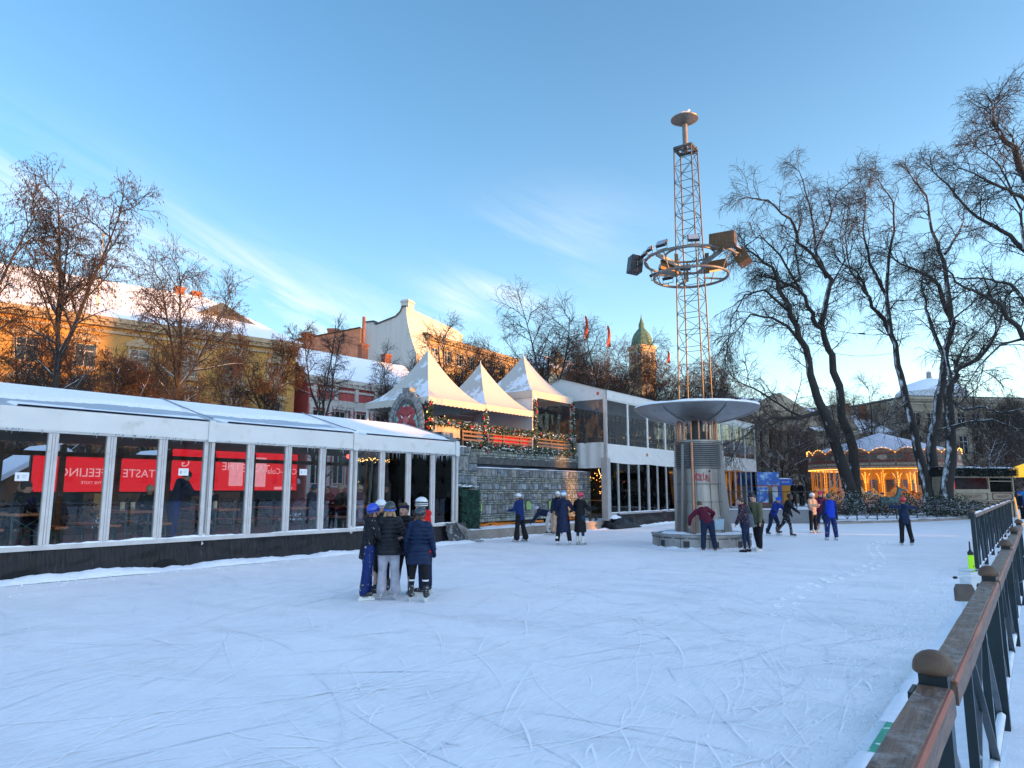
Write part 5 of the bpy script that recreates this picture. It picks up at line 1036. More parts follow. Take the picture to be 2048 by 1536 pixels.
q=MB(); q.grid(lambda u,v:((.75+.86*v)*math.cos(2*PI*u),(.75+.86*v)*math.sin(2*PI*u),.478+.07*math.sin(PI*v)*(.5+.9*ns(math.cos(2*PI*u)*3,math.sin(2*PI*u)*3,v*2,1.2))),150,10,keep=lambda u,v:ns(math.cos(2*PI*u)*3,math.sin(2*PI*u)*3,v,1.3)>-.3); q.build('base_snow',SNOWF,rt,180)
# ring of crusty snow at its foot
q=MB(); q.grid(lambda u,v:((1.58+.5*v)*math.cos(2*PI*u),(1.58+.5*v)*math.sin(2*PI*u),.10*(1-v)**1.5*(.6+.8*ns(math.cos(2*PI*u)*5,math.sin(2*PI*u)*5,v*2,1.5))+.004),220,8); q.build('foot_snow',SNOWF,rt,180)
q=MB(); r0=.72
q.lathe([(r0+.08,.47),(r0+.02,1.6),(r0,2.3),(r0,2.35),(r0-.01,3.5),(r0+.06,3.52),(r0+.06,3.58),(r0-.06,3.6)],48); 
for i in range(12):
    z=2.68+i*.068
    q.lathe([(r0-.0,z-.026),(r0+.05,z-.02),(r0+.055,z+.004),(r0+.002,z+.012)],48)
q.lathe([(r0+.005,2.1),(r0+.014,2.11),(r0+.014,2.6),(r0+.004,2.61)],48)
q.build('shaft',STEEL,rt,40)
q=MB()
for i in range(12):
    z=2.68+i*.068; q.lathe([(r0+.001,z+.014),(r0+.012,z+.016),(r0+.012,z+.036),(r0+.001,z+.038)],48)  # dark rings paint the shade between the louvre ribs
for z in(2.09,2.62,1.5): q.lathe([(r0+.01,z),(r0+.05-(z-1.5)*.03,z+.002),(r0+.05-(z-1.5)*.03,z+.012),(r0+.01,z+.014)],48)
for a_ in(-60,-96,-30,-140,60,120): g=R(a_); q.bar(((r0+.083)*math.cos(g),(r0+.083)*math.sin(g),.5),((r0+.022)*math.cos(g),(r0+.022)*math.sin(g),1.6),.012,.012); q.bar(((r0+.022)*math.cos(g),(r0+.022)*math.sin(g),1.6),((r0+.01)*math.cos(g),(r0+.01)*math.sin(g),2.6),.012,.012)
q.build('seams_and_rib_shade',mat('seam_and_shade_dark',(.05,.048,.045),.6,.2),rt)
for gd,rb in((-4,1.04),(86,1.0),(176,.86),(232,.98)):
    g=R(gd); c,s_=math.cos(g),math.sin(g); q=MB()
    n=V((-s_,c,0))*.05; P=lambda r,z,k:V((c*r,s_*r,z))+n*k
    vs=[P(r,z,k) for k in(-1,1) for r,z in((r0-.1,.47),(rb,.47),(.79,3.45),(r0-.1,3.45))]
    q.add(vs,[(0,1,2,3),(7,6,5,4),(1,5,6,2),(2,6,7,3)]); q.build('fin',STEEL,rt)
g=R(-90-14); q=MB(); q.tube([(.83*math.cos(g),.83*math.sin(g),.47),(.76*math.cos(g),.76*math.sin(g),3.5)],.05,10); q.build('copper_pipe',COPP,rt,60)
q=MB(); kd=MB()
for i in range(1):
    g0=R(-90-33)
    for j in range(9):
        z=2.72+j*.085; q.box((.775*math.cos(g0),.775*math.sin(g0),z),(.02,.36,.012),1,Matrix.Rotation(g0,3,'Z')@Matrix.Rotation(R(20),3,'Y'))
    q.box((.755*math.cos(g0),.755*math.sin(g0),3.06),(.03,.36,.82),0,Matrix.Rotation(g0,3,'Z'))
q.build('vent_grille',[mat('slot_dark',(.03,.03,.035)),STEEL],rt)
q=MB()
for i in range(16): g=2*PI*i/16+.1; q.tube([(.66*math.cos(g),.66*math.sin(g),3.58),(.66*math.cos(g),.66*math.sin(g),4.3)],.032,8)
q.build('upright_rods',COPP,rt,60)
q=MB(); q.tube([(0,0,3.5),(0,0,4.6)],[.2,.2],12); q.bb(-.35,-.1,-.1,.2,3.58,3.85); q.bb(.05,.4,-.2,.1,3.58,3.9); q.build('inner_core',mat('core_dark',(.06,.06,.06),.5,.4),rt,60)
q=MB(); q.lathe([(0,4.28),(.72,4.22),(.8,4.23),(1.1,4.29),(1.5,4.40),(1.85,4.54),(2.06,4.66),(2.13,4.705),(2.14,4.735),(2.08,4.735),(1.8,4.6),(0,4.5)],96); q.build('dish',STEEL,rt,35)
for i in range(6):
    q=MB(); g=2*PI*i/6-R(62); c,s_=math.cos(g),math.sin(g); pr=[(.74,4.2),(1.1,4.275),(1.5,4.385),(1.85,4.525),(2.1,4.68)]
    q.tube([(c*r,s_*r,z-.01) for r,z in pr],.022,5)
    q.build('dish_rib',STEELD,rt,60)
q=MB(); rg=random.Random(3)
q.grid(lambda u,v:((1.5+.6*math.sin(v*PI/2+.0)*1.04)*math.cos(2*PI*u),(1.5+.6*math.sin(v*PI/2)*1.04)*math.sin(2*PI*u),4.74+.12*max(0,math.cos(v*PI/2))**.5*(1+.7*math.sin(u*2*PI*33)*max(0,math.sin(2*PI*u+.6))+.5*ns(math.cos(2*PI*u)*4,math.sin(2*PI*u)*4,0,1))),360,8)
q.add([(1.52*math.cos(2*PI*i/40),1.52*math.sin(2*PI*i/40),4.78) for i in range(40)],[tuple(range(40))]); q.build('dish_snow',SNOWF,rt,180)
# red scrawl on the shaft
q=MB()
def scr(pts):
    P=[]
    for x,z in pts: g=R(-90)+x/r0; P.append(((r0+.02)*math.cos(g),(r0+.02)*math.sin(g),z))
    q.tube(P,.015,4)
Z=2.22
for st in ([(.02,.2),(-.1,.06),(.04,.02),(.02,.25)],[(.04,.02),(.1,.2),(.17,.22),(.16,.1),(.1,.1),(.2,.0)],[(.2,.2),(.3,.22),(.32,.08),(.22,.05),(.36,.02)],[(.36,.2),(.38,.02),(.5,.03),(.51,.2)],[(.5,.03),(.62,.04),(.63,.2)],[(.63,.2),(.7,.08),(.68,.0),(.6,.02)],[(.82,.2),(.72,.14),(.83,.06),(.74,-.02)],[(-.08,.07),(.3,.0),(.85,-.03)],[(.1,.27),(.35,.1),(.55,.27)]):
    scr([(-.0+(x-.28)*.62+.02,Z+z) for x,z in st])
q.build('red_scrawl',mat('spray_red',(.4,.01,.03),.5),rt)
q=MB()
for x in(-.16,.36): q.box(((r0+.02)*math.cos(R(-90)+x/r0),(r0+.02)*math.sin(R(-90)+x/r0),2.52),(.015,.09,.045),0,Matrix.Rotation(R(-90)+x/r0,3,'Z')@Matrix.Rotation(R(25),3,'X'))
q.build('tape_patch',mat('tape_black',(.015,.015,.015)),rt)
# lattice mast
def legs(z): r=.62+(.46-.62)*(z-5)/(14.4-5); return [V((r*math.cos(R(25)+i*PI/2),r*math.sin(R(25)+i*PI/2),z)) for i in range(4)]
q=MB(); lo,hi=legs(4.45),legs(14.4)
for i in range(4): q.tube([lo[i],hi[i]],.026,6)
z=5.0; fl=0
while z<14.3:
    h=.62; a=legs(z); b=legs(min(14.4,z+h))
    for i in range(4):
        j=(i+1)%4; q.tube([a[i],a[j]],.012,4); 
        if fl%2: q.tube([a[i],b[j]],.012,4)
        else: q.tube([a[j],b[i]],.012,4)
    z+=h; fl+=1
t=legs(14.4)
for i in range(4): q.bar(t[i],t[(i+1)%4],.07,.09)
q.build('lattice_mast',MASTM,rt)
q=MB(); q.tube([(0,0,14.3),(0,0,15.5)],.1,14); q.lathe([(.1,15.38),(.3,15.46),(.5,15.58),(.51,15.61),(.46,15.63),(0,15.6)],40); q.bar((-.4,0,14.42),(.4,0,14.42),.1,.05); q.bar((0,-.4,14.42),(0,.4,14.42),.1,.05)
for i in range(4): q.bar(t[i],(0,0,14.62),.05)
q.build('top_disc',mat('disc_bronze',(.2,.17,.14),.45,.5),rt,40)
for nm,zc,rr,tu in(('upper_ring',10.12,1.6,.05),('lower_ring',9.5,1.3,.05),('inner_ring',10.35,.86,.04)):
    q=MB(); q.tube([(rr*math.cos(2*PI*i/60),rr*math.sin(2*PI*i/60),zc) for i in range(61)],tu,8,caps=False)
    if nm=='upper_ring':
        for i in range(4):
            g=R(25)+i*PI/2+R(20); q.bar((.5*math.cos(g),.5*math.sin(g),zc-.35),(rr*math.cos(g),rr*math.sin(g),zc-.03),.05,.16)
    if nm=='lower_ring':
        for i in range(4):
            g=R(25)+i*PI/2; q.bar((.5*math.cos(g),.5*math.sin(g),zc),(rr*math.cos(g),rr*math.sin(g),zc),.06,.06)
        for i in range(8): g=2*PI*i/8+.2; q.bar((1.3*math.cos(g),1.3*math.sin(g),zc),(1.58*math.cos(g),1.58*math.sin(g),10.1),.03)
    q.build(nm,RINGM,rt,60)
for i in range(3):
    q=MB(); g=R(-20)+i*2.1; M_=Matrix.Rotation(g,3,'Z'); q.box((.95*math.cos(g),.95*math.sin(g),9.78),(.75,.03,.34),0,M_); q.box((.62*math.cos(g),.62*math.sin(g),9.9),(.14,.04,.75),0,M_); q.build('bracket_plate',LAMPS,rt)
LAMPB=mat('lamp_black',(.025,.025,.028),.4,.2); LAMPF=mat('lamp_face',(.32,.36,.42),.25,0,.1,20.); LAMPS0=1
def flood(g,z,r,sz,big,facing,tilt):
    f=thing('floodlight',None,None,(r*math.cos(g),r*math.sin(g),z),facing); f.parent=rt
    M_=Matrix.Rotation(R(tilt),3,'X'); d=sz
    q=MB(); q.box((0,0,0),d,0,M_)
    if big:
        for i in range(7): q.box(M_@V((-d[0]/2+d[0]*(i+.5)/7,d[1]/2+.012,0)),(.02,.03,d[2]*.95),0,M_)
    ho=q.build('housing',(LAMPS if r<1.9 else LAMPB) if big else LAMPB,f)
    k=MB(); k.box(M_@V((0,-d[1]/2-.006,0)),(d[0]*.9,.01,d[2]*.88),0,M_); k.build('lens',LAMPB if big else LAMPF,f)
    k=MB(); k.bar((-d[0]/2-.02,0,-.22 if not big else -.1),(-d[0]/2-.02,0,.05),.02); k.bar((d[0]/2+.02,0,-.22 if not big else -.1),(d[0]/2+.02,0,.05),.02); k.bar((-d[0]/2-.02,0,-.2),(d[0]/2+.02,0,-.2),.025); k.bar((0,0,-.2),(0,.03,-.34),.03); k.build('yoke',STEELD,f)
    if big: k=MB(); k.grid(lambda u,v:M_@V((-d[0]/2+d[0]*u,-d[1]/2+d[1]*v,d[2]/2+.06*math.sin(PI*u)**.5*math.sin(PI*v)**.5*(1+.4*ns(u*5,v*3,1,2)))),12,8); k.build('lamp_snow',SNOWF,f,180)
r_=1.62
for gd,fa,ti in((-165,-60,-38),(-147,-50,-30),(-125,-30,-38),(-85,5,-34),(-12,60,-34)):
    small=gd==-147; flood(R(gd),10.38,r_,(.24,.1,.16) if small else (.38,.1,.28),False,R(fa),ti)
for gd,fa,ti in((127,-15,-34),(97,5,-36),(112,20,-30)): flood(R(gd),10.38,r_,(.38,.1,.28) if gd!=112 else (.24,.1,.16),False,R(fa),ti)
for gd,fa in((160,-40),(128,-20)): flood(R(gd),9.85,1.36,(.36,.1,.25),False,R(fa),-62)
flood(R(180),10.12,1.98,(.46,.42,.62),True,R(-62),-8)
flood(R(-50),10.3,1.72,(.84,.42,.44),True,R(165),10)
flood(R(4),10.12,1.82,(.62,.42,.5),True,R(75),-26)
# gull on the top disc
q=MB(); Mg=Matrix.Rotation(R(-15),3,'Y'); q.ball((0,0,.17),(.19,.085,.09),Mg,14,10); q.cap((.12,0,.22),.055,(.17,0,.3),.045); q.ball((.19,0,.33),(.06,.05,.05)); q.cap((-.12,0,.14),.05,(-.3,0,.1),.012)
o=q.build('gull',mat('gull_white',(.75,.72,.68),.8,0,.12,20.),None,60); place(o,(MX,MY,15.66),R(15)); tag(o,'white gull standing on top of the monument\'s highest disc','gull')
k=MB()
for y in(-.03,.03): k.tube([(.0,y,.1),(.01,y,-.035)],.008,5); k.box((.03,y,-.03),(.06,.035,.008))
k.build('leg',mat('gull_leg',(.6,.3,.1)),o); k=MB(); k.lathe([(.014,0),(.012,.04),(0,.07)],8,0,(.235,0,.325),1,1,Matrix.Rotation(R(95),3,'Y')); k.build('beak',mat('gull_beak',(.7,.45,.05)),o); k=MB(); k.ball((-.05,.07,.17),(.17,.03,.06),Mg); k.ball((-.05,-.07,.17),(.17,.03,.06),Mg); k.build('wing',mat('gull_grey',(.4,.4,.42),.8),o,60)
# ------------------------------------------------------------------ wooden topped iron fence beside the photographer
RAILW=snowtop('weathered_rail',(.15,.085,.055),lo=1.0,hi=1.7,amount=1.3,nscale=17.,scol=(.5,.5,.52),rough=.5,var=.45,bscale=24,bump=.1,vstretch=(.8,7,7))
KNOB=mat('knob_wood',(.1,.055,.03),.5,0,.35,6.,.08,30.,stretch=(6,1,1))
IRON=mat('iron_green',(.006,.018,.025),.42,.1,.3,4.,.06,25.,col2=(.45,.5,.55),thr=(.69,.72))
IRONG=mat('bar_grey',(.11,.12,.135),.42,.3,.25,5.,.08,25.,col2=(.5,.53,.57),thr=(.68,.72))
RED=mat('rail_red_edge',(.3,.09,.055),.6,0,.4,3.,stretch=(.5,5,5))
def fence_run(label,t,posts,z0,zt,first,name):
    s0=posts[0]; rt=thing('rail_fence',label,'fence',ST(s0,t,z0),A); H=zt-z0-.1  # rail top
    def rail(a,b,k):
        w,h,c=.06,.08,.018; q=MB(); ds=[(-w,-h),( -w,-c),(-w+c,0),(w-c,0),(w,-c*1.6),(w+.0,-h)]
        o=len(q.v); nn=24
        for i in range(nn+1):
            x=a+(b-a)*i/nn; wv=.0035*ns(x,k,1,3); q.v+= [(x,y*1.0+wv,H+z+.004*ns(x*3,y*9,k,2)) for y,z in ds]
        m=len(ds)
        for i in range(nn):
            for j in range(m):
                j2=(j+1)%m; q.f.append((o+i*m+j,o+i*m+j2,o+(i+1)*m+j2,o+(i+1)*m+j)); q.m.append(1 if j==0 or j==3 and False else 0)
        q.f.append(tuple(o+j for j in range(m))); q.m.append(0); q.f.append(tuple(o+nn*m+j for j in reversed(range(m)))); q.m.append(0)
        q.m=[0 if mm!=1 else 0 for mm in q.m]
        ob=q.build('top_rail',RAILW,rt)
        e=MB(); e.tube([(a+.01,-w+.011,H-.0115),((a+b)/2,-w+.011,H-.0115),(b-.01,-w+.011,H-.0115)],.0115,6); e.build('red_edge',RED,ob)
        if name=='far': e=MB(); e.grid(lambda u,v:(a+.05+(b-a-.1)*u,-.05+.1*v,H+.0015+.03*math.sin(PI*v)*(.7+.5*ns(u*9,v,k,1))),60,5,keep=lambda u,v:ns(u*7,v*1.0,k,1.3)>-.3); e.build('rail_snow',SNOWF,ob,180)
    n=len(posts)
    for i,s in enumerate(posts):
        x=s-s0; q=MB(); q.bb(x-.046,x+.046,-.042,.042,0,H+.03); po=q.build('post',IRON,rt)
        k=MB(); k.lathe([(.0,0),(.057,0),(.063,.006),(.0635,.018),(.06,.035),(.05,.053),(.035,.065),(.016,.072),(0,.074)],32,0,(x,0,H+.03)); k.build('knob',KNOB,po,60)
        k=MB(); k.bb(x-.06,x+.06,.062,.075,H-.11,H-.03); k.bb(x-.02,x+.02,.04,.063,H-.1,H-.05); k.build('rail_bracket',IRON,po)
        if i<n-1:
            L_=posts[i+1]-s; rail(x+.055,x+L_-.055,i+int(s0))
            q=MB(); q.bb(x+.05,x+L_-.05,-.022,.022,.14,.165); q.build('bottom_bar',IRONG,rt)
            k=MB(); k.grid(lambda u,v:(x+.1+(L_-.2)*u,-.025+.05*v,.166+.022*math.sin(PI*v)*(.6+.6*ns(u*9,1,i,1.5))),90,4); k.build('bar_snow',SNOWF,rt,180)
            m=x+L_/2
            for sx in(.0,):
                for xx in(x+L_*.33,x+L_*.67):
                    q=MB(); q.bb(xx-.02,xx+.02,-.02,.02,.165,H-.08); q.build('upright',IRON,rt)
            for (xa,xb,c) in((x+L_*.33,x+.06,1),(x+L_*.33,x+L_*.67,1),(x+L_*.67,x+L_*.33,0),(x+L_-.06,x+L_*.67,1)):
                q=MB(); y=.012 if c else -.012; q.bar((xa,y,.17),(xb,y,H-.085),.035,.02); q.build('brace',IRONG if c else IRON,rt)
    return rt
fence_run('near iron fence with weathered wooden top rail at the snowy bank',.333,[2.82+3.32*k for k in(-1,0,1,2,3,4)],.22,1.365,0,'near')
fence_run('farther iron fence with snowy wooden rail standing on the ice edge',1.22,[18.9+3.3*k for k in range(9)],0,1.47,1,'far')
# green timber edging on the ice side of the bank
q=MB()
def ge(u,v):
    s=3.2+5.4*u; return (s,1.13+.06*v-.0,.075 if .01<v<.99 else .0)
q.bb(2.5,9.5,1.04,1.11,-.02,.11); o=q.build('edging_board',mat('edging_green',(.02,.33,.2),.45,0,.15,4.,col2=(.8,.84,.88),thr=(.6,.66))); place(o,(0,0,0),A); tag(o,'bright green timber edging board half buried at the ice edge','board')
for a0,a1 in((2.5,2.8),(4.9,5.6),(6.4,9.6)):
    q=MB(); q.grid(lambda u,v:(a0+(a1-a0)*u,1.0+.16*v+.02*ns(u*(a1-a0)*3,v,a0,1),.112+.035*math.sin(PI*v)*math.sin(PI*u)**.4*(.8+.4*ns(u*(a1-a0)*2,v,2,1.2))),60,6); q.build('edging_snow',SNOWF,o,180)
# neon bottle, white runner gadget, glove, grey knob board beside the fence
p=ST(14.2,1.17); q=MB(); q.lathe([(0,0),(.038,0),(.042,.03),(.038,.14),(.042,.19),(.03,.22),(0,.225)],18); o=q.build('drink_bottle',mat('neon_yellow',(.45,.85,.02),.35,emit=(.4,.9,.0),es=.12),None,50); place(o,(*G(1944,1142,.78).xy,.78),.3); tag(o,'neon yellow drinks bottle with black spout beside the tall fence post','bottle')
k=MB(); k.lathe([(.035,.22),(.038,.25),(.024,.27),(.012,.29),(.009,.4),(0,.405)],14); k.build('spout_cap',mat('bottle_black',(.02,.02,.02)),o,50)
k=MB(); textmesh('SV',.055,k,lambda a,b,c:(a*.8,-.044,.05+b)); k.build('lettering',MATS['bottle_black'],o)
q=MB(); q.bb(-.14,.14,-.09,.09,0,.78); q.grid(lambda u,v:(-.15+.3*u,-.1+.2*v,.785+.03*math.sin(PI*u)),8,8) ; o2=q.build('bottle_stand',mat('stand_white',(.7,.72,.74),.5)); place(o2,(*G(1944,1142,.78).xy,0),.3); tag(o2,'narrow white stand under the neon bottle','stand')
q=MB(); q.tube([(-.18,0,.0),(-.05,0,.02),(.12,0,.0)],.012,6); q.tube([(-.05,.02,.02),(.0,.02,-.05),(.05,.02,-.06)],.008,6); q.ball((-.19,0,0),(.035,.02,.018),mi=1); o=q.build('hand_tool',[mat('tool_white',(.75,.76,.78),.4),mat('bottle_black',(.02,.02,.02))],None,60); place(o,(*G(1936,1156,.79).xy,.8),.2); tag(o,'small white hand tool with black tips by the neon bottle','tool')
q=MB(); q.prism([(-.075,0),(-.075,.1),(-.055,.14),(.055,.14),(.075,.1),(.075,0)],.05); o=q.build('wood_block',mat('block_grey',(.13,.1,.085),.6,0,.3,9.)); place(o,W(1934,1203,6.2),0); tag(o,'rounded wooden board end sticking up behind the near rail','board')
q=MB(); q.tube([(0,0,.0),(.06,.02,.03),(.12,0,.01)],[.012,.025,.02],7); q.tube([(.06,.02,.03),(.1,.06,.02)],[.015,.01],6); o=q.build('purple_glove',mat('glove_purple',(.08,.02,.5),.5),None,60); place(o,(*G(1967,1270,.27).xy,.27),.5); tag(o,'small purple glove dropped in the snow behind the near fence','glove')
# ------------------------------------------------------------------ orange cable on the far fence, its golden light put in as glow
pp=[G(2026,1003,1.5),]
c0=ST(43,1.0); pts=[(*ST(43.5,.95).xy,1.52),(*ST(43.2,.9).xy,1.0),(*ST(42.8,.8).xy,.3),(*ST(42.,.3).xy,.06),(*ST(40,-1.2).xy,.05),(*ST(37,-3).xy,.05)]
q=MB(); q.tube(pts,.035,6); tag(q.build('orange_cable',mat('cable_orange_glow',(.8,.36,.08),.4,emit=(1,.4,.05),es=.5)),'orange cable hanging from the end of the far fence onto snow','cable')
# ------------------------------------------------------------------ planter with kerb, shrubs and iron hoop fence
LEAF=snowtop('shrub_leaf_snow',(.025,.045,.022),lo=.75,hi=.95,amount=.75,nscale=2.2,var=.6,bump=0)
def shrub(label,x,y,w,h,d,n,seed):
    rg=random.Random(seed); rt=thing('shrub',label,'shrub',(x,y,0),0,'evergreen shrubs in the planter'); q=MB()
    for i in range(7): g=rg.uniform(0,6.3); q.tube([(0,0,0),(w*.2*math.cos(g),d*.2*math.sin(g),h*.4),(w*.4*math.cos(g),d*.4*math.sin(g),h*.75)],[.04,.025,.01],5)
    q.build('stem',TWIG,rt); q=MB()
    cl=[(V((rg.uniform(-.5,.5)*w,rg.uniform(-.5,.5)*d,h*rg.uniform(.25,.8))),rg.uniform(.22,.42)*h) for _ in range(16)]
    for i in range(n):
        c,r=rg.choice(cl); a=V((rg.gauss(0,1),rg.gauss(0,1),rg.gauss(.15,1))).normalized(); p=c+a*r*rg.uniform(.6,1.02)
        if p.z<.1: continue
        d_=(a+V((rg.gauss(0,.5),rg.gauss(0,.5),rg.gauss(-.2,.4)))).normalized()*rg.uniform(.09,.16); k=d_.cross(V((rg.gauss(0,.3),rg.gauss(0,.3),1))); 
        if k.length<.01: continue
        k=k.normalized()*.035; q.add([p,p+d_*.5+k,p+d_,p+d_*.5-k],[(0,1,2,3)])
    q.build('foliage',LEAF,rt)
for i,(px,Y,w,h,l) in enumerate(((1690,45,2.0,1.75,'snow dusted evergreen shrub left of the double tree trunks'),(1745,45.2,2.2,1.75,'snow dusted evergreen shrub beneath the double tree trunks'),(1805,45.6,2.,1.55,'snow dusted evergreen shrub under the deer\'s chest'),(1855,46,2.1,1.5,'snow dusted evergreen shrub right of the deer'),(1905,46.6,2.2,1.55,'snow dusted evergreen shrub at the rightmost trunk'),(1950,47.5,1.6,1.0,'low snow dusted shrub near the wooden kiosk'))):
    p=W(px,1000,Y); shrub(l,p.x,p.y,w,h,1.6,2600,100+i)
q=MB(); kp=[G(1560,1047),G(1640,1049),G(1720,1047),G(1800,1045),G(1880,1042),G(1945,1038),G(2010,1028)]
for a,b in zip(kp[1:-1],kp[2:]): 
    n=(b-a).normalized(); n=V((-n.y,n.x,0)); q.add([a,b,b+n*.25,a+n*.25]+[p+V((0,0,.14)) for p in(a,b,b+n*.25,a+n*.25)],[(0,1,5,4),(4,5,6,7),(1,2,6,5),(2,3,7,6),(3,0,4,7)])
tag(q.build('planter_kerb',KERB),'low curved stone kerb around the planted bed','kerb')
q=MB(); P=kp[1:]; bk_=[p+V((p.x*.16,p.y*.16,0)) for p in P]
q.grid(lambda u,v:(lambda a,b:(a.x+(b.x-a.x)*v,a.y+(b.y-a.y)*v,.15+.35*min(1,v*3)*.5+.06*ns(a.x+v*5,a.y,1,.9)))(*(lambda k,f:(P[k].lerp(P[k+1],f),bk_[k].lerp(bk_[k+1],f)))(min(len(P)-2,int(u*(len(P)-1))),u*(len(P)-1)-min(len(P)-2,int(u*(len(P)-1))))),70,30)
tag(q.build('planter_snow_ground',SNOWF,None,180),kind='structure')
IRB=mat('iron_black',(.03,.026,.024),.5,.3)
def hoop(label,pts,h,z0,nper):
    rt=thing('iron_railing',label,'railing',pts[0],0); o=V(pts[0]); P=[V(p)-o for p in pts]
    for a,b in zip(P[:-1],P[1:]):
        q=MB(); q.bar(a+V((0,0,z0+h)),b+V((0,0,z0+h)),.05); q.bar(a+V((0,0,z0+.15)),b+V((0,0,z0+.15)),.025); q.build('rail',IRB,rt)
        for i in range(nper):
            c,d=a.lerp(b,i/nper),a.lerp(b,(i+1)/nper); q=MB(); q.bar(c+V((0,0,0)),c+V((0,0,z0+h)),.05); q.build('post',IRB,rt)
            m=c.lerp(d,.5); q=MB(); q.bar(c+V((0,0,z0+h)),m+V((0,0,z0+.15)),.025); q.bar(m+V((0,0,z0+.15)),d+V((0,0,z0+h)),.025); q.bar(m+V((0,0,z0+.15)),m+V((0,0,z0+h)),.02); q.build('brace',IRB,rt)
    q=MB(); q.bar(P[-1],P[-1]+V((0,0,z0+h)),.06); q.build('post',IRB,rt)
hoop('low black iron railing with V braces around the shrub bed',[p+V((0,.3,.1)) for p in kp[1:6]],1.0,.0,2)
hoop('iron railing in front of the cream kiosk',[W(1925,1000,48).xy.to_3d(),W(2075,1000,49.5).xy.to_3d()],1.1,0,3)
# far rink wall left of the planter
a,b=G(1440,1047),G(1655,1047); q=MB(); d=(b-a).normalized(); n=V((-d.y,d.x,0)); q.add([a,b,b+n*.3,a+n*.3]+[p+V((0,0,.78)) for p in(a,b,b+n*.3,a+n*.3)],[(0,1,5,4),(4,5,6,7),(1,2,6,5),(2,3,7,6),(3,0,4,7)]); o=q.build('rink_wall',mat('wall_grey',(.2,.2,.21),.8,0,.15,1.)); tag(o,'plain grey concrete rink wall behind the distant skaters','wall')
q=MB(); q.grid(lambda u,v:a.lerp(b,u)+n*(-.05+2.2*v)+V((0,0,.785+.08*math.sin(PI*min(1,v*3))*(.7+.5*ns(u*9,v*3,1,1)))),80,8); q.build('wall_snow',SNOWF,o,180)
hoop('iron railing on the grey rink wall beside the blue booth',[a+n*.4+V((0,0,.5)),b+n*.4+V((0,0,.5))],1.0,.3,4)
# reindeer statue
p=W(1785,1000,44.6); rt=thing('deer_statue','grey green deer statue with antlers standing in the shrubs','statue',(p.x,p.y,.2),R(-15))
q=MB(); q.ball((-.25,0,1.0),(.62,.22,.28)); q.cap((.15,0,1.0),.24,(.35,0,1.35),.17); q.cap((.35,0,1.35),.17,(.42,0,1.75),.11); q.cap((.42,0,1.78),.115,(.68,0,1.68),.06); q.cap((.68,0,1.68),.06,(.8,0,1.63),.045)
for x,y in((.2,.12),(.2,-.12),(-.65,.12),(-.65,-.12)): q.cap((x,y,.9),.1,(x-.03,y,.45),.05); q.cap((x-.03,y,.45),.05,(x,y,.0),.04)
for sy in(-1,1): q.cap((.36,sy*.08,1.85),.035,(.26,sy*.22,1.92),.02)
bo=q.build('body',mat('deer_patina',(.07,.12,.115),.45,.2,.2,4.,col2=(.5,.55,.58),thr=(.64,.7)),rt,60)
q=MB()
for sy in(-1,1):
    pts=[V((.38,sy*.05,1.88)),V((.2,sy*.25,2.1)),V((.1,sy*.42,2.4)),V((.2,sy*.5,2.75))]; q.tube(pts,[.025,.022,.018,.008],6)
    for k,(dx,dz) in enumerate(((.22,.22),(.24,.28),(.2,.25))): c=pts[0].lerp(pts[-1],.25+.27*k) if k else pts[1]; q.tube([c,c+V((dx*.6,sy*.03,dz*.6)),c+V((dx*.8,sy*.02,dz*1.2))],[.018,.014,.005],5)
q.build('antler',MATS['deer_patina'],rt,60)
# ------------------------------------------------------------------ carousel
CX,CY=31.5,60.0; CR=5.8
rt=thing('carousel','golden lit fairground carousel with striped fascia and pale tented roof','carousel',(CX,CY,0),0)
GOLD=mat('carousel_gold_glow',(.5,.2,.03),.35,.3,.3,3.,emit=(1,.3,.03),es=.2,col2=(.55,.2,.05),thr=(.55,.65))  # self-glow paints the bulb light on drum, ceiling and poles
GLOW=mat('bulb_gold',(.9,.6,.2),.4,emit=(1,.42,.06),es=2.0)
q=MB(); q.lathe([(CR*.98,.0),(CR*.98,.55),(CR*.9,.6),(0,.6)],48); q.build('platform',mat('carousel_deck',(.2,.07,.04),.6),rt,40)
q=MB()
n=20
for i in range(n):
    g=2*PI*i/n; g2=2*PI*(i+1)/n; gm=(g+g2)/2
    q.add([(CR*math.cos(g),CR*math.sin(g),4.95),(CR*math.cos(g2),CR*math.sin(g2),4.95),(0,0,6.75)],[(0,1,2)])
q.build('canopy',mat('canopy_pale',(.6,.58,.64),.7,0,.06,.6,col2=(.42,.32,.5),thr=(.58,.66),stretch=(2,2,.4)),rt)
FAS=[mat('fascia_red',(.2,.06,.05),.5,0,.5,7.),mat('fascia_brown',(.24,.13,.08),.5,0,.5,9.),mat('fascia_cream',(.45,.34,.25),.5,0,.4,9.),mat('fascia_green',(.09,.11,.08),.5,0,.4,7.)]
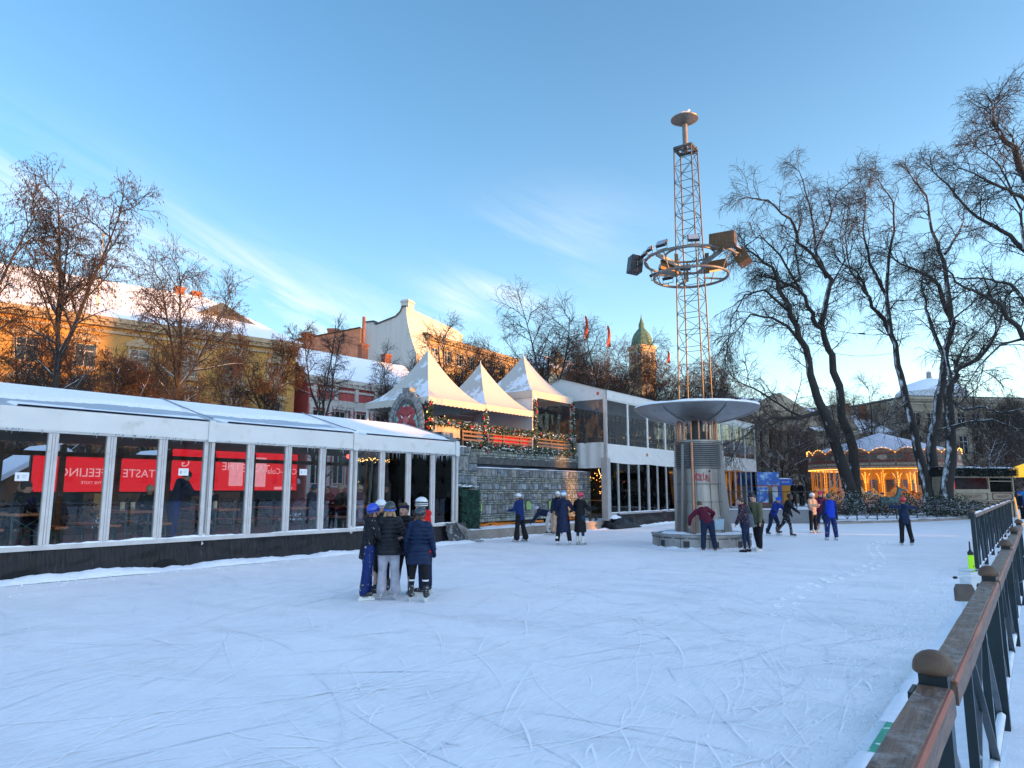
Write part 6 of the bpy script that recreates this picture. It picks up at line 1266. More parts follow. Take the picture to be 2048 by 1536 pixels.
for i in range(n):
    g=2*PI*i/n; gm=g+PI/n; M_=Matrix.Rotation(gm+PI/2,3,'Z'); w_=2*CR*math.sin(PI/n)*1.0; c=V((CR*math.cos(PI/n)*math.cos(gm),CR*math.cos(PI/n)*math.sin(gm),0)); k=MB(); F_=lambda x,y,z:tuple(c+M_@V((x,y,z)))
    k.prism([(-w_/2,3.75),(w_/2,3.75),(w_/2,4.75)]+[(w_/2*math.cos(PI*j/8),4.75+.4*math.sin(PI*j/8)) for j in range(1,8)]+[(-w_/2,4.75)],.08,1,F_)
    for z,h,m in((3.85,.16,2),(4.08,.2,0),(4.36,.22,3),(4.66,.14,0)): k.prism([(-w_/2+.08,z),(w_/2-.08,z),(w_/2-.08,z+h),(-w_/2+.08,z+h)],-.02,m,lambda x,y,z:F_(x,y-.004,z))
    k.prism([(.36*math.cos(2*PI*j/14),4.45+.2*math.sin(2*PI*j/14)) for j in range(14)],-.04,i%2*2,lambda x,y,z:F_(x,y-.01,z)) 
    k.prism([(-w_/2,3.75)]+[(-w_/2+w_*j/8,3.6+.08*(j%2)) for j in range(9)]+[(w_/2,3.75)],.03,2,F_)
    k.build('rounding_board',FAS,rt)
q=MB(); rg=random.Random(9)
for i in range(360):
    g=2*PI*i/360; zz=4.82+.38*abs(math.sin(n*g/2)); q.ball(((CR+.05)*math.cos(g),(CR+.05)*math.sin(g),zz),.016 if i%3 else .04,n=5,k=4)
    q.ball(((CR-.1)*math.cos(g),(CR-.1)*math.sin(g),3.55),.035,n=5,k=4)
for i in range(n):
    g=2*PI*i/n
    for j in range(9): f=j/9; r=CR*(1-.55*f); q.ball((r*math.cos(g),r*math.sin(g),3.55+.5*math.sin(f*PI)),.04,n=5,k=4)
for i in range(12):
    g=2*PI*i/12
    for j in range(26): q.ball((2.4*math.cos(g),2.4*math.sin(g),.7+j*.12),.042,n=5,k=4)
    for j in range(20): a_=PI*j/19; q.ball((2.32*math.cos(g+.26+.2*math.cos(a_)),2.32*math.sin(g+.26+.2*math.cos(a_)),2.5+.9*math.sin(a_)),.035,n=5,k=4)
for i in range(n):
    g=2*PI*(i+.5)/n
    if i%2:
        for j in range(24): q.ball((CR*.8*math.cos(g)*1.012,CR*.8*math.sin(g)*1.012,.7+j*.125),.03,n=5,k=4)
q.build('bulbs',GLOW,rt)
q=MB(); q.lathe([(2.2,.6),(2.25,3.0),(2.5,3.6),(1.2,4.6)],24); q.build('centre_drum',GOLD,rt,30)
q=MB()
for i in range(12): g=2*PI*i/12+.26; q.box((2.27*math.cos(g),2.27*math.sin(g),2.0),(.02,.62,1.5),0,Matrix.Rotation(g,3,'Z'))
q.build('mirror',mat('carousel_mirror',(.5,.5,.55),.08,.9),rt)
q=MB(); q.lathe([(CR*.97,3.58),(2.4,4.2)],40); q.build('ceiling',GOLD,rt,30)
hb=MB(); hb.ball((0,0,1.5),(.52,.2,.25)); hb.cap((.4,0,1.6),.17,(.62,0,2.0),.11); hb.cap((.62,0,2.03),.12,(.88,0,1.86),.07)
for x,y,dx in((.35,.12,.25),(.35,-.12,.05),(-.4,.12,-.25),(-.4,-.12,.0)): hb.cap((x,y,1.4),.09,(x+dx,y,1.08),.05); hb.cap((x+dx,y,1.08),.05,(x+dx-.12,y,.85),.04)
hb.cap((-.5,0,1.6),.07,(-.75,0,1.25),.04); hb.ball((-.02,0,1.68),(.22,.19,.12),mi=1); hb.tube([(0,0,.6),(0,0,4.2)],.028,8,2)
cols=[[mat('horse_gold_glow',(.6,.28,.07),.35,0,.3,5.,emit=(1,.35,.05),es=.12),mat('saddle_red',(.5,.03,.02),.4),GOLD],[mat('horse_cream_glow',(.65,.45,.22),.4,emit=(1,.5,.12),es=.12),mat('saddle_blue',(.05,.1,.4),.4),GOLD]]  # horses carry the bulb light as a faint glow of their own
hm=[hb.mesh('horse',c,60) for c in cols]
for ring,(r,cnt) in enumerate(((5.3,14),(3.9,11))):
    for i in range(cnt): g=2*PI*i/cnt+ring*.2; h=link('horse',hm[i%2],rt,(r*math.cos(g),r*math.sin(g),.1*math.sin(i*2.4)),g-PI/2)
pmesh=MB().tube([(0,0,.6),(0,0,3.7)],.047,8).mesh('brass_pole',[GOLD],60)
for i in range(n//2): g=2*PI*(i*2+1.5)/n; link('brass_pole',pmesh,rt,(CR*.8*math.cos(g),CR*.8*math.sin(g),0))
for i in range(n): g=2*PI*i/n; link('brass_pole',pmesh,rt,(CR*.96*math.cos(g),CR*.96*math.sin(g),0))
q=MB()
for i in range(5): g=-1.9+i*.5; q.box((4.9*math.cos(g),4.9*math.sin(g),1.2),(.5,1.2,1.1),0,Matrix.Rotation(g,3,'Z'))
q.build('bench_car',[mat('car_gold_glow',(.5,.2,.06),.4,0,.5,5.,emit=(1,.34,.04),es=.1)],rt)  # bulb light put into the cars as a faint glow
# ------------------------------------------------------------------ cream sweet kiosk
p0,p1=W(1908,1000,49.5),W(2030,1000,51.0); ra=math.atan2(p1.y-p0.y,p1.x-p0.x); Lk=(p1-p0).xy.length
rt=thing('sweet_kiosk','cream painted kiosk with brown lettering and snowy fir roof','kiosk',(p0.x,p0.y,0),ra)
CREAM=mat('kiosk_cream',(.36,.3,.21),.55,0,.12,3.); BRN=mat('kiosk_brown',(.13,.035,.025),.5)
q=MB(); q.bb(0,Lk,0,2.4,0,1.75); q.bb(0,Lk,2.3,2.4,1.7,2.9); 
for x in(0,Lk*.58,Lk-.1): q.bb(x,x+.1,-.03,.1,1.7,2.85)
q.bb(0,.1,.1,2.3,1.7,2.85); q.bb(Lk-.1,Lk,.1,2.3,1.7,2.85); q.bb(0,Lk,-.06,.12,2.75,2.87); q.bb(.1,Lk*.58,-.06,.3,1.68,1.95); q.build('counter',CREAM,rt)
q=MB()
for a0,b0,z0,z1 in((.3,Lk*.55,1.2,1.7),(Lk*.63,Lk*.96,1.22,1.68),(.6,Lk*.8,.42,.95)):
    for x in(a0,b0): q.bb(x-.03,x+.03,-.022,-.002,z0+.08,z1-.08)
    for z in(z0,z1): q.bb(a0+.1,b0-.1,-.022,-.002,z-.025,z+.025)
    for x in(a0+.06,b0-.06):
        for z in(z0+.05,z1-.05): q.ball((x,-.012,z),(.09,.012,.06),n=8,k=5)
textmesh("WALLEY'S",.34,q,lambda a,b,c:(Lk*.31+a,-.03,1.33+b)); textmesh("GALLERY",.28,q,lambda a,b,c:(Lk*.795+a,-.03,1.36+b)); textmesh("SWEETS",.3,q,lambda a,b,c:(Lk*.45+a,-.03,.55+b))
q.build('sign_lettering',BRN,rt)
q=MB(); q.bb(.15,Lk-.15,.8,.85,1.7,2.8); q.build('inner_wall',mat('kiosk_dark',(.03,.025,.03),.6,0,.7,3.),rt)
q=MB(); q.bb(Lk*.6,Lk-.12,.02,.035,1.78,2.75); q.build('side_pane',GLASS,rt)
q=MB(); q.bb(Lk*.6,Lk-.1,-.02,.05,2.5,2.55); q.build('pane_bar',CREAM,rt)
q=MB(); q.bb(.35,.75,.5,.7,1.8,2.65); q.build('red_poster',mat('poster_red',(.55,.05,.03),.5,emit=(1,.08,.03),es=.3),rt)
q=MB(); q.bb(Lk*.6,Lk*.72,.1,.2,2.66,2.73); q.build('heater_glow',mat('heater_red',(.8,.1,.05),emit=(1,.08,.04),es=4.),rt)
q=MB(); rg=random.Random(44)
q.bb(-.1,Lk+.1,-.25,2.6,2.9,3.3)
for i in range(3000):
    f=rg.random(); p=V((rg.uniform(-.2,Lk+.2),-.25,rg.uniform(2.85,3.5))) if f<.6 else V((rg.uniform(-.2,Lk+.2),rg.uniform(-.25,2.5),3.35)); d=V((rg.gauss(0,.5),rg.gauss(-.5,.4),rg.gauss(0,.5))).normalized()*.16; k=d.orthogonal().normalized()*.03; q.add([p-k,p+k,p+d],[(0,1,2)])
q.build('fir_roof',snowtop('kiosk_fir',(.012,.02,.014),lo=.75,hi=.95,amount=.6,nscale=9.,var=.5,bump=0),rt)
q=MB(); q.grid(lambda u,v:(-.1+(Lk+.2)*u,-.2+2.7*v,3.42+.14*math.sin(PI*v)**.4+.05*ns(u*6,v*4,1,1.5)),40,14); q.build('roof_snow',SNOWF,rt,180)
# yellow umbrella right of it
p=W(2052,950,52); rt=thing('yellow_umbrella','bright yellow lit parasol at the right picture edge','umbrella',(p.x,p.y,0)); q=MB(); q.lathe([(1.7,2.85),(1.68,2.95),(.9,3.5),(0,3.85)],10); q.build('canopy',mat('parasol_yellow',(.7,.42,.02),.6,emit=(1,.55,.03),es=.5),rt,20); q=MB(); q.tube([(0,0,0),(0,0,3.8)],.04,8); q.tube([(-1.6,0,2.9),(-1.35,0,0)],.04,8); q.build('pole',mat('parasol_pole',(.5,.25,.08)),rt,60)
# ------------------------------------------------------------------ blue ticket booth
p=W(1516,1000,54.0); p1=W(1556,1000,54.5); rt=thing('ticket_booth','blue and white ticket booth with a pictured sky header','booth',(p.x,p.y,.9),R(-8)); BLU=mat('booth_blue',(.02,.13,.5),.4,0,.3,1.2,col2=(.45,.68,.85),thr=(.5,.66)); WH=mat('booth_white',(.6,.65,.72),.5)
q=MB(); q.bb(0,.75,0,.9,0,1.3); q.bb(1.15,1.55,.3,1.2,0,1.3); q.build('white_panel',WH,rt); q=MB(); q.bb(-.05,.77,-.03,.93,.05,1.2); q.bb(.0,1.6,-.1,.95,1.35,2.35); q.build('blue_header',BLU,rt); q=MB(); q.bb(-.06,1.62,-.11,.96,1.29,1.35); q.bb(-.06,.78,-.04,.94,-.02,.05); q.build('red_trim',mat('trim_red',(.45,.04,.05)),rt); q=MB(); q.bb(.8,1.12,.3,.5,0,1.3); q.build('doorway',DARKW,rt); q=MB(); q.bb(-.1,2.2,-.15,1.0,-.9,-.02); q.build('counter_base',mat('booth_base',(.16,.11,.08),.7),rt)
p=W(1560,1000,55.5); rt=thing('blue_kiosk','narrow bright blue kiosk with an orange door','kiosk',(p.x,p.y,.75),R(-5)); q=MB(); q.bb(0,.95,0,.9,0,1.9); q.bb(-.06,1.0,-.06,.95,1.55,2.0); textmesh('ISKAFE',.2,q,lambda a,b,c:(.47+a,-.065,1.7+b),1); q.build('carcass',[mat('kiosk_blue',(.015,.12,.55),.4),WH],rt); q=MB(); q.bb(.18,.9,-.03,0,0,1.5); q.build('door',mat('door_orange',(.6,.25,.02),.5,0,.1),rt); q=MB(); q.grid(lambda u,v:(-.08+1.1*u,-.08+1.05*v,2.0+.09*math.sin(PI*u)**.4*math.sin(PI*v)**.4),12,10); q.build('roof_snow',SNOWF,rt,180)
# candle lantern hedge boxes & lamp posts
def lamp_post(label,x,y,h,gr='street lamps'):
    rt=thing('street_lamp',label,'lamp post',(x,y,0),0,gr); q=MB(); q.lathe([(.09,0),(.07,.4),(.045,.6),(.035,h-.5),(.05,h-.45)],10); q.build('pole',IRB,rt,60); q=MB(); q.lathe([(.08,h-.45),(.16,h-.1),(.2,h-.05)],6); q.build('lantern',mat('lantern_glass',(.3,.3,.3),.1),rt); q=MB(); q.lathe([(.22,h-.05),(.12,h+.12),(0,h+.2)],6); q.build('lantern_cap',IRB,rt)
p=W(1545,1000,62); lamp_post('old black lantern post behind the blue ticket booth',p.x,p.y,5.2)
p=ST(at_t(790,23.8),23.8); rt=thing('street_lamp','grey lamp post with a snow capped round head behind the dining tent','lamp post',(p.x,p.y,0),0,'street lamps'); q=MB(); q.lathe([(.1,0),(.1,.8),(.07,.9),(.07,5.1)],12); q.build('pole',mat('lamp_grey',(.2,.2,.2),.5,.5),rt,60); q=MB(); q.ball((0,0,5.3),(.2,.2,.24)); q.build('lantern',mat('globe',(.6,.58,.5),.3),rt,60); q=MB(); q.ball((0,0,5.42),(.23,.23,.17)); q.build('snow_cap',SNOWF,rt,60)
# flags and street wires
for i,(px,py,Y,l) in enumerate(((1168,630,72,'tall thin pole with red banner, left of the other banners'),(1213,650,76,'thin pole with a dark red banner between the trees'),(1333,700,88,'thin pole with small red banner near the green dome'))):
    p=W(px,py,Y); rt=thing('banner_pole',l,'flag',(p.x,p.y,0),0,'red banners on poles'); q=MB(); q.tube([(0,0,0),(0,0,p.z)],[.06,.03],6); q.build('pole',mat('pole_white',(.5,.5,.48)),rt); q=MB(); h=2.4 if i<2 else 1.6; q.grid(lambda u,v:(.06+.5*u*(.3+.7*v)+.1*math.sin(v*5),.1*math.sin(u*4+v*6),p.z-.1-h*v),6,14); q.build('banner',mat('banner_red',(.5,.05,.03),.6,0,.3,2.),rt,180)
for i,(px,py,b) in enumerate(((120,432,38),(207,470,40))):
    p=W(px,py,46+i*3); q=MB(); q.tube([(0,0,0),(0,0,p.z-15)],[.07,.03],6); q.ball((0,0,p.z-15),.08); o=q.build('flagpole',mat('pole_gold',(.6,.5,.3),.4),None); place(o,(p.x,p.y,15)); tag(o,['taller bare flagpole on the yellow building\'s roof','shorter bare flagpole behind the bigger left tree'][i],'flagpole','flagpoles on the yellow building')
q=MB()
for a,b,Y in(((1640,655),(1830,665),50),((1640,700),(1790,705),50)):
    pa,pb=W(*a,Y),W(*b,Y); q.tube([pa.lerp(pb,i/16)-V((0,0,.35*math.sin(PI*i/16))) for i in range(17)],.018,4)
q.ball(W(1724,667,50),(.3,.05,.05)); tag(q.build('light_cable',mat('wire',(.02,.02,.02))),'two thin cables strung between the big bare trees','cable')
# ------------------------------------------------------------------ buildings round the square
WFRAME=mat('window_frame',(.5,.48,.44),.5)
def wall_grid(q,L,H,wins,y,dep=.18):
    """front wall with real openings; wins=[(x0,x1,z0,z1)]"""
    xs=sorted({0,L,*[a for w in wins for a in w[:2]]}); zs=sorted({0,H,*[a for w in wins for a in w[2:]]})
    for i in range(len(xs)-1):
        for j in range(len(zs)-1):
            cx,cz=(xs[i]+xs[i+1])/2,(zs[j]+zs[j+1])/2
            if any(w[0]<cx<w[1] and w[2]<cz<w[3] for w in wins): continue
            q.add([(xs[i],y,zs[j]),(xs[i+1],y,zs[j]),(xs[i+1],y,zs[j+1]),(xs[i],y,zs[j+1])],[(0,1,2,3)])
    for a,b,c,d in wins:
        q.add([(a,y,c),(b,y,c),(b,y,d),(a,y,d),(a,y+dep,c),(b,y+dep,c),(b,y+dep,d),(a,y+dep,d)],[(0,4,5,1),(1,5,6,2),(2,6,7,3),(3,7,4,0)])
def winmesh(w,h,fm):
    q=MB(); t=.09
    q.bb(-w/2,w/2,.1,.17,0,t); q.bb(-w/2,w/2,.1,.17,h-t,h); q.bb(-w/2,-w/2+t,.1,.17,t,h-t); q.bb(w/2-t,w/2,.1,.17,t,h-t); q.bb(-.045,.045,.11,.16,t,h-t); q.bb(-w/2+t,-.046,.115,.155,h*.66,h*.66+.07); q.bb(.046,w/2-t,.115,.155,h*.66,h*.66+.07)
    k=MB(); k.bb(-w/2+.02,w/2-.02,.175,.185,.02,h-.02)
    return q.mesh('window',[fm]),k.mesh('pane',[DARKW])
def building(name,label,p0,p1,H,dep,wm,floors,nwin,win,surround=None,cornice=None,roof=None,rh=4,base=0,cat='building',pil=None,roofm=None,group=None,arch=None,fm=None,side=False):
    d=(p1-p0); L=d.xy.length; rt=thing(name,label,cat,(p0.x,p0.y,0),math.atan2(d.y,d.x),group)
    st=L/nwin; wins=[]; places=[]
    for (z,wh) in floors:
        for i in range(nwin): x=st*(i+.5); wins.append((x-win/2,x+win/2,z,z+wh)); places.append((x,z,wh))
    q=MB(); wall_grid(q,L,H,wins,0); q.bb(0,L,.19,dep,0,H); q.add([(0,0,0),(0,.2,0),(0,.2,H),(0,0,H)],[(0,1,2,3)]); q.add([(L,0,0),(L,.2,0),(L,.2,H),(L,0,H)],[(3,2,1,0)]); q.build('wall',wm,rt)
    cache={}; wobs=[]
    for x,z,wh in places:
        if wh not in cache: cache[wh]=winmesh(win,wh,fm or WFRAME)
        a,b=cache[wh]; o=link('window',a,rt,(x,0,z)); link('pane',b,o); wobs.append(o)
    if surround:
        for wo,(x,z,wh) in zip(wobs,places):
            q=MB(); q.bb(x-win/2-.14,x-win/2-.003,-.07,.02,z-.1,z+wh+.12); q.bb(x+win/2+.003,x+win/2+.14,-.07,.02,z-.1,z+wh+.12); q.bb(x-win/2-.3,x+win/2+.3,-.14,.02,z+wh+.123,z+wh+.34); q.bb(x-win/2-.25,x+win/2+.25,-.16,.02,z-.28,z-.103)
            if arch: q.prism([(x-win/2-.3,z+wh+.343),(x+win/2+.3,z+wh+.343),(x,z+wh+.85)],.13,0,lambda a,y,c:(a,y-.12,c))
            q.v=[(a-x,y,c-z) for a,y,c in q.v]; q.build('surround',surround,wo)
    if cornice:
        q=MB(); q.bb(-.25,L+.25,-.5,.3,H-.25,H+.1); q.bb(-.15,L+.15,-.3,.1,H-.55,H-.253); q.bb(-.05,L+.05,-.12,.05,H-1.0,H-.8)
        for i in range(int(L/.7)): q.bb(.1+i*.7,.36+i*.7,-.42,-.05,H-.42,H-.254)
        q.build('cornice',cornice,rt)
    if pil:
        q=MB()
        for i in range(nwin+1):
            x=min(L-.3,max(.3,st*i)); q.bb(x-.15,x+.15,-.1,.0-.002,pil[0],pil[1])
        q.build('pilaster',pil[2],rt)
    rm=roofm or ROOFS
    if roof=='gable' or roof=='hip':
        k=dep*.5 if roof=='hip' else 0
        q=MB(); e=.45; vs=[(-e,-e,H+.1),(L+e,-e,H+.1),(L+e,dep+e,H+.1),(-e,dep+e,H+.1),(k if roof=='hip' else -e,dep/2,H+rh),(L-k if roof=='hip' else L+e,dep/2,H+rh)]
        q.add(vs,[(0,1,5,4),(1,2,5),(2,3,4,5),(3,0,4),(3,2,1,0)]); q.build('roof',rm,rt)
    elif roof=='flat':
        q=MB(); q.bb(-.1,L+.1,-.1,dep+.1,H+.101,H+.35); q.build('roof',rm,rt)
    return rt
ROOFS=snowtop('roof_snow_cover',(.16,.15,.15),lo=.2,hi=.35,amount=.45,nscale=.5,var=.2,vstretch=(1,1,1))
BRICK=mat('chimney_brick',(.3,.1,.05),.8,0,.3,6.)
def chimney(b,x,y,z0,z1,w=.9,m=None):
    q=MB(); q.bb(x-w/2,x+w/2,y-w*.4,y+w*.4,z0,z1); q.bb(x-w/2-.08,x+w/2+.08,y-w*.4-.08,y+w*.4+.08,z1-.25,z1-.05); q.build('chimney',m or BRICK,b)
YEL=mat('plaster_yellow',(.45,.25,.065),.85,0,.14,.35,.05,8.,col2=(.45,.22,.08),thr=(.5,.7))
STN=mat('trim_stone',(.36,.27,.17),.8,0,.15,2.)
D_=V((.596,.803,0))
yl1=V((-18.2,58,0)); yl0=yl1-V((.766,.643,0))*34
b=building('apartment_house','long yellow plaster house with snowy roof, sunlit golden at its left part',yl0,yl1,14,12,YEL,[(2.6,2.4),(6.6,2.5),(10.4,1.7)],10,1.25,STN,STN,'hip',4.4,arch=True)
chimney(b,26,6.0,17,18.9,.7,OCH if 0 else None); chimney(b,27.4,6.2,17,18.8,.7); chimney(b,33.,8,14.2,17.2,1.3)
q=MB(); q.add([(23.5,3.2,14.3),(33.6,1.6,14.3),(28.4,2.2,17.2),(23.5,8,14.3),(33.6,8,14.3),(28.4,8,17.2)],[(0,1,2),(3,5,4),(0,2,5,3),(1,4,5,2)]); q.build('dormer_roof',snowtop('dormer',(.16,.13,.1),lo=.3,hi=.5),b)
PINK=mat('plaster_red',(.4,.075,.07),.8,0,.18,.8,.05,8.); OFFW=mat('trim_offwhite',(.5,.46,.42),.7,0,.1,2.)
pk0=V((-17.4,59.2,0)); pk1=V((-8.6,69.6,0))
b=building('town_house','two storey red plaster house with white window frames and pilasters',pk0,pk1,11.5,8,PINK,[(2.4,2.6),(6.0,2.8)],6,1.2,OFFW,OFFW,'gable',3.3,pil=(1.0,9.6,OFFW),arch=True)
q=MB(); q.bb(0.1,13.4,-.06,-.003,9.2,9.75); q.bb(.1,13.4,-.06,-.003,5.0,5.35)
for i in range(7): q.bb(.4+i*2.2,.75+i*2.2,-.2,-.004,9.76,10.9)
q.build('frieze',OFFW,b)
for x in(2.6,9,12): chimney(b,x,4.4,13.6,16.4 if x<12 else 15.8,.8)
q=MB(); q.tube([(9.,4.4,16.3),(9.,4.4,19.2)],.16,8); q.build('flue_pipe',BRICK,b)
BRN2=mat('brick_brown',(.19,.13,.105),.9,0,.25,1.2,.1,12.)
b=building('brick_house','bare brown brick gable house between the red and the white house',V((-29,80,0)),V((-17.7,80,0)),18.4,16,BRN2,[],1,1,roof=None)
q=MB(); q.prism([(0,18.4),(11.28,18.4),(11.28,20.6)],15,0); q.build('gable',BRN2,b); q=MB(); q.add([(-.2,-.2,18.45),(11.25,-.2,20.75),(11.25,15,20.75),(-.2,15,18.45)],[(0,1,2,3)]); q.build('roof',ROOFS,b); chimney(b,7.4,3,19,21.2,1.3); chimney(b,3.3,-.6,12,17.4,1.0)
WGB=mat('plaster_white',(.55,.53,.49),.85,0,.08,.7,.04,6.,col2=(.28,.24,.2),thr=(.66,.8),stretch=(3,3,.3))
rt=thing('white_house','tall blank white gable house with stepped top, chimney and dark streaks','building',(-17.5,81,0),R(-22)); ol=[(0,0),(7.1,0),(7.1,17.3)]+[(7.1-.9*math.sin(i/8*PI/2)-.5*(i/8),17.3+(4.9)*(i/8)) for i in range(1,9)]+[(5.7,22.9),(5.2,22.9),(4.9,22.3),(4.3,21.8),(1.6,21.1),(1.4,21.5),(0,21.5)]
q=MB(); q.prism(ol,14); q.build('wall',WGB,rt); q=MB(); q.bb(4.75,5.75,.3,1.6,22.2,23.9); q.bb(4.65,5.85,.2,1.7,23.6,23.75); q.build('chimney',WGB,rt)
q=MB()
pts=[(0,21.5),(1.4,21.5),(1.6,21.1),(4.3,21.8),(4.9,22.3),(5.2,22.9),(5.7,22.9)]
for a,c in zip(pts[:-1],pts[1:]): q.bar((a[0],.25,a[1]+.08),(c[0],.25,c[1]+.08),.8,.14)
q.build('coping',mat('coping_dark',(.06,.06,.06)),rt)
OCH=mat('plaster_ochre',(.5,.36,.2),.85,0,.2,.4,.05,6.)
w0=V((-9.9,82,0))
b=building('sunlit_house','long ochre street house glowing in low sun behind the peaked tents',w0,w0+V((.55,.84,0))*19,20.2,12,OCH,[(6,2.2),(10,2.2),(14,2.2),(17.3,1.6)],8,1.3,STN,STN,'gable',2.2,roofm=snowtop('roof_warm',(.35,.26,.18),lo=.3,hi=.6))
for x in(4,12): chimney(b,x,5,21.,23.2,1.0,OCH)
b=building('corner_house','pale ochre house with small turret beyond the sunlit street house',V((6,112,0)),V((24,132,0)),21.5,14,mat('plaster_cream',(.5,.42,.3),.85,0,.15,.4),[(7,2.2),(11,2.2),(15,2.2),(18.4,1.7)],8,1.3,STN,STN,'hip',4)
q=MB(); q.lathe([(1.3,21),(1.3,22.8),(1.4,22.9),(.8,24.2),(.3,25.),(0,25.4)],12,0,(5,2,0)); q.lathe([(.5,21),(.5,24),(.2,25.5),(0,26)],10,0,(11,2,0)); q.build('turret',STN,b)
COPG=mat('copper_green',(.08,.14,.09),.7,0,.3,1.5)
rt=thing('dome_tower','square stone tower with green copper dome glowing in the sun','tower',(28.4,150,0),R(30)); rt.scale=(.78,.78,.985); q=MB(); q.bb(-2.6,2.6,-2.6,2.6,0,33.2); q.bb(-2.9,2.9,-2.9,2.9,32.6,33.4); q.bb(-2.8,2.8,-2.8,2.8,28,28.4)
q.build('shaft',mat('tower_stone',(.45,.34,.2),.85,0,.15,.8),rt)
q=MB(); q.lathe([(3.3,33.4),(2.9,34.2),(2.8,35.0),(2.2,36.2),(1.2,37.2),(.8,37.5),(.8,38.4),(.4,39.2),(.15,40),(0,41)],8); q.build('dome',COPG,rt)
k=MB(); 
for g in range(4):
    M_=Matrix.Rotation(g*PI/2,3,'Z')
    for x in(-1.4,0,1.4): k.box(M_@V((x,-2.62,30.6)),(.7,.06,2.6),0,M_)
k.build('louvre',DARKW,rt)
GRY=mat('palace_beige',(.31,.25,.18),.85,0,.15,.3,.05,5.); GRYT=mat('palace_trim',(.36,.3,.22),.85,0,.15,.5)
b=building('theatre_building','beige columned palace front behind the event tent\'s right end',W(1478,1000,98),W(1648,1000,104),13.2,16,GRY,[(2.5,3),(7.5,3)],6,1.5,GRYT,GRYT,'gable',3.0)
q=MB()
for i in range(8): q.lathe([(.55,1.5),(.48,9.5),(.7,10.2)],12,0,(1.0+i*1.65,-1.0,0))
q.bb(0,13.5,-1.9,-.1,10.2,12.4); q.prism([(-.3,12.4),(13.8,12.4),(6.75,15.6)],1.5,0,lambda x,y,z:(x,y-1.8,z)); q.build('portico',GRYT,b)
b=building('beige_house','beige gabled house with chimney behind the pale carousel roof',W(1640,1000,100),W(1835,1000,108),10.2,16,GRY,[(2,2.6),(6,2.6)],7,1.4,GRYT,GRYT,'gable',3.8)
q=MB(); q.prism([(2,10.4),(8.5,10.4),(5.2,14.4)],9,0,lambda x,y,z:(x,y-.4,z)); q.build('gable',GRY,b); chimney(b,13,6,12,15.5,1.2); chimney(b,17,6,12,15.3,1.0)
b=building('parliament_building','broad beige house with snowy round roof behind the right trees',W(1832,1000,104),W(2160,1000,108),15.6,20,GRY,[(2.5,2.8),(7.2,2.8),(11.2,2.2)],11,1.5,GRYT,GRYT,'flat')
q=MB(); q.lathe([(5.5,15.7),(5.1,17.6),(3.6,19.),(1.2,19.8),(.4,20),(.35,21),(0,21.4)],32,0,(10.5,8,0)); q.build('dome',snowtop('dome_snow',(.3,.28,.26),lo=.15,hi=.3),b)
for i in range(5): 
    pass
# town blocks across the street on the sun side: what shades the rink
BLK=mat('block_plaster',(.35,.3,.25),.85,0,.15,.3)
SP=V((-SDIR.y,SDIR.x,0)).normalized(); SH=V((SDIR.x,SDIR.y,0)).normalized()
for i,(q0,q1,h,l) in enumerate(((-60,22.5,21,'low wide'),(22.5,33.75,15.3,'lowest'),(34.45,37.5,20.5,'slim'),(37.5,62,29.5,'tall'),(62,98,22,'middling'),(98,165,34,'tallest'))):
    c=SH*100; a_,b_=c+SP*q1,c+SP*q0
    building('town_block',l+' plain town block across the street on the sunny side of the rink',a_,b_,h,14,BLK,[(3+3.6*k,1.8) for k in range(int((h-3)/3.6))],max(1,int((q1-q0)/3.4)),1.1,cat='building',group=None,roof='flat')
# ------------------------------------------------------------------ market huts behind the dining tent
for i,(s,t,l) in enumerate(((6.0,25.6,'brown wooden market hut with snowy roof, leftmost behind the tent'),(9.6,25.8,'brown wooden market hut second from the left behind the tent'),(13.4,25.8,'brown wooden market hut behind the longer red panel'),(17.2,25.6,'brown wooden market hut behind the tent\'s right end'))):
    rt=thing('market_hut',l,'hut',ST(s-1.3,t,0),A,'wooden market huts behind the dining tent'); q=MB(); q.bb(0,2.6,0,2,0,2.3); q.prism([(0,2.3),(2.6,2.3),(1.3,3.1)],2,0); q.bb(.3,2.3,-.25,0,1.0,1.08); q.build('wall',mat('hut_brown',(.2,.095,.045),.75,0,.25,2.,.1,20.,stretch=(8,1,1)),rt); q=MB(); q.bb(.35,2.25,-.02,.0-.003,1.1,2.1); q.build('hatch',DARKW,rt); q=MB(); q.add([(-.3,-.4,2.15),(1.3,-.4,3.2),(2.9,-.4,2.15),(-.3,2.2,2.15),(1.3,2.2,3.2),(2.9,2.2,2.15),(-.3,-.4,2.32),(1.3,-.4,3.4),(2.9,-.4,2.32),(-.3,2.2,2.32),(1.3,2.2,3.4),(2.9,2.2,2.32)],[(0,1,7,6),(1,2,8,7),(6,7,10,9),(7,8,11,10),(0,6,9,3),(2,5,11,8),(0,3,4,1),(1,4,5,2)]); q.build('roof',SNOW,rt)
    q=MB()
    for j in range(9): q.ball((.2+j*.28,-.42,2.2+.09*math.sin(j*1.7)),.025,n=5,k=4)
    q.build('bulbs',BULB,rt)
q=MB(); rg=random.Random(12)
for i in range(5000):
    s=rg.uniform(4,19.6); p=ST(s,23.6+rg.uniform(-.35,.35),rg.uniform(.1,1.6)*(1)); d=V((rg.gauss(0,1),rg.gauss(0,1),rg.gauss(.2,1))).normalized()*.12; k=d.orthogonal().normalized()*.03; q.add([p-k,p+d*.5,p+k,p-d*.3],[(0,1,2,3)])
tag(q.build('hedge',LEAF),'snow dusted clipped hedge close behind the dining tent','hedge')
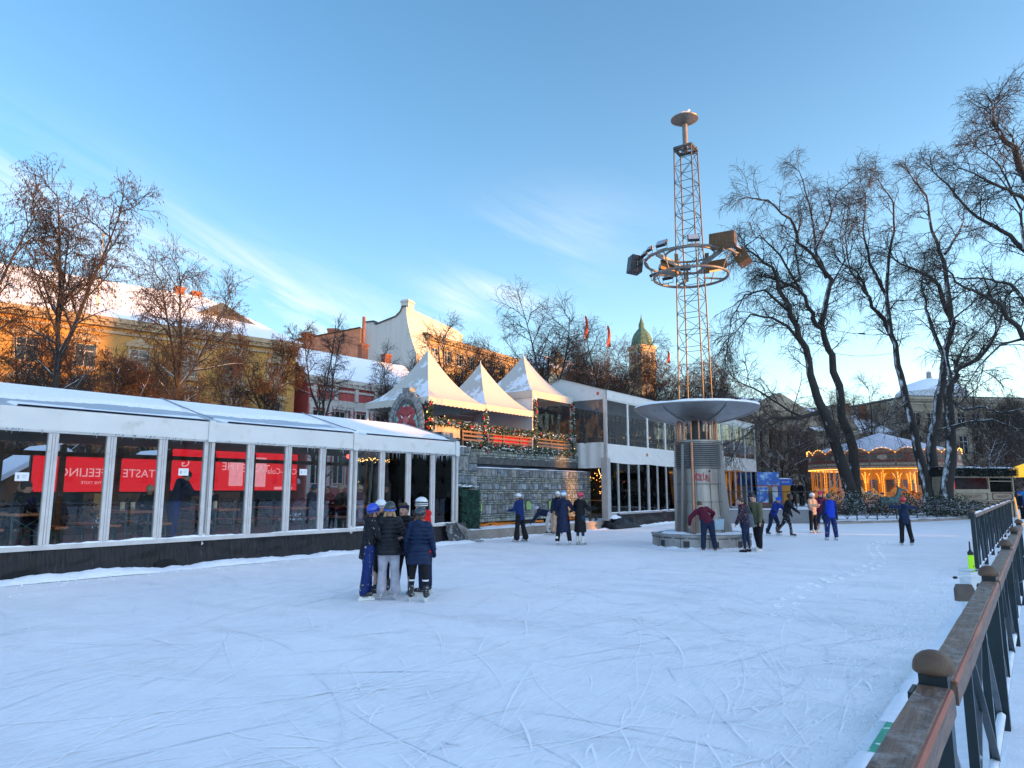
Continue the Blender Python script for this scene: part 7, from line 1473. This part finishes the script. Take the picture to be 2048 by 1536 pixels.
# ------------------------------------------------------------------ trees
def rot_about(d,ang,az):
    o=d.orthogonal().normalized(); ax=Matrix.Rotation(az,3,d)@o; return (Matrix.Rotation(ang,3,ax)@d).normalized()
def wander(p,d,L,n,r0,r1,rg,wob,up,droop=0):
    pts=[V(p)]; rs=[r0]; d=V(d)
    for i in range(n):
        f=(i+1)/n
        d=(d+V((rg.gauss(0,wob),rg.gauss(0,wob),rg.gauss(0,wob)+up-droop*f))).normalized(); pts.append(pts[-1]+d*(L/n)); rs.append(r0+(r1-r0)*f)
    return pts,rs
def along(pts,rs,f):
    k=f*(len(pts)-1); i=min(len(pts)-2,int(k)); g=k-i
    return pts[i].lerp(pts[i+1],g),(pts[i+1]-pts[i]).normalized(),rs[i]+(rs[i+1]-rs[i])*g
def sprout(T,C,pts,rs,lv,rg,S,seeds=None):
    """S: per level dict n,len,ang,wob,up,droop,seg,start"""
    if lv>=len(S): return
    P=S[lv]; n=P['n'] if isinstance(P['n'],int) else max(1,int(P['n']*sum((pts[i+1]-pts[i]).length for i in range(len(pts)-1))))
    for i in range(n):
        f=P.get('start',.15)+(1-P.get('start',.15))*(i+rg.random())/n; f=min(f,.995)
        p,d,r=along(pts,rs,f)
        nd=rot_about(d,R(P['ang']+rg.gauss(0,P.get('da',12))),rg.uniform(0,6.28)); nd=(nd+V((0,0,P.get('bias',0)))).normalized()
        L=P['len']*(1-P.get('tap',.45)*f)*rg.uniform(.65,1.25); r0=min(r*.62,P['r']); 
        if r0<P['rmin']: r0=P['rmin']
        a,b=wander(p,nd,L,P['seg'],r0,max(P['rmin']*.7,r0*.3),rg,P['wob'],P['up'],P['droop'])
        (T if P.get('thick') else C).tube(a,b,5 if P.get('thick') else 3,0,False)
        if seeds is not None and lv>=len(S)-2:
            for _ in range(P.get('seeds',0)):
                if rg.random()<.72:
                    pp,_,_=along(a,b,rg.uniform(.3,1)); dd=V((rg.gauss(0,.35),rg.gauss(0,.35),-1)).normalized()*rg.uniform(.07,.16); kk=V((rg.gauss(0,1),rg.gauss(0,1),0)).normalized()*rg.uniform(.012,.024); seeds.add([pp-kk*.3,pp+dd*.5-kk,pp+dd,pp+dd*.5+kk],[(0,1,2,3)])
        sprout(T,C,a,b,lv+1,rg,S,seeds)
def tree_thing(label,base,T,C,crownm,barkm,group,seeds=None):
    rt=thing('bare_tree',label,'tree',base,0,group); T.build('trunk',barkm,rt,180)
    c=C.build('crown',crownm,rt,180)
    if seeds is not None and seeds.f: seeds.build('dry_leaves',SEED,c)
    return rt
# --- the big trees on the right, limbs as they grow in the picture, each at its own distance
GNARL=[dict(n=1.35,len=2.9,ang=52,da=18,r=.045,rmin=.02,wob=.15,up=.06,droop=.1,seg=6,start=.12,tap=.35),dict(n=8,len=1.45,ang=48,da=18,r=.024,rmin=.014,wob=.16,up=.0,droop=.28,seg=4),dict(n=5,len=.85,ang=45,r=.012,rmin=.0085,wob=.16,up=-.03,droop=.36,seg=3)]
def guided(label,limbs,Y,seed,spec=GNARL,group='big bare trees at the right'):
    rg=random.Random(seed); T,C=MB(),MB(); base=None
    ends={}
    for (pts,w0,w1,dy0,dy1) in limbs:
        w0*=.84; w1*=.9
        P=[]; n=len(pts)
        for i,(x,y) in enumerate(pts): P.append(W(x,y,Y+dy0+(dy1-dy0)*i/(n-1)))
        # finer wobbling path
        Q=[];Rr=[]
        for i in range(n-1):
            for j in range(3):
                f=(i+j/3)/(n-1); p=P[i].lerp(P[i+1],j/3); s=.12*min(1,f*4)*(w0+w1)*1.5; Q.append(p+V((rg.gauss(0,s),rg.gauss(0,s),rg.gauss(0,s)*.6))); Rr.append(w0+(w1-w0)*f**.8)
        Q.append(P[-1]); Rr.append(w1)
        if base is None: base=Q[0].copy(); base.z=0; Q.insert(0,V((base.x,base.y,-.1))); Rr.insert(0,w0*1.45)
        T.tube(Q,Rr,10 if w0>.2 else 7,0,False)
        low=(n>1 and w0>.33)
        S=[dict(spec[0],start=.45 if low else .1)]+spec[1:]
        sprout(T,C,Q,Rr,0,rg,S)
        # the tip runs on into twigs
        e=(Q[-1]-Q[-3]).normalized()
        for _ in range(4):
            a,b=wander(Q[-1],rot_about(e,R(rg.uniform(5,35)),rg.uniform(0,6.3)),rg.uniform(1,2.2),6,max(.02,w1*.7),.01,rg,.16,.03,.1); C.tube(a,b,3,0,False); sprout(T,C,a,b,1,rg,spec)
    for m in(T,C): m.v=[(x-base.x,y-base.y,z) for x,y,z in m.v]
    tree_thing(label,base,T,C,TWIG,BARKT,group)
guided('big leaning tree with snow streaked trunk, left of the double trunks',[
 ([(1703,985),(1674,897),(1646,822),(1627,775),(1609,696),(1585,630),(1559,578),(1548,536),(1501,503)],.5,.07,0,-1),
 ([(1609,696),(1576,653),(1543,635),(1501,630),(1470,665)],.16,.04,0,-2.5),
 ([(1646,822),(1595,836),(1543,836),(1510,855),(1480,880)],.2,.04,0,-5),
 ([(1605,834),(1580,822),(1524,785),(1477,764)],.13,.04,-1,-4),
 ([(1559,578),(1600,560),(1590,500),(1600,440)],.14,.04,0,2),
 ([(1585,630),(1530,580),(1490,590),(1462,640),(1455,690)],.12,.03,0,2)],48,1)
guided('big dark tree with forked crown, right one of the double trunks',[
 ([(1711,985),(1707,897),(1684,803),(1665,710),(1641,658),(1627,625),(1599,578),(1543,557)],.46,.08,0,-2),
 ([(1641,658),(1653,602),(1663,560),(1637,522),(1599,485),(1581,438),(1534,400),(1497,395)],.26,.04,0,-1),
 ([(1653,555),(1635,510),(1627,461),(1618,405),(1599,344)],.18,.035,0,2),
 ([(1630,500),(1656,443),(1674,386),(1721,349)],.13,.03,0,1),
 ([(1660,575),(1690,520),(1680,470),(1690,420)],.1,.03,0,3),
 ([(1599,578),(1560,510),(1520,470),(1480,500)],.12,.03,-1,-3)],49.5,2)
guided('tall slim bare tree leaning left behind the shrubs',[
 ([(1856,985),(1834,897),(1815,803),(1796,728),(1782,672),(1768,639),(1740,597),(1721,555),(1684,527)],.42,.06,0,2),
 ([(1782,668),(1773,592),(1740,527),(1726,461),(1731,391)],.22,.04,0,0),
 ([(1773,592),(1778,508),(1789,461),(1787,405),(1759,363)],.17,.035,0,-2),
 ([(1740,597),(1700,540),(1690,470),(1700,420)],.12,.03,0,3),
 ([(1815,803),(1760,850),(1700,868)],.07,.02,0,-3)],50.5,3)
guided('forked bare tree with twisting limbs, middle of the right group',[
 ([(1866,985),(1862,897),(1876,789),(1890,719),(1904,649),(1876,569),(1843,546),(1787,517)],.5,.06,0,-2),
 ([(1890,719),(1871,672),(1853,616),(1843,570),(1850,520)],.22,.05,0,2),
 ([(1904,649),(1890,527),(1862,461),(1853,391),(1820,349)],.24,.04,0,1),
 ([(1890,508),(1915,470),(1927,443),(1930,390)],.14,.03,0,3),
 ([(1876,789),(1910,740),(1930,690),(1980,640)],.14,.03,0,-3)],51.5,4)
guided('dark bare tree with long low snowy limbs, nearest the kiosk',[
 ([(1893,985),(1904,897),(1899,789),(1902,765),(1909,743),(1956,719),(2002,649),(2010,600)],.48,.05,0,-1),
 ([(1900,800),(1928,818),(1970,812),(2002,827),(2045,818),(2090,800)],.16,.04,0,-4),
 ([(1902,765),(1890,700),(1905,640),(1950,600)],.2,.04,0,2),
 ([(1897,860),(1930,845),(1990,840),(2040,860)],.09,.03,0,-5),
 ([(1895,880),(1870,862),(1935,843),(1985,838)],.08,.03,0,-4)],46.8,5)
guided('huge bare tree reaching in over the right picture edge',[
 ([(2240,1000),(2215,800),(2180,640),(2130,500),(2048,335),(2007,283),(1986,231),(1988,205)],.6,.05,0,2),
 ([(2205,760),(2110,720),(2048,677),(2002,611),(1970,592),(1927,574),(1890,536)],.28,.05,0,-1),
 ([(2200,740),(2120,650),(2048,602),(2021,569),(1984,560),(1904,555)],.24,.04,0,2),
 ([(2170,610),(2100,540),(2048,499),(2002,461),(1956,435),(1909,386),(1867,344)],.26,.04,0,1),
 ([(2130,500),(2048,396),(2017,381),(1979,363),(1927,339)],.2,.04,0,-2),
 ([(2048,677),(2000,690),(1960,730),(1940,760)],.1,.03,0,-2),
 ([(2048,499),(2040,420),(2000,330),(1960,300)],.11,.03,0,0)],40,6)
# --- trees with seeds and dry leaves on the left; street trees behind
def lin_spec(h,seeds): return [dict(n=int(13+h*.55),len=h*.29,ang=54,da=10,r=.075,rmin=.03,wob=.1,up=.07,droop=.1,seg=7,start=.22,tap=.62,thick=True,bias=.15),dict(n=11,len=h*.115,ang=46,r=.024,rmin=.012,wob=.16,up=.0,droop=.12,seg=5,seeds=seeds),dict(n=6,len=h*.058,ang=44,r=.012,rmin=.008,wob=.2,up=0,droop=.2,seg=3,seeds=seeds)]
def linden(h,seed,seeds=3,r=.2,lean=(0,0),w=1.0,fork=.55):
    rg=random.Random(seed); T,C,Sd=MB(),MB(),MB(); f=fork
    a,b=wander((0,0,-.1),V((lean[0],lean[1],1)),h*f,9,r,r*.62,rg,.035,.02); T.tube(a,b,9,0,False); S=lin_spec(h*w,seeds)
    sprout(T,C,a,b,0,rg,[dict(S[0],n=int(S[0]['n']*.6),start=.3)]+S[1:],Sd)
    for k in range(3):
        d=rot_about((a[-1]-a[-2]).normalized(),R((8,30,26)[k]),k*2.5+seed); c,e=wander(a[-1],d,h*(1-f)*(1,.92,.85)[k],8,r*.5,.02,rg,.07,.05); T.tube(c,e,7,0,False)
        sprout(T,C,c,e,0,rg,[dict(S[0],n=int(S[0]['n']*.6),len=h*.2*w,start=.08)]+S[1:],Sd)
    hi=[v for v in C.v if v[2]>h*.6]; cx,cy,cz=[sum(v[i] for v in hi)/len(hi) for i in range(3)]   # stand the crown over its foot
    for m in(T,C,Sd): m.v=[(x-cx/cz*z,y-cy/cz*z,z) for x,y,z in m.v]
    return T,C,Sd
def put(label,px,pyt,Y,seed,seeds=3,w=1.,fork=.55,crown=None,group='linden trees behind the dining tent',r=.2,lean=(0,0)):
    tip=W(px,pyt,Y); T,C,Sd=linden(tip.z,seed,seeds,r,lean,w,fork); k=tip.z/max(v[2] for v in C.v)
    for m in(T,C,Sd): m.v=[(x*k*.86,y*k*.86,z*k) for x,y,z in m.v]
    return tree_thing(label,(tip.x,tip.y,0),T,C,crown or TWIG,BARK,group,Sd)
put('tall tree with hanging brown seeds, bigger of the two at left',165,318,28.5,11,5,.95,.5,r=.24)
put('smaller brown seeded tree right of the tall left one',385,470,34,12,4,1.05,.52,r=.2)
put('brown seeded tree cut off by the left picture edge',-25,330,27,13,5,.95,.5,r=.22)
put('small tree with rusty orange leaves before the yellow house corner',545,640,42,14,7,.9,.5,TWIGB)
put('slender bare tree in front of the red house',655,620,44,15,0,.8,.5)
put('rusty leaved tree low between the two left trees',262,690,37,16,6,1.0,.45,TWIGB)
put('small bare tree before the white gable house',785,680,52,17,0,1.,.5)
BT='bare street trees behind the peaked tents'
def proto(h,seed,seeds,w,fork): 
    T,C,Sd=linden(h,seed,seeds,.2,(0,0),w,fork); return T.mesh('trunk',[BARK],180),C.mesh('crown',[TWIGB],180),(Sd.mesh('dry_leaves',[SEED]) if Sd.f else None)
PR=[proto(15,31,1,1.1,.42),proto(15,32,3,1.2,.4),proto(15,33,0,1.15,.45),proto(15,34,2,1.25,.35)]
HM_=[max(max(v.co.z for v in m.vertices) for m in p[:2]) for p in PR]
where=[(893,612,58,0,'bare tree with tufted top right of the white house'),(940,690,60,1,'low bare tree behind the tallest tent\'s right slope'),(80,610,38,1,'brown tree rising before the sunlit yellow wall'),(215,640,40,3,'bushy brown tree before the yellow house middle'),(470,640,46,3,'brown tree before the right end of the yellow house'),(300,650,43,1,'brown tree between the two larger left trees'),(20,620,36,3,'brown tree at the left edge before the yellow wall'),(985,655,66,2,'bare tree behind the middle peaked tent'),(1090,548,54,2,'tall round crowned bare tree above the white peaked tent'),(1045,690,70,3,'brown bare tree left of the tall round crowned one'),(1150,690,68,1,'brown bare tree right of the tall round crowned one'),(1205,620,60,0,'bare tree between the two red banners'),(1255,668,66,3,'brown bare tree below the green dome tower'),(1300,672,64,1,'brown bare tree right of the green dome tower'),(1345,690,72,2,'bare tree just left of the lattice mast'),(1395,700,66,3,'brown bare tree behind the lattice mast'),(1440,705,70,0,'brown bare tree right of the lattice mast'),(1475,735,74,1,'brown bare tree at the right end of the event tent'),(1120,730,58,1,'low brown tree behind the event tent\'s gable'),(1180,740,60,3,'low brown tree behind the event tent\'s first bay'),(1240,745,60,2,'low brown tree behind the event tent\'s second bay'),(1015,735,60,3,'low bare tree between middle and white peaked tents'),(330,720,42,1,'bushy brown tree before the shaded yellow wall'),
 (930,655,57,3,'brown bare tree in front of the sunlit ochre house'),(1010,690,56,1,'brown bare tree before the far end of the sunlit ochre house'),(1160,650,66,3,'brown tree beneath the left red banner'),(1225,660,70,1,'brown tree beneath the right red banner'),(1420,690,62,1,'brown bare tree rising over the steel dish'),(1540,800,84,1,'distant brown tree before the columned palace'),(1590,790,86,3,'distant brown tree right of the columned palace'),(1650,760,88,1,'distant brown tree between the big right trunks'),(1740,740,90,0,'distant bare tree above the carousel roof'),(1790,800,86,3,'distant brown tree right of the carousel peak'),(1850,800,84,1,'distant brown tree behind the forked tree'),(1930,780,86,3,'distant brown tree before the broad beige house'),(1985,765,84,1,'distant brown tree above the kiosk'),(2035,775,82,3,'distant brown tree at the right edge above the yellow parasol'),(1560,850,72,3,'low brown tree behind the blue booth'),(1610,870,74,1,'low brown tree left of the carousel'),(1960,850,70,3,'low brown tree behind the kiosk roof'),(2020,850,72,1,'low brown tree behind the right end of the kiosk')]
rg=random.Random(50)
for i,(px,py,Y,k,l) in enumerate(where):
    p=W(px,py,Y); rt=thing('bare_tree',l,'tree',(p.x,p.y,0),rg.uniform(0,6.3),BT if px<1500 else 'distant brown trees across the square'); s=p.z/HM_[k]; sx=s*rg.uniform(.85,1.1) if s>.75 else rg.uniform(.75,.95); rt.scale=(sx,sx,s)
    a,b,c=PR[k]; link('trunk',a,rt); cr=link('crown',b,rt)
    if c: link('dry_leaves',c,cr)
# ------------------------------------------------------------------ skate marks, shavings and footprints on the ice
rg=random.Random(99); q=MB()
def mark(s,t,a,L,wd,cv,mi):
    n=max(4,int(L/.18)); P=[]
    for i in range(n+1):
        f=i/n; w_=wd*math.sin(PI*min(1,max(.04,f)))**.5*rg.uniform(.6,1.2); d=(math.cos(a),math.sin(a)); P.append((s,t,-d[1]*w_,d[0]*w_)); s+=d[0]*L/n; t+=d[1]*L/n; a+=cv*L/n
    if min(p[1] for p in P)<1.35 or max(p[1] for p in P)>16.6: return
    o=len(q.v); zz=.003+.000004*len(q.f)%.012+rg.uniform(0,.003)   # every mark on its own level
    for x,y,nx,ny in P: zz+=.00003; q.v+= [(x-nx,y-ny,zz),(x+nx,y+ny,zz)]
    for i in range(n): q.f.append((o+2*i,o+2*i+2,o+2*i+3,o+2*i+1)); q.m.append(mi)
for i in range(1900):
    s=rg.uniform(-1,34)*(rg.random()**.35); t=rg.uniform(1.4,16.5); r=rg.random(); a=rg.gauss(.1,.55) if r<.7 else rg.uniform(0,6.3)
    mark(s,t,a,rg.uniform(.4,3.6),rg.uniform(.004,.011),rg.gauss(0,.16),0 if rg.random()<.8 else 1)
for i in range(450):   # busier by the fence and round the huddle
    mark(rg.uniform(2,14),1.4+abs(rg.gauss(0,1.6)),rg.uniform(0,6.3),rg.uniform(.15,.9),rg.uniform(.004,.012),rg.gauss(0,.8),0 if rg.random()<.88 else 1)
tag(place(q.build('skate_marks',[mat('mark_white',(.95,.95,.96),.7,0,.03),mat('mark_wet',(.76,.79,.83),.6,0,.05,spec=.2)]),(0,0,0),A),kind='stuff')
q=MB()
for i in range(2600):
    r=rg.random()
    if r<.7: s,t=rg.uniform(1,20),1.2+abs(rg.gauss(0,.45))
    elif r<.93: s,t=rg.uniform(3,20),16.75-abs(rg.gauss(0,.45))
    else: s,t=rg.uniform(1,30),rg.uniform(1.5,16)
    z=rg.uniform(.004,.014)*(1 if r<.93 else .5); q.ball((s,t,z*.3),(z*rg.uniform(.8,1.8),z*rg.uniform(.8,1.6),z),n=6,k=4,jit=.2,rng=rg)
for i in range(46):  # a trail of boot prints on the right, two rows of pressed rims
    c=ST(11+i*.42,3.2+.35*math.sin(i*.2)+(.13 if i%2 else -.13)+i*.03)
    v=Matrix.Rotation(-A,3,'Z')@c
    q.tube([(v.x+.15*math.cos(g),v.y+.055*math.sin(g),.003) for g in [2*PI*j/10 for j in range(11)]],.009,5,caps=False)
tag(place(q.build('snow_crumbs',SNOWF,None,180),(0,0,0),A),kind='stuff')
